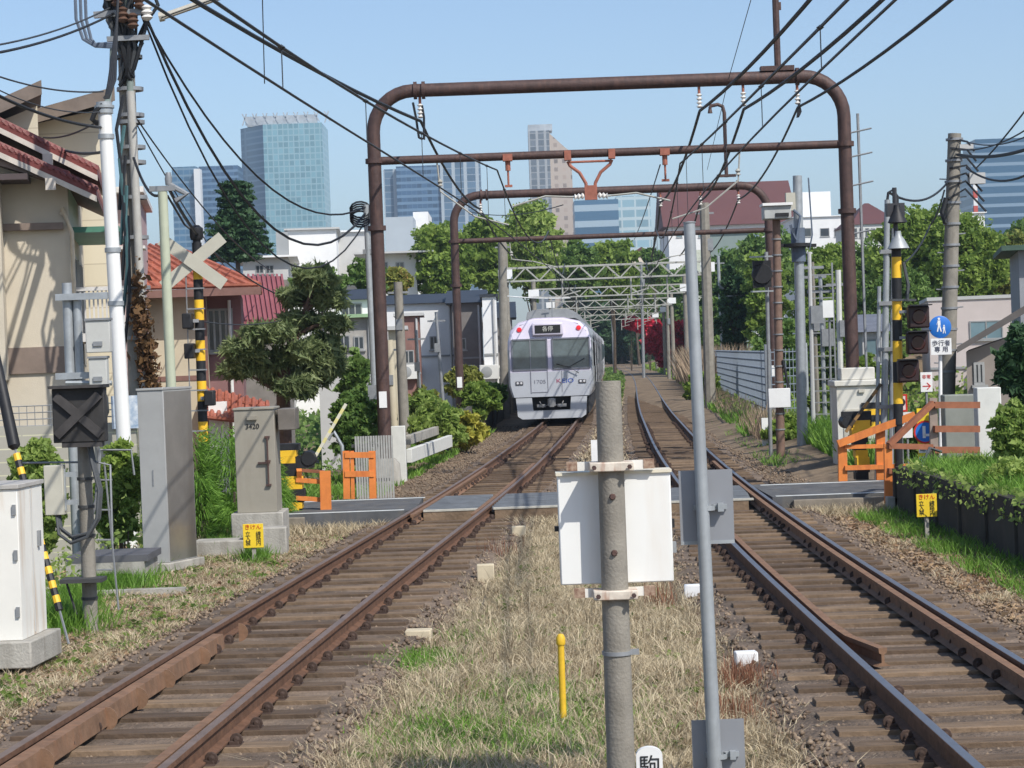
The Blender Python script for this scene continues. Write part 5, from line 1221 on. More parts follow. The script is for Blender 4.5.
# pipe stand with meter boxes
Y = 30.; t = thing('pipe_stand', 'galvanised twin-pipe stand with pale meter boxes in front of the beige house', 'equipment stand', (P(70,380,Y).x,Y,-1.3))
for (px, p0, p1, r_) in ((67,283,600,.07),(77,298,600,.06)):
    q0, q1 = P(px,p0,Y), P(px+1,p1,Y); b = MB(); b.tube([Vector((q0.x,Y,-1.3)), q0], r_, 10); b.build('pipe', galv, t)
b = MB()
for py in (297, 376): q0, q1 = P(56,py,Y-.1), P(108,py-1,Y-.1); b.box((q0+q1)/2, (q1.x-q0.x,.08,.09))
q = P(96,297,Y-.1); b.tube([P(66,383,Y-.1), P(112,383,Y-.1)], .04, 6); each(b, 'cross_bar', galv, t)
for (x0,x1,y0,y1,nm,lb) in ((87,110,320,353,'meter_box',None),(90,107,358,388,'meter_box',None)):
    q0, q1 = P(x0,y1,Y-.25), P(x1,y0,Y-.25); b = MB(); b.b2(q0.x,q1.x,Y-.3,Y-.12,q0.z,q1.z); o = b.build(nm, mat('box_palegrey', (.50,.50,.47), .6, 0, .06, 5), t, bevel=.01)
    b = MB(); b.b2(q0.x-.01,q1.x+.01,Y-.32,Y-.1,q1.z,q1.z+.03); b.box(((q0.x+q1.x)/2,Y-.315,q0.z+.12),(.12,.02,.06)); b.build('hood', galvd, o)
for k in range(5):
    b = MB(); b.tube([P(93+k*2,386,Y-.2), P(95+k*3,398,Y-.25), P(88+k*5,412,Y-.2), P(80+k*4,440,Y)], .018, 6); b.build('hose', mat('cable_grey', (0,0,0)), t)
# white pole, utility pole, green pole
t, base, a = pole('conduit_pole', 'white painted steel pole with banded cap, left of the tall utility pole', 'pole', 105,106,121,392,33,.115,.10, mat('white_pole', (.78,.78,.76), .4, 0, .03, 4), zg=-1.2, n=18)
b = MB(); b.lathe(a-Vector((0,0,.12)), [(.10,0),(.13,.0),(.13,.07),(.15,.08),(.15,.12),(.12,.125),(.12,.17),(0,.18)], n=18)
for z in (a.z-.5, a.z-3.0, a.z-2.2): b.lathe(onpole(base,a,z), [(.102,0),(.122,0),(.122,.07),(.102,.07)], n=18)
each(b, 'cap_band', galv, t)
for k in range(4):
    b = MB(); b.tube([a+Vector((.02*k,0,.1)), P(107+k,96,33), P(110+2*k,80,33.5), P(118,20,35), P(120,-20,35.5)], .022, 6); b.build('cable', cablem, t)
b = MB(); b.tube([a+Vector((0,-.1,0)), P(96,112,32.9), P(93,120,32.9), P(98,124,33)], .04, 7); b.build('cable', blackm, t)
t, base, a = pole('utility_pole', 'tall concrete utility pole tangled with cables and reddish ivy at its foot, left', 'utility pole', 121,-120,138,392,36,.17,.12, polegrey, zg=-1.2, n=16)
b = MB(); q0, q1 = P(131,92,35.8), P(146,395,35.8); b.tube([q0 + (q0-q1)*0, q1 + (q1-q0)*.25], .07, 12); b.build('conduit', mat('conduit_pale', (.42,.41,.38), .6, 0, .08, 8, stain=(.35,.32,.28), stain_amt=.6), t)
b = MB(); q0, q1 = P(128,-60,35.8), P(131,95,35.8); b.tube([q0,q1],.06,10); b.tube([P(118,-60,35.7),P(113,70,35.7),P(108,105,34.5)],.05,8); b.build('conduit', mat('conduit_green_grey', (.20,.24,.22), .6), t)
b = MB()
for py in (60, 92, 118, 125, 150, 60, 165, 200, 240, 290, 340): q = onpole(base,a,P(128,py,36).z); b.lathe(q+Vector((.05,-.02,0)), [(.17,0),(.22,0),(.22,.06),(.17,.06)], n=12)
each(b, 'band', galvd, t)
for k in range(16):
    b = MB(); x_ = random.uniform(112,150); y_ = random.uniform(-10,30); b.tube([P(x_,y_-30,35.7), P(x_+random.uniform(-10,12),y_,35.6), P(random.uniform(118,146),y_+random.uniform(15,55),35.7), P(random.uniform(120,136),y_+60,35.8)], random.uniform(.025,.05), 6); b.build('jumper_cable', cablem if k%3 else mat('cable_grey', (0,0,0)), t)
for k, (px, py) in enumerate(((118,8),(128,-4),(140,10),(148,22),(134,30),(110,2),(124,24))):
    b = MB(); b.lathe(P(px,py,35.5), [(0,0),(.06,.02),(.1,.06),(.06,.1),(.1,.14),(.06,.18),(.09,.22),(.04,.26),(0,.27)], n=10); b.build('insulator', porcel if k%2 else mat('brown_porcelain', (.12,.07,.05), .4), t)
b = MB(); b.beam(P(95,16,35.6),P(150,12,35.6),.1); b.beam(P(108,40,35.6),P(150,38,35.6),.08); b.build('crossarm', galvd, t)
b = MB(); b.tube([P(165,17,35.6),P(222,-3,35.6)], .055, 8); b.tube([P(165,17,35.6),P(160,18,35.6)], .08, 8); b.tube([P(222,-3,35.6), P(300,-30,35.6)],.05,8); b.build('arm_pipe', mat('arm_cream', (.5,.47,.4), .6), t)
for k in range(5):
    b = MB(); b.tube([P(124+k,96+30*k,35.7), P(117+3*k,130+30*k,35.6), P(122+2*k,170+32*k,35.6), P(120+k,210+35*k,35.7)], .03, 5); b.build('cable', mat('cable_teal', (.06,.13,.14), .6) if k%2 else cablem, t)
iv = np.concatenate([RNG.normal(0,1,(170,3))*np.array([.07,.06,.28]) + np.array(P(138+2*k,300+12*k,35.7)) for k in range(8)])
V, Fq = leaves(iv, .07); npmesh('ivy', V, Fq, LF['ivy'], t)
t, base, a = pole('green_pole', 'thin pale green pole with a small cable joint on top, right of the utility pole', 'pole', 163,192,171,385,34.5,.085,.075, mat('pole_palegreen', (.45,.48,.36), .6, 0, .06, 5), zg=-1.2)
b = MB(); b.box(a+Vector((.0,0,.05)),(.4,.1,.08)); b.lathe(a+Vector((.1,0,.1)), [(0,0),(.05,.0),(.06,.1),(.04,.2),(0,.2)], n=10); b.tube([a+Vector((.12,0,.1)), a+Vector((.38,0,-.05)), a+Vector((.2,0,-.15))], .05, 7); b.build('cable_joint', galvd, t)
# left crossing post with crossbuck
t, base, a = pole('crossing_post', 'yellow and black crossing post with cream crossbuck and black lamps, left of the tracks', 'crossing signal', 197,240,203,430,39,.075,.07, blackm, zg=-.9)
stripes(t, base, a, .085, 1.0, a.z-.05, .36)
c = P(193,262,38.85); b = MB(); L_ = .66
for s_ in (1,-1): b.beam(c+Vector((-.54,0.02*s_,-.42*s_)), c+Vector((.54,0.02*s_,.42*s_)), .02, .22)
b.build('crossbuck', mat('crossbuck_cream', (.50,.48,.40), .6, 0, .05, 3), t)
b = MB(); b.lathe(a+Vector((0,0,0)), [(.1,0),(.12,.05),(.12,.2),(.05,.26),(0,.26)], n=12); b.build('bell_cap', blackm, t)
for (px, py) in ((188,321),(190,351),(210,398)):
    c = P(px,py,38.8); b = MB(); b.box(c,(.17,.3,.27)); b.box(c+Vector((-.0,.2,.1)),(.15,.2,.04)); lo_ = b.build('lamp', blackm, t, bevel=.02)
    b = MB(); q = onpole(base,a,c.z); b.beam(c+Vector((0,.05,0)), Vector((q.x,38.9,c.z)), .06); b.build('lamp_arm', galvd, lo_)
b = MB()
for k in range(9): z = 1.2+k*.36; q = onpole(base,a,z); b.beam((q.x-.2,38.9,z),(q.x+.12,38.9,z),.025)
q = onpole(base,a,1.0); q2 = onpole(base,a,4.3); b.tube([q+Vector((-.2,-.1,0)), q2+Vector((-.2,-.1,0))], .012, 5); b.build('rung_frame', galvd, t)
b = MB(); b.tube([onpole(base,a,a.z)+Vector((0,0,.1)), P(185,225,39), P(168,196,36)], .02, 5); b.build('cable', cablem, t)
# wall and mesh fence in front of the beige house
Y = 33.5; x0, x1 = P(-60,430,Y).x, P(136,430,Y).x
t = thing('garden_wall', 'low cream block wall with wire mesh fence in front of the beige house', 'wall', ((x0+x1)/2,Y,-1.6))
b = MB(); b.b2(x0,x1,Y,Y+.15,-1.6,P(60,425,Y).z); b.build('block_wall', gridmat('block_cream_mural', (.60,.58,.42), (.42,.40,.34), .4, .2, .05, .08, .9, var=.12), t)
b = MB(); zc0, zc1 = P(60,425,Y).z, P(60,405,Y).z
for k in range(int((x1-x0)/.12)): b.tube([(x0+k*.12,Y+.05,zc0),(x0+k*.12,Y+.05,zc1)], .006, 4)
for k in range(4): z = zc0+(zc1-zc0)*k/3; b.tube([(x0,Y+.05,z),(x1,Y+.05,z)], .008, 4)
b.build('mesh', galvd, t)
b = MB(); b.box((P(127,415,Y).x,Y-.05,P(127,412,Y).z),(.45,.03,.5)); b.build('blue_notice', mat('poster_blue', (.35,.5,.7), .6, 0, .3, 8, col2=(.75,.78,.8)), t)
# concrete culvert
q = P(112,545,27); t = thing('culvert', 'open concrete culvert with dark slab top left of the steel cabinet', 'culvert', (q.x,27,-.9))
b = MB(); b.b2(q.x-.5,q.x+.5,26.6,27.6,.02,.10); b.build('slab', mat('slab_dark', (.10,.10,.11), .7), t)
b = MB(); b.b2(q.x-.5,q.x-.35,26.6,27.6,-.9,.018); b.b2(q.x+.3,q.x+.45,26.6,27.6,-.9,.018); b.b2(q.x-.349,q.x+.299,26.6,26.7,-.12,.018); b.build('side_walls', concrete, t)
b = MB(); q0 = P(128,588,26); b.b2(-6.5,-3.9,25.6,25.75,-.9,-.22); tag(b.build('kerb_wall', concrete), 'low concrete edging in the weeds left of the steel cabinet', 'edging')
# left gate machine
Y = 35.4; c = P(291,480,Y); t = thing('gate_machine', 'yellow and black crossing gate machine with raised arm behind the relay cabinet', 'crossing gate', (c.x,Y,-.3))
b = MB(); k = 0
zz = np.linspace(-.1, 1.05, 12)
for i in range(11):
    z0_, z1_ = zz[i], zz[i+1]; sh = .0; b.box((c.x + (.10*math.sin(i*.6)), Y, (z0_+z1_)/2), (.38 if i > 4 else .24, .3, z1_-z0_), m=(i//2) % 2)
b.build('striped_housing', [yellow, blackm], t, bevel=.004)
b = MB(); b.lathe((c.x+.30,Y,.80), [(0,.12),(.11,.12),(.11,.119),(.13,.05),(.13,-.14),(0,-.16)], 'Y', 16); b.box((c.x+.18,Y,.75),(.4,.2,.2)); b.box((c.x,Y,-.2),(.6,.5,.2)); each(b, 'gear_case', blackm, t)
a1, a2 = P(312,462,Y), P(346,404,Y)
b = MB()
for i in range(12): b.beam(a1.lerp(a2,i/12), a1.lerp(a2,(i+1)/12), .06, .05, m=i%2)
b.build('barrier_arm', [mat('arm_yellow_pale', (.68,.60,.25), .6), mat('arm_cream_pale', (.62,.58,.46), .6)], t)
b = MB(); b.tube([P(278,455,Y), P(284,470,Y)], .07, 8); b.build('amber_knob', yellow, t)
# orange barriers left
def hbar(t, A_, B_, w, m, nm='rail', h=None): b = MB(); b.beam(A_, B_, w, h or w); return b.build(nm, m, t)
Y = 35.2; t = thing('orange_barrier', 'orange wooden barrier beside the relay cabinet, nearest edge of the crossing', 'barrier', (P(328,512,Y).x,Y,-.1))
for (x_, y0, y1, w_) in ((326,471,514,.17),): q0, q1 = P(x_-1,y0,Y), P(x_,y1,Y); b = MB(); b.beam(q1,q0,w_,.1); b.build('post', orange, t)
q0, q1 = P(299,470,Y), P(299,512,Y+.4); b = MB(); b.beam(q1, q0, .08,.08); b.build('post', orange, t)
for py in (470,480,498): hbar(t, P(296,py,Y+.06), P(324,py+2,Y+.06), .07 if py != 470 else .05, orange if py != 470 else orangeb)
Y = 38.8; t = thing('orange_barrier', 'orange H-shaped barrier at the left end of the crossing, in front of the picket fence', 'barrier', (P(358,498,Y).x,Y,-.3))
for x_ in (347, 353, 373): q0, q1 = P(x_-1,451,Y), P(x_,499,Y); b = MB(); b.beam(q1,q0,.12 if x_ != 353 else .06,.1); b.build('post', orange, t)
for py in (455, 474): hbar(t, P(345,py,Y-.02), P(374,py,Y-.02), .1, orange)
Y = 41.; x0, x1 = P(356,450,Y).x, P(406,450,Y).x; t = thing('picket_fence', 'pale picket fence with dark rails behind the left orange barrier', 'fence', ((x0+x1)/2,Y,-1))
for k in range(15): 
    x_ = x0+(x1-x0)*k/14*.72; b = MB(); b.box((x_,Y,(P(370,436,Y).z-1)/2),(.035,.03,P(370,436,Y).z+1)); b.build('picket', mat('picket_grey', (.36,.36,.34), .7, 0, .15, 6), t)
for z in (.1,.75): b = MB(); b.box(((x0+x1)/2-.2,Y+.03,z),((x1-x0)*.75,.03,.06)); b.build('rail', darkw, t)
b = MB(); b.tube([P(328,440,Y+.5),P(334,432,Y+.5),P(342,446,Y+.5),P(343,470,Y+.5)],.035,8); tag(b.build('handrail', galv), 'small bent grey handrail behind the raised left gate arm', 'handrail')
# white concrete post and beam
p = G(400,482,-.3); b = MB(); h = P(400,426,p.y).z+.3; b.box((p.x,p.y,h/2-.3),(.30,.3,h)); tag(b.build('white_post', mat('white_concrete', (.62,.62,.58), .85, 0, .06, 6), bevel=.01), 'square white concrete post right of the tall gantry post', 'post')
b = MB(); q0, q1 = P(409,456,47.5), P(450,441,56); b.beam(q0, q1, .12, .30); tag(b.build('white_beam', mat('white_concrete', (0,0,0)), bevel=.01), 'sloping white concrete beam beside the left shrubs', 'beam')
b = MB(); q0, q1 = P(408,440,50.5), P(438,430,58); b.beam(q0, q1, .12, .22); tag(b.build('grey_beam', concrete, bevel=.01), 'grey concrete beam behind the white sloping one', 'beam')
b = MB()
for i in range(14): ya = 60+i*3.4; q = Vector((XL(ya)-2.6-.0*i, ya, 0)); q2 = Vector((XL(ya+3.35)-2.6, ya+3.35, 0)); b.prism([q+Vector((0,0,-.4)), q2+Vector((0,0,-.4)), q2+Vector((0,0,.75+.01*i)), q+Vector((0,0,.55+.02*i))], (-.15,0,0))
tag(b.build('retaining_wall', mat('wall_dark_mossy', (.09,.085,.075), .95, 0, .3, 2)), 'dark low retaining wall along the left side of the train', 'wall')
# poles of the left middle ground: (label, xt, yt, xb, yb, Y, r0, r1, material)
MP = [('thin galvanised pole with a coil of wire on top, left of the tall gantry post',366,205,379,480,47,.085,.06,galv),
 ('grey concrete pole right of the tall gantry post',398,282,404,420,62,.16,.12,polegrey),
 ('concrete pole left of the train, beside the white end wall',502,240,505,400,90,.2,.17,polegrey),
 ('slim leaning grey pole in front of the dark roofed house',436,312,443,402,74,.07,.05,galvd),
 ('slim grey pole between the red gable and the dark house',416,330,421,412,72,.07,.05,galvd),
 ('pale square pillar behind the tall gantry post',389,340,394,420,66,.12,.12,mat('wall_beige',(0,0,0)))]
for lb,xt,yt,xb_,yb_,Y,r0,r1,m in MP:
    t, base, a = pole('line_pole', lb, 'pole', xt,yt,xb_,yb_,Y,r0,r1,m, zg=-.5)
    if yt == 205:
        for k in range(5):
            b = MB(); cc = a+Vector((-.12,0,-.1-.05*k)); b.tube([cc+Vector((.22*math.cos(q),.05*math.sin(q*2),.17*math.sin(q))) for q in np.linspace(0,6.28,14)], .022, 5, cap=False); b.build('wire_coil', cablem, t)
        b = MB(); b.box(a+Vector((.05,0,-1.0)),(.3,.1,.1)); b.box(a+Vector((0,0,-4)),(.2,.16,.3)); each(b, 'fitting', galvd, t)
    else:
        b = MB(); b.beam(a+Vector((-.3,0,-.3)), a+Vector((.3,0,-.3)), .06); b.box(a+Vector((0,-.1,-1.2)),(.18,.1,.3)); each(b, 'fitting', galvd, t)

# ---------- right side
# mesh fence along the right track
t = thing('mesh_fence', 'slate grey mesh fence along the right track beyond the crossing', 'fence', (7.5,68,-.3))
yv = np.arange(68, 112, 2.0); fx = lambda y: XR(y)+3.25
for i in range(len(yv)-1):
    ya, yb = yv[i], yv[i+1]; b = MB()
    for k in range(10): f_ = k/10; xx = fx(ya)+(fx(yb)-fx(ya))*f_; yy = ya+2*f_; b.box((xx,yy,1.0),(.02,.02,2.3),rz=0)
    for z in (.1,.35,.6,.85,1.1,1.35,1.6,1.85,2.1): b.beam((fx(ya),ya,z),(fx(yb),yb,z),.03)
    b.build('panel', mat('fence_slate', (.24,.28,.33), .6, .2, .12, 4), t)
x0 = fx(68); b = MB()
for k in range(10): b.box((x0+.02+k*.06*1.9,68.,1.05),(.02,.02,2.3))
for z in (.1,.35,.6,.85,1.1,1.35,1.6,1.85,2.1): b.beam((x0,68,z),(x0+1.15,68,z),.03)
b.build('panel', mat('fence_slate', (0,0,0)), t)
for xx in (x0-.02, x0+1.2): b = MB(); b.tube([(xx,67.9,-.3),(xx,67.9,2.35)], .06, 8); b.build('post', galv, t)
# signal back, camera box
Y = 50.; t, base, a = pole('banded_pole', 'brown banded pole carrying a white hooded camera box, right of the second gantry', 'pole', 776,215,781,458,Y,.10,.09, mat('pole_brown', (.19,.12,.09), .7, 0, .2, 8), zg=-.3)
b = MB()
for k in range(13): q = onpole(base,a,.4+k*.36); b.lathe(q, [(.1,0),(.118,0),(.118,.03),(.1,.03)], n=10)
each(b, 'band', galvd, t)
q0 = P(776,213,Y-.1); b = MB(); b.box(q0,(.62,.5,.30)); h_ = b.build('camera_housing', mat('housing_grey', (.42,.43,.42), .5), t, bevel=.02)
b = MB(); b.box(q0+Vector((0,-.02,.18)),(.68,.6,.06)); b.build('hood', white, h_); b = MB(); b.box(q0+Vector((.1,-.26,-.06)),(.3,.03,.08)); b.build('slot', blackm, h_)
q0, q1 = P(769,408,Y-.2), P(790,388,Y-.2); b = MB(); b.b2(q0.x,q1.x,Y-.22,Y-.13,q0.z,q1.z); b.build('white_box', white, t, bevel=.01)
b = MB(); b.tube([P(783,360,Y-.1),P(788,385,Y-.1),P(790,400,Y-.1)],.03,6); b.build('cable', cablem, t)
t, base, a = pole('signal_mast', 'thin mast with round black signal seen from behind, beside the second gantry post', 'signal', 766,252,771,455,51,.045,.045, galvd)
c = P(762,274,50.8); b = MB(); b.lathe(c, [(0,.06),(.22,.06),(.22,.059),(.24,.0),(.24,-.08),(0,-.12)], 'Y', 24); b.box(c+Vector((0,.05,0)),(.42,.08,.62)); b.build('signal_disc', blackm, t)
b = MB()
for dz in (.40,-.40): b.box(c+Vector((0,.02,dz)),(.55,.08,.035))
b.build('bracket', galv, t)
# big grey pole
t, base, a = pole('line_pole', 'tall grey pole with cable box near the top, between camera box and flat-roofed building', 'pole', 797,176,803,455,52,.13,.11, galv)
b = MB(); q = P(797,247,51.9); b.lathe(q, [(0,0),(.32,0),(.32,.08),(0,.1)], n=14); b.beam(q+Vector((-.45,0,.05)), q+Vector((.45,0,.02)), .08); b.build('platform', blackm, t)
b = MB(); b.box(P(790,202,51.9),(.22,.2,.42)); b.build('cable_box', mat('box_cream', (0,0,0)), t)
b = MB(); b.tube([P(793,210,51.8),P(800,216,51.8),P(796,240,51.8),P(790,225,51.8)],.035,6); b.tube([P(808,178,51.8),P(812,235,51.8),P(809,250,51.8)],.02,5); b.lathe(P(798,245,52)-Vector((0,0,.4)), [(.13,0),(.17,0),(.17,.8),(.13,.8)], n=12); b.build('cable', mat('cable_blue_grey', (.12,.15,.2), .6), t)
RP = [('thin pale pole right of the tall grey pole, first of the thin cluster',809,252,814,442,56,.06,.05,lgry),
 ('thin brown pole in the thin cluster below the flat-roofed building',812,262,819,442,58,.07,.05,polegrey),
 ('thin white pole with ladder frame in the thin cluster',820,276,826,440,57,.06,.05,galv),
 ('white slender pole left of the big gantry post',838,270,842,440,60,.09,.075,mat('pole_offwhite',(.6,.6,.56),.6,0,.08,6)),
 ('thin pole with two steel brackets behind the mesh fence',718,256,722,345,120,.1,.08,galv),
 ('tall concrete pole behind the grey sign pole, right of the lattice gantries',704,203,710,390,84,.22,.18,polegrey),
 ('concrete pole among the far lattice gantries with white plate',686,296,689,368,150,.17,.14,polegrey),
 ('slender far pole in front of the red azaleas',667,300,669,370,165,.14,.11,polegrey),
 ('far pole in the middle of the lattice gantries',641,262,643,345,175,.13,.10,galvd),
 ('thin far pole above the train, right of its roof',611,300,613,345,205,.10,.08,galvd)]
for i,(lb,xt,yt,xb_,yb_,Y,r0,r1,m) in enumerate(RP):
    t, base, a = pole('line_pole', lb, 'pole', xt,yt,xb_,yb_,Y,r0,r1,m, zg=-.5, n=8)
    b = MB(); b.beam(a+Vector((-.35,0,-.4)), a+Vector((.35,0,-.4)), .07); b.box(a+Vector((.12,-.1,-1.6)),(.3,.12,.45)); each(b, 'fitting', galvd, t)
    if 'brackets' in lb:
        for dz in (-2.2,-4.6): b = MB(); b.beam(a+Vector((0,0,dz)), a+Vector((1.6,0,dz)),.07); b.beam(a+Vector((0,0,dz-.9)), a+Vector((1.4,0,dz-.9)),.07); b.beam(a+Vector((1.6,0,dz)), a+Vector((1.4,0,dz-.9)),.07); b.build('bracket_frame', galv, t)
    if 'ladder' in lb:
        b = MB()
        for k in range(14): z = .2+k*.3; b.beam((base.x-.3,Y-.1,z),(base.x+.3,Y-.1,z),.03)
        for s_ in (-.3,.3): b.beam((base.x+s_,Y-.1,0),(base.x+s_,Y-.1,4.4),.04)
        b.build('ladder', galvd, t)
t, base, a = pole('small_sign', 'small white plate on a thin grey post left of the big gantry post', 'sign', 829,300,832,450,54,.03,.03, galvd)
b = MB(); q = P(828,309,53.9); b.box(q,(.26,.02,.42)); b.build('plate', white, t)
# white signal box with hipped lid
Y = 44.; q0, q1 = P(839,460,Y), P(886,385,Y)
t = thing('signal_box', 'large cream signal box with lid, behind the right crossing gate', 'cabinet', ((q0.x+q1.x)/2,Y,-.3))
b = MB(); b.b2(q0.x,q1.x,Y,Y+.8,-.3,q1.z); b.build('casing', mat('box_offwhite', (.62,.60,.54), .6, 0, .05, 3, stain=(.45,.4,.3), stain_amt=.4), t, bevel=.01)
b = MB(); b.b2(q0.x-.05,q1.x+.05,Y-.06,Y+.86,q1.z+.001,q1.z+.12); x0, x1 = P(842,380,Y).x, P(876,380,Y).x; b.b2(x0,x1,Y+.1,Y+.6,q1.z+.12,P(850,368,Y).z); b.build('lid', mat('box_offwhite', (0,0,0)), t, bevel=.02)
b = MB(); b.box(((q0.x+q1.x)/2-.1,Y-.01,.7),(.55,.02,.6)); b.box((q0.x+.5,Y-.03,q1.z-.1),(.12,.04,.06)); b.build('door', mat('box_beige_door', (.5,.47,.4), .6), t)
b = MB(); z_ = P(870,415,Y).z
for k in range(4): b.box((P(872,415,Y).x, Y-.03, z_-.2+k*.13),(.42,.02,.12),m=k%2)
b.build('striped_board', [yellow, blackm], t)
# right gate machine
Y = 38.6; c = P(860,440,Y); t = thing('gate_machine', 'black and yellow crossing gate machine with brown arm behind the right orange fence', 'crossing gate', (c.x,Y,-.3))
b = MB()
for i in range(9): b.box((c.x+.03*math.sin(i), Y, .0+i*.13),(.30 if i>4 else .22,.3,.13),m=(i//2)%2)
b.build('striped_housing', [blackm, yellow], t)
b = MB(); b.lathe((c.x-.22,Y,.95), [(0,.15),(.10,.15),(.10,.149),(.12,0),(.12,-.2),(0,-.2)], 'Y', 16); b.box((c.x-.05,Y,1.0),(.5,.22,.26)); b.box((c.x,Y,-.2),(.6,.5,.2)); each(b, 'gear_case', blackm, t)
a1, a2 = P(846,432,Y-.25), P(881,384,Y-.25); b = MB()
for i in range(8): b.beam(a1.lerp(a2,i/8), a1.lerp(a2,(i+1)/8), .07,.05, m=i%2)
b.build('barrier_arm', [mat('arm_brown', (.28,.16,.06), .6), mat('arm_dark', (.07,.05,.03), .6)], t)
# right crossing post
t, base, a = pole('crossing_post', 'yellow and black crossing post with two loudspeakers and hooded lamps, right side', 'crossing signal', 896,246,899,455,37.8,.07,.065, blackm)
stripes(t, base, a, .085, .9, a.z-.05, .36, first=1)
for (px,py,r_) in ((898,244,.19),(897,218,.17)):
    c = P(px,py,37.7); b = MB(); b.lathe(c-Vector((0,0,.08)), [(r_,0),(r_*.95,.02),(r_*.55,.16),(.06,.22),(.05,.3),(0,.3)], n=18); b.build('loudspeaker', mat('speaker_grey', (.33,.35,.36), .5, .2) if py > 230 else blackm, t)
    b = MB(); b.lathe(c-Vector((0,0,.09)), [(0,0),(r_*.85,.0),(r_*.85,.02),(0,.02)], n=16); b.build('speaker_mouth', blackm, t)
b = MB(); b.tube([a, a+Vector((0,0,1.0))], .04, 8); b.box(a+Vector((-.0,0,.62)),(.3,.2,.22)); b.build('top_stem', mat('stem_dark', (.04,.04,.045), .5), t)
for (px,py) in ((918,317),(917,343),(908,371)):
    c = P(px,py,37.6); b = MB(); b.box(c,(.36,.2,.38)); l_ = b.build('lamp_housing', mat('lamp_black_red', (.035,.018,.018), .5), t, bevel=.03)
    b = MB(); b.lathe(c+Vector((0,-.1,0)), [(0,.02),(.11,.02),(.13,0)], 'Y', 16); b.build('lamp_lens', mat('lens_dark_red', (.04,.01,.01), .2), l_)
    b = MB(); b.box(c+Vector((0,-.2,.2)),(.38,.24,.02)); b.build('lamp_hood', blackm, l_)
    b = MB(); q = onpole(base,a,c.z+.1); b.beam(c+Vector((0,.05,.1)), Vector((q.x,37.75,c.z+.1)), .05); b.build('lamp_arm', galvd, l_)
b = MB(); b.tube([P(903,262,37.7),P(908,285,37.7),P(907,300,37.7)], .03, 6); b.beam(P(890,300,37.7),P(916,300,37.7),.04); b.build('conduit', mat('cable_grey', (0,0,0)), t)
t, base, a = pole('steel_pole', 'galvanised double pole with bent cable top left of the right crossing post', 'pole', 887,200,884,455,38.4,.07,.05, galv)
b = MB(); b.tube([base+Vector((.13,0,0)), onpole(base,a,4.3)+Vector((.13,0,0))], .05, 8); b.tube([base+Vector((-.12,0,0)), onpole(base,a,3.3)+Vector((-.12,0,0))], .035, 8); each(b, 'second_pipe', galv, t)
b = MB(); b.tube([a-Vector((0,0,.5)), a, a+Vector((.02,0,.12)), a+Vector((.1,0,.17)), a+Vector((.18,0,.05)), a+Vector((.15,0,-.4))], .025, 6); b.build('cable', cablem, t)
b = MB()
for z in (1.2,2.2,3.0,3.9): q = onpole(base,a,z); b.box((q.x+.05,38.35,z),(.36,.06,.07))
each(b, 'clamp', galvd, t)
q = P(882,300,38.3)
# utility pole right
t, base, a = pole('utility_pole', 'concrete utility pole with grey switch box and cables, right of the crossing', 'utility pole', 954,134,947,400,48,.19,.145, polegrey, n=16)
b = MB()
for z in np.linspace(a.z-.15, 1.6, 12): q = onpole(base,a,z); b.lathe(q, [(.15,0),(.19,0),(.19,.05),(.15,.05)], n=12)
each(b, 'band', galvd, t)
b = MB(); b.box(a+Vector((.42,-.1,-1.0)),(.34,.25,.24)); b.box(a+Vector((.22,-.1,-.3)),(.3,.1,.1)); b.build('switch_box', lgry, t)
for k in range(7):
    b = MB(); z = a.z-.1-.22*k; q = onpole(base,a,z); b.tube([q+Vector((-.12,-.15,0)), q+Vector((.25,-.15,.05*k-.1)), q+Vector((.4+.05*k,-.1,-.3))], .025, 5); b.build('jumper_cable', cablem, t)
b = MB(); 
for k in range(11): q = onpole(base,a,1.8+k*.4); s_ = 1 if k%2 else -1; b.tube([q, q+Vector((s_*.3,0,.02))], .015, 5)
each(b, 'step_bolt', galvd, t)
b = MB(); q = onpole(base,a,a.z-1.6); b.tube([q+Vector((-.15,-.1,.2)), q+Vector((-.25,-.1,-.1)), q+Vector((-.18,-.1,-.35))], .06, 7); b.build('cable_joint', cablem, t)
# pedestrian sign
t, base, a = pole('pedestrian_sign', 'round blue pedestrian sign above a white plate on a white post', 'sign', 940,318,941,462,40.5,.035,.035, white)
c = P(940,327,40.4); b = MB(); b.lathe(c, [(0,.012),(.195,.012),(.205,.006),(.205,-.006),(0,-.006)], 'Y', 32); ds = b.build('disc', mat('sign_blue', (.02,.16,.55), .4), t)
b = MB(); y = c.y-.016
def fig(x, z, s_):
    b.lathe((x,y,z+.105*s_), [(0,.004),(.02*s_,.004),(.02*s_,0)], 'Y', 10); b.beam((x,y,z+.08*s_),(x,y,z),.045*s_,.004); b.beam((x-.008,y,z),(x-.03*s_,y,z-.1*s_),.02*s_,.004); b.beam((x+.008,y,z),(x+.03*s_,y,z-.1*s_),.02*s_,.004); b.beam((x-.015,y,z+.07*s_),(x-.045*s_,y,z+.01*s_),.015*s_,.004)
fig(c.x-.02, c.z+.03, 1.15); fig(c.x+.07, c.z-.05, .7); b.build('figures', white, ds)
q0, q1 = P(931,355,40.4), P(951,338,40.4); b = MB(); b.b2(q0.x,q1.x,40.38,40.4,q0.z,q1.z); pl = b.build('plate', white, t)
text('lettering', '歩行者\n専 用', .115, ((q0.x+q1.x)/2,40.374,(q0.z+q1.z)/2), mat('text_dark', (.05,.05,.08), .6), t)
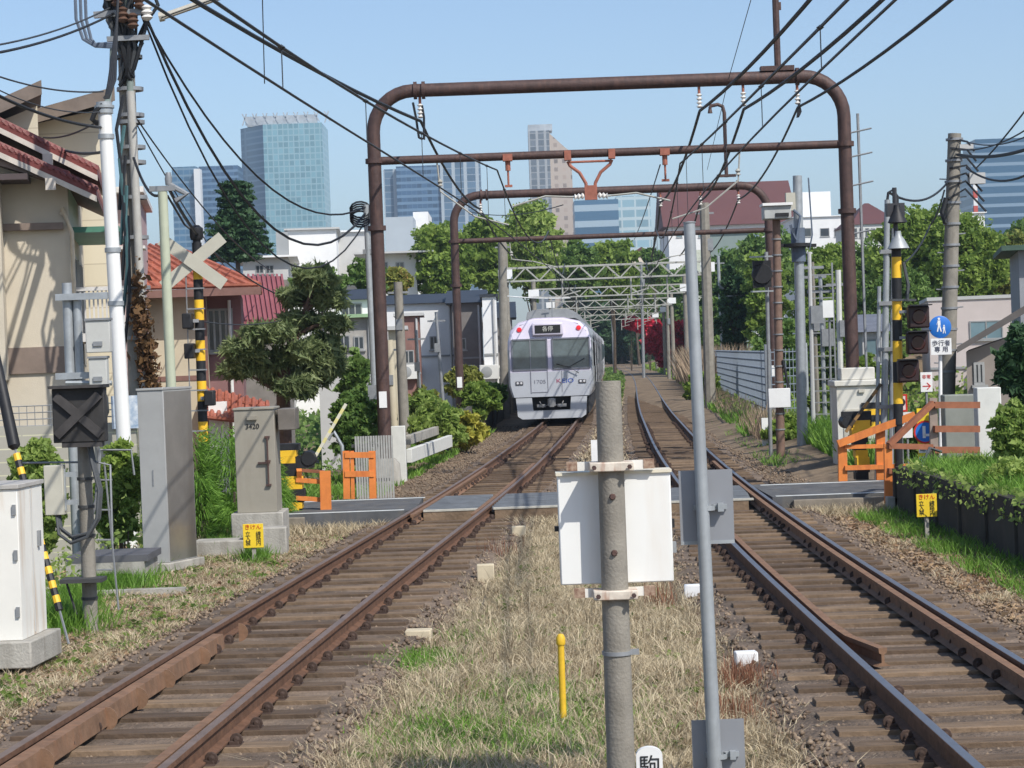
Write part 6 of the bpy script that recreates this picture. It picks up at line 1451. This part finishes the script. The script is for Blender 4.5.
# small signs near the gate
def plate_sign(label, x0, y0, x1, y1, Y, m, lines, size, tm, border=None, circ=None, zb=-.3, name='small_sign'):
    q0, q1 = P(x0,y1,Y), P(x1,y0,Y); cx = (q0.x+q1.x)/2; t = thing(name, label, 'sign', (cx,Y,zb))
    b = MB(); b.tube([(cx,Y+.03,zb),(cx,Y+.03,q1.z-.02)], .022, 6); b.build('post', galvd, t)
    b = MB(); b.b2(q0.x,q1.x,Y-.01,Y+.008,q0.z,q1.z); pl = b.build('plate', m, t)
    if border:
        b = MB()
        for (u0,u1,v0,v1) in ((q0.x,q1.x,q0.z,q0.z+.03),(q0.x,q1.x,q1.z-.03,q1.z),(q0.x,q0.x+.03,q0.z+.03,q1.z-.03),(q1.x-.03,q1.x,q0.z+.03,q1.z-.03)): b.b2(u0,u1,Y-.013,Y-.0101,v0,v1)
        b.build('border', border, pl)
    for (s_, dz, sz, m_) in lines: text('lettering', s_, sz, (cx,Y-.014,(q0.z+q1.z)/2+dz*(q1.z-q0.z)), m_, t)
    return t, q0, q1, cx, pl
redt = mat('sign_red', (0,0,0)); 
plate_sign('white plate with red arrow beside the crossing lamps', 921,372,932,392,38.5, white, [('非常',.25,.08,redt),('→',-.22,.2,redt)], .1, redt)
t,q0,q1,cx,pl = plate_sign('white plate with red border and dark round button below the lamps', 895,394,907,412,38.2, mat('plate_pink', (.75,.6,.6), .5), [('●',.0,.2,blackm)], .1, redt, border=redt)
plate_sign('blank white board leaning behind the sloping orange rail', 903,412,912,438,38.6, white, [('注意',.1,.08,blackm)], .1, redt)
t,q0,q1,cx,pl = plate_sign('tall yellow and white warning board with blue circle on the right of the crossing', 919,408,932,471,36.6, mat('board_yellow', (.85,.62,.03), .5), [('とまれ',-.18,.09,blackm)], .1, blackm, name='warning_board')
b = MB(); zc = q0.z+(q1.z-q0.z)*.62; b.lathe((cx,36.585,zc), [(0,.006),(.165,.006),(.165,0)], 'Y', 24); b.build('blue_disc', mat('sign_blue', (0,0,0)), pl)
b = MB(); b.lathe((cx,36.578,zc), [(.165,.0),(.165,.006),(.195,.006),(.195,0)], 'Y', 24); b.build('red_ring', redt, pl)
b = MB(); b.box((cx-.02,36.574,zc),(.05,.006,.2)); b.box((cx+.03,36.574,zc-.05),(.08,.006,.04)); b.build('pictogram', white, pl)
b = MB(); b.b2(q0.x+.01,q1.x-.01,36.58,36.5895,q0.z+.12,q0.z+.24); b.b2(q0.x+.01,q1.x-.01,36.58,36.5895,q0.z+.30,q0.z+.42); b.build('white_band', white, pl)
text('lettering', '踏切', .1, (cx,36.576,q0.z+.36), blackm, t)
# orange fences right
t = thing('orange_fence', 'bright orange fence with sloping top rail on the far side of the road, right', 'fence', P(843,484,38))
for (x_, y0, y1, Y) in ((843,444,485,37.9),(881,430,484,37.9)): q0, q1 = P(x_-.5,y0,Y), P(x_,y1,Y); b = MB(); b.beam(q1,q0,.15,.1); b.build('post', orange, t)
hbar(t, P(838,444,37.8), P(915,415,37.8), .12, orange); hbar(t, P(845,447,37.84), P(884,446,37.84), .07, orange); hbar(t, P(845,468,37.84), P(913,466,37.84), .08, orange)
t = thing('orange_fence', 'red-brown fence at the near road edge by the retaining wall, right', 'fence', P(889,504,33.8))
q0, q1 = P(888,444,33.8), P(889,504,33.8); b = MB(); b.beam(q1,q0,.12,.09); b.build('post', orange, t)
q0, q1 = P(933,398,34.2), P(935,478,34.2); b = MB(); b.beam(q1,q0,.12,.09); b.build('post', mat('post_grey_brown', (.3,.24,.2), .8), t)
for (A_,B_) in (((888,446),(932,447)),((888,471),(932,471)),((889,445),(933,403))): hbar(t, P(*A_,33.74), P(*B_,34.1), .085, orangeb)
for py in (405, 429, 450): hbar(t, P(934,py,34.12), P(979,py,34.3), .10, orangeb)
b = MB(); q = G(889,512,-.3); b.box((q.x,33.6,-.2),(.22,.2,.34)); tag(b.build('stub_post', concrete, bevel=.01), 'short concrete stub under the red-brown fence post', 'post')
b = MB(); q0,q1 = P(947,470,36), P(977,394,36); b.b2(q0.x,q1.x,36,36.35,-.2,q1.z); tag(b.build('grey_cabinet', mat('cab_greenish', (.24,.25,.22), .7, 0, .1, 3), bevel=.02), 'grey-green cabinet behind the red-brown fence rails', 'cabinet')
b = MB(); q0,q1 = P(980,470,34.6), P(1001,387,34.6); b.b2(q0.x,q1.x,34.6,34.9,-.2,q1.z); o = b.build('gate_pillar', mat('white_concrete', (0,0,0)), bevel=.015); tag(o, 'white concrete pillar at the end of the red-brown fence', 'pillar')
b = MB(); q = P(1006,420,34.9); b.b2(q.x-.02,q.x+6,35.2,35.35,-.2,P(1006,430,35.2).z); tag(b.build('garden_wall', concrete, bevel=.01), 'grey garden wall under the evergreen bush at the right edge', 'wall')
# retaining wall
b = MB()
y = 8.
while y < 33.3: b.b2(5.80, 5.97, y, y+1.58, -.5, .44+random.uniform(-.015,.015)); b.b2(5.76,5.86,y+1.5,y+1.62,-.5,.40); y += 1.6
tag(b.build('retaining_wall', mat('wall_dark_concrete', (.055,.048,.04), .95, 0, .3, 2, stain=(.05,.05,.04), stain_amt=.8), bevel=.01), 'dark stained retaining wall with grass on top, right of the tracks', 'wall')
n = 30000; X = RNG.uniform(5.95, 9.5, n); Yq = RNG.uniform(18, 33.2, n)
blades('green_grass', X, Yq, np.full(n,.42), .22, .016, greeng, .8)
V, Fq = leaves(np.stack([RNG.normal(5.9,.12,2500), RNG.uniform(18,33,2500), RNG.uniform(.2,.55,2500)],1), .05); struct(npmesh('creeper', V, Fq, LF['fresh']), 'stuff')
b = MB(); b.tube([P(930,500,32),P(921,470,32.5),P(930,448,33),P(942,452,33)],.025,6); b.tube([P(944,498,31.5),P(941,520,31.5),P(935,528,31.5)],.02,6); tag(b.build('drooping_cable', mat('cable_grey', (0,0,0))), 'drooping grey cable at the corner of the retaining wall', 'cable')
b = MB(); p_ = [G(740,505,-.27)+Vector((0,0,0)), G(790,513,-.27), G(830,508,-.27), G(880,520,-.27)]; b.tube(p_, .03, 6); tag(b.build('ground_cable', rust), 'rusty pipe lying on the ballast right of the crossing deck', 'pipe')
b = MB(); b.tube([G(497,500,-.27), G(492,580,-.27), G(470,640,-.27), G(440,700,-.27)], .018, 6); tag(b.build('ground_cable', cablem), 'black cable on the ground running from the deck towards the camera', 'cable')
# signs on short stakes far on
for (px,py,Y,lb) in ((765,428,55,'tiny white distance marker beside the dry weeds'),(595,452,46,'tiny white marker between the tracks just beyond the deck')):
    q = P(px,py,Y); b = MB(); b.box((q.x,Y,(q.z-.3)/2+.1),(.16,.08,q.z+.6)); tag(b.build('track_marker', white), lb, 'marker')
# undergrowth
def under(n, x0, x1, y0, y1, sz, lf, h, bias=1.4):
    X, Y = scatter(n, x0, x1, y0, y1, bias); Z = np.array([zt(x,y) for x,y in zip(X,Y)]) + RNG.random(n)**1.5*h*(.5+noise2(X,Y,.5,3)).clip(.15,1.5)
    s_ = sz*(Y/60); V, Fq = leaves(np.stack([X,Y,Z],1), 1.0); V = (V.reshape(-1,4,3) - V.reshape(-1,4,3).mean(1,keepdims=True))*s_[:,None,None] + np.stack([X,Y,Z],1)[:,None]
    struct(npmesh('undergrowth', V.reshape(-1,3), Fq, LF[lf]), 'stuff')
under(16000, lambda y: XR(y)+2.3, lambda y: XR(y)+4.8, 72, 260, .07, 'bright', .55)
under(6000, lambda y: XL(y)+1.3, lambda y: XR(y)-1.3, 90, 260, .05, 'mid', .25)
under(60000, lambda y: XR(y)+4.5-(.8 if y<58 else 0), lambda y: XR(y)+16+y*.12, 41, 260, .10, 'bright', 1.0)
under(26000, lambda y: XL(y)-16-y*.06, lambda y: XL(y)-4.2, 42, 200, .10, 'mid', .8)
under(14000, lambda y: -9.5, lambda y: -5.0, 24, 34, .10, 'fresh', 1.0, 1.0)
# ---------- wires
def wire(label, pts, r, sag=0, m=None, name='overhead_wire', group='overhead wires', n=14, cat='wire'):
    """pts: (px, py, Y) points; straight or sagging spans between them"""
    W_ = [P(*p) if not isinstance(p, Vector) else p for p in pts]; out = []
    for i in range(len(W_)-1):
        for k in range(n+1 if i == len(W_)-2 else n):
            u = k/n; q = W_[i].lerp(W_[i+1], u); q.z -= sag*4*u*(1-u); out.append(q)
    b = MB(); b.tube(out, r*.8, 5); o = b.build(name, m or wirem); tag(o, label, cat, group); return o
def ext(p0, p1, k):  # extend beyond p1
    return p1 + (p1-p0)*k
# feeders hung from the gantry insulators (run parallel to the tracks)
def feeder(label, px, r, pxn, pyn, Yn, z1=7.28, z2=6.98, px2=None, bundle=1):
    a = P(px,100,Y1); a.z = z1; n_ = P(pxn,pyn,Yn); b_ = Vector((a.x + (8.34-7.13)*.9 + .3, Y2, z2))
    if px2: b_ = P(px2,200,Y2); b_.z = z2
    c_ = Vector((b_.x+1.4, 97, z2-.6)); n0 = ext(a, n_, .8)
    mb = MB(); pts = []
    for (u0, u1, s_) in ((n0,a,.25),(a,b_,.35),(b_,c_,.3)):
        for k in range(13): q = u0.lerp(u1,k/12); q.z -= s_*4*(k/12)*(1-k/12); pts.append(q)
    mb.tube(pts, r*.85, 6); o = mb.build('feeder_cable', cablem); tag(o, label, 'cable', 'feeder cables under the gantries')
feeder('thick black feeder from the left one of three right insulators, running to the top edge', 699, .038, 794,0,31, px2=660)
feeder('thick black feeder from the middle one of three right insulators', 743, .038, 862,0,30.5, px2=700)
feeder('thick black feeder from the right one of three right insulators', 797, .032, 928,0,30, px2=738)
feeder('bundled feeder from the insulator at the left rounded corner of the big gantry', 420, .038, 222,0,30, px2=480)
wire('looped jumper cable hanging below the left corner insulator', [(413,103,46),(416,118,46),(419,138,46),(424,140,46),(424,118,46),(422,106,46)], .035, 0, cablem, 'jumper_loop', n=4, cat='cable')
wire('looped jumper cable below the right corner insulator', [(797,98,46),(800,112,46),(797,118,46),(799,100,46)], .035, 0, cablem, 'jumper_loop', n=4, cat='cable')
# contact and messenger wires
def catenary(label, Xf, off, zc, zm, side):
    yy = [13, 46, 70, 97, 128, 160, 190, 216]
    b = MB(); pts = []
    for y in np.arange(13, 217, 3.0): pts.append(Vector((Xf(y)+off*(1 if int(y/24)%2 else -1)*0+0, y, zc)))
    b.tube(pts, .014, 5); o = b.build('contact_wire', wirem); tag(o, 'bare contact wire above the %s' % side, 'wire', 'catenary wires')
    t = thing('messenger_wire', 'sagging messenger wire with droppers above the %s' % side, 'wire', (Xf(13), 13, zc))
    mb = MB(); pts = []
    for i in range(len(yy)-1):
        for k in range(12):
            u = k/12; y = yy[i]+(yy[i+1]-yy[i])*u; zz = zm - (zm-zc-.35)*4*u*(1-u) if i else zm-(zm-zc-.35)*(1-(u)**2) if False else zm-(zm-zc-.35)*4*((u*.5+.5)*(1-(u*.5+.5)))
            pts.append(Vector((Xf(y), y, zz)))
            if k % 2 == 1: dr = MB(); dr.tube([(Xf(y),y,zc),(Xf(y),y,zz)], .006, 4); dr.lathe((Xf(y),y,zz-.03), [(0,0),(.04,.03),(0,.06)], n=8); dr.build('dropper', wirem, t)
    mb.tube(pts, .018, 5); mb.build('wire', wirem, t)
catenary('', XL, 0, 5.0, 6.2, 'left track'); catenary('', XR, 0, 5.0, 6.2, 'right track')
# pull-off arms
for (Xf, y, lb) in ((XL,46,'pale steady arm over the left track at the big gantry'),(XR,46,'pale steady arm over the right track at the big gantry'),(XL,70,'pale steady arm over the left track at the second gantry'),(XR,70,'pale steady arm over the right track at the second gantry')):
    b = MB(); s_ = -1 if Xf is XL else 1; z = 6.4 if y == 46 else 5.95; b.tube([(Xf(y)-s_*.2,y,5.05),(Xf(y)+s_*.5,y,5.25),(Xf(y)+s_*1.2,y,z-.6),(Xf(y)+s_*1.25,y,z)], .02, 6); b.lathe((Xf(y)+s_*1.2,y,z-.5), [(0,0),(.06,.02),(.03,.06),(.06,.1),(.03,.14),(0,.16)], n=8)
    tag(b.build('steady_arm', truss), lb, 'steady arm')
# street cables at the left
UP = 35.6
WL = [
 ('upper thick black cable from the utility pole down to the coil on the thin pole', [(146,16,UP),(366,213,47)], .032, 1.9, cablem),
 ('second thick cable of the bundle sagging to the thin pole', [(146,20,UP),(366,207,47)], .025, 1.2, cablem),
 ('thin cable beside the bundle sagging lowest to the thin pole', [(147,26,UP),(368,217,47)], .022, 2.3, cablem),
 ('single dark cable rising left from the utility pole top', [(115,14,UP),(-30,58,28)], .025, .1, cablem),
 ('thinner cable rising left above the single dark one', [(112,8,UP),(-30,50,28)], .018, .1, wirem),
 ('long cable passing in front of the cream house roof', [(-20,86,28),(103,128,33)], .03, .1, cablem),
 ('thin cable high above the cream house to the white pole', [(-20,70,28),(104,92,33)], .016, .1, wirem),
 ('faint wire just over the cream house ridge', [(-20,80,28),(103,112,33)], .012, .15, wirem),
 ('pair of short wires from the cream house wall to the white pole', [(44,138,43),(104,118,33)], .02, .1, cablem),
 ('wavy service wire low on the cream house wall', [(44,140,43),(104,152,33)], .03, .12, cablem),
 ('cable from the utility pole down to the green pole', [(134,158,UP),(166,190,34.5)], .03, .3, cablem),
 ('thin pair of wires from the utility pole down right behind the crossing post', [(138,120,UP),(270,270,60)], .018, .3, wirem),
 ('wire from the utility pole to the red ribbed roof', [(138,126,UP),(238,282,58)], .016, .2, wirem),
 ('black cable from the green pole to the striped crossing post', [(170,190,34.5),(198,235,39)], .035, .05, cablem),
 ('service wire crossing before the ribbed roof to the pine', [(206,245,39),(330,300,60)], .02, .4, wirem),
 ('low service wire from the porch to the garden', [(205,322,39),(350,285,60)], .014, .4, wirem),
 ('left arm stay wire from the steel arm up out of the picture', [(161,19,UP),(300,-30,30)], .012, 0, wirem),
 ('drop wire in the sky above the messenger wire at left', [(263,0,24),(265,84,25)], .008, 0, wirem),
 ('thin faint wire slanting from the big gantry bar up to the top edge', [(752,-5,40),(728,80,46),(707,170,70)], .010, 0, wirem),
 ('wire from the bent cable top to the right utility pole', [(889,193,38.4),(947,183,48)], .03, .25, cablem),
 ('thick cable from the right utility pole to the right edge', [(957,155,47.8),(1050,140,40)], .045, .15, cablem),
 ('second cable from the right utility pole to the right edge', [(958,150,47.8),(1050,112,38)], .02, .2, wirem),
 ('third cable from the right utility pole to the right edge', [(960,140,47.8),(1050,122,40)], .018, .25, wirem),
 ('lowest cable from the switch box to the right edge', [(966,168,47.8),(1050,158,40)], .03, .35, cablem),
 ('steep cable crossing the banded office block to the upper right', [(976,168,47.8),(1060,60,34)], .022, .1, cablem),
 ('loose cable hanging down from the right utility pole', [(944,190,47.9),(930,225,48),(905,262,42)], .025, .1, cablem),
 ('thin white wire below the second gantry to the concrete pole by the train', [(505,296,90),(570,298,97)], .03, .05, white),
 ('light wire from the lower gantry pipe to the far trees', [(660,165,46),(634,240,97)], .018, .1, wirem),
 ('jumper wire beside the forked bracket', [(563,205,46),(470,212,60)], .014, .15, wirem),
]
for lb, p_, r_, s_, m_ in WL: wire(lb, p_, r_, s_, m_)
for k in range(3):
    lbs = ['outer looping cable left of the utility pole top','middle looping cable left of the utility pole top','inner looping cable left of the utility pole top']
    wire(lbs[k], [(76+5*k,-10,35.5),(77+5*k,20,35.5),(84+4*k,40,35.5),(96,47-k,35.5),(116,48-2*k,35.5)], .035, 0, mat('cable_blue_grey', (0,0,0)), 'cable_loop', 'cable loops at the utility pole', n=5, cat='cable')
# ---------- turn the side-street houses so their flanks run with the line of sight
def turn(o, pivot, ang):
    pv = Vector((pivot[0], pivot[1], 0)); R = Matrix.Rotation(ang, 4, 'Z'); v = o.location - pv; o.location = R @ v + pv; o.rotation_euler = (0,0,ang)
bpy.context.view_layer.update()
for o in list(SC.objects):
    if o.parent is None and o.get('category') in ('house','building') and not o.name.startswith(('cream_house','corner_house')) and o.type == 'EMPTY' and 30 < o.location.y < 240:
        w_ = [c for c in o.children if c.name.startswith('wall')]
        if not w_: continue
        xs_ = [v.co.x + o.location.x for c in w_ for v in c.data.vertices]; y0 = min(v.co.y for v in w_[0].data.vertices)+o.location.y
        if max(xs_) < XL(min(330,y0)): px_ = max(xs_); turn(o, (px_, y0), math.atan(abs(px_)/y0)*.8 if px_ < 0 else 0)
        elif min(xs_) > XR(min(330,y0)): px_ = min(xs_); turn(o, (px_, y0), -math.atan(abs(px_)/y0)*.8)
# ---------- air
hz = bpy.data.materials.new('haze'); hz.use_nodes = True; N = hz.node_tree.nodes
for x in list(N):
    if x.type != 'OUTPUT_MATERIAL': N.remove(x)
v_ = N.new('ShaderNodeVolumePrincipled'); v_.inputs['Color'].default_value = (.72,.87,1,1); v_.inputs['Density'].default_value = HAZE; v_.inputs['Anisotropy'].default_value = .3
hz.node_tree.links.new(v_.outputs[0], N['Material Output'].inputs['Volume'])
b = MB(); b.b2(-3300, 3300, -350, 3700, -5, 190); struct(b.build('haze', hz), 'stuff')
# ---------- light, air, camera
AZ, EL = math.radians(38), math.radians(47)
sd = Vector((math.sin(AZ)*math.cos(EL), -math.cos(AZ)*math.cos(EL), math.sin(EL)))
w = bpy.data.worlds.new('World'); SC.world = w; w.use_nodes = True
nt = w.node_tree; bg = nt.nodes['Background']; sk = nt.nodes.new('ShaderNodeTexSky'); sk.sky_type = 'NISHITA'; sk.sun_disc = False
sk.sun_elevation = EL; sk.sun_rotation = math.atan2(sd.x, sd.y); sk.air_density = .85; sk.dust_density = .8; sk.ozone_density = 2.0
nt.links.new(sk.outputs[0], bg.inputs['Color']); bg.inputs['Strength'].default_value = .12
sl = bpy.data.lights.new('sun', 'SUN'); sl.energy = 3.5; sl.angle = math.radians(.53); sl.color = (1, .955, .88)
so = bpy.data.objects.new('sun', sl); COL.objects.link(so); so.rotation_euler = sd.to_track_quat('Z', 'Y').to_euler()
cam = bpy.data.cameras.new('camera'); co = bpy.data.objects.new('camera', cam); COL.objects.link(co)
cam.sensor_width = 36; cam.lens = F/W*36; cam.clip_end = 8000; cam.clip_start = .1
pit = math.atan((384-HOR)/F)
R_ = Vector((1,0,0)); Fw = Vector((0, math.cos(pit), -math.sin(pit))); U = R_.cross(Fw)
X_ = R_*CR - U*SR; Y_ = R_*SR + U*CR
co.matrix_world = Matrix.Translation((0,0,EYE)) @ Matrix((X_, Y_, -Fw)).transposed().to_4x4()
SC.camera = co
SC.view_settings.view_transform = 'Standard'; SC.view_settings.look = 'None'; SC.view_settings.gamma = 1; SC.view_settings.exposure = EXPO
SC.render.engine = 'CYCLES'; SC.cycles.use_denoising = True; SC.cycles.max_bounces = 6; SC.cycles.volume_bounces = 0
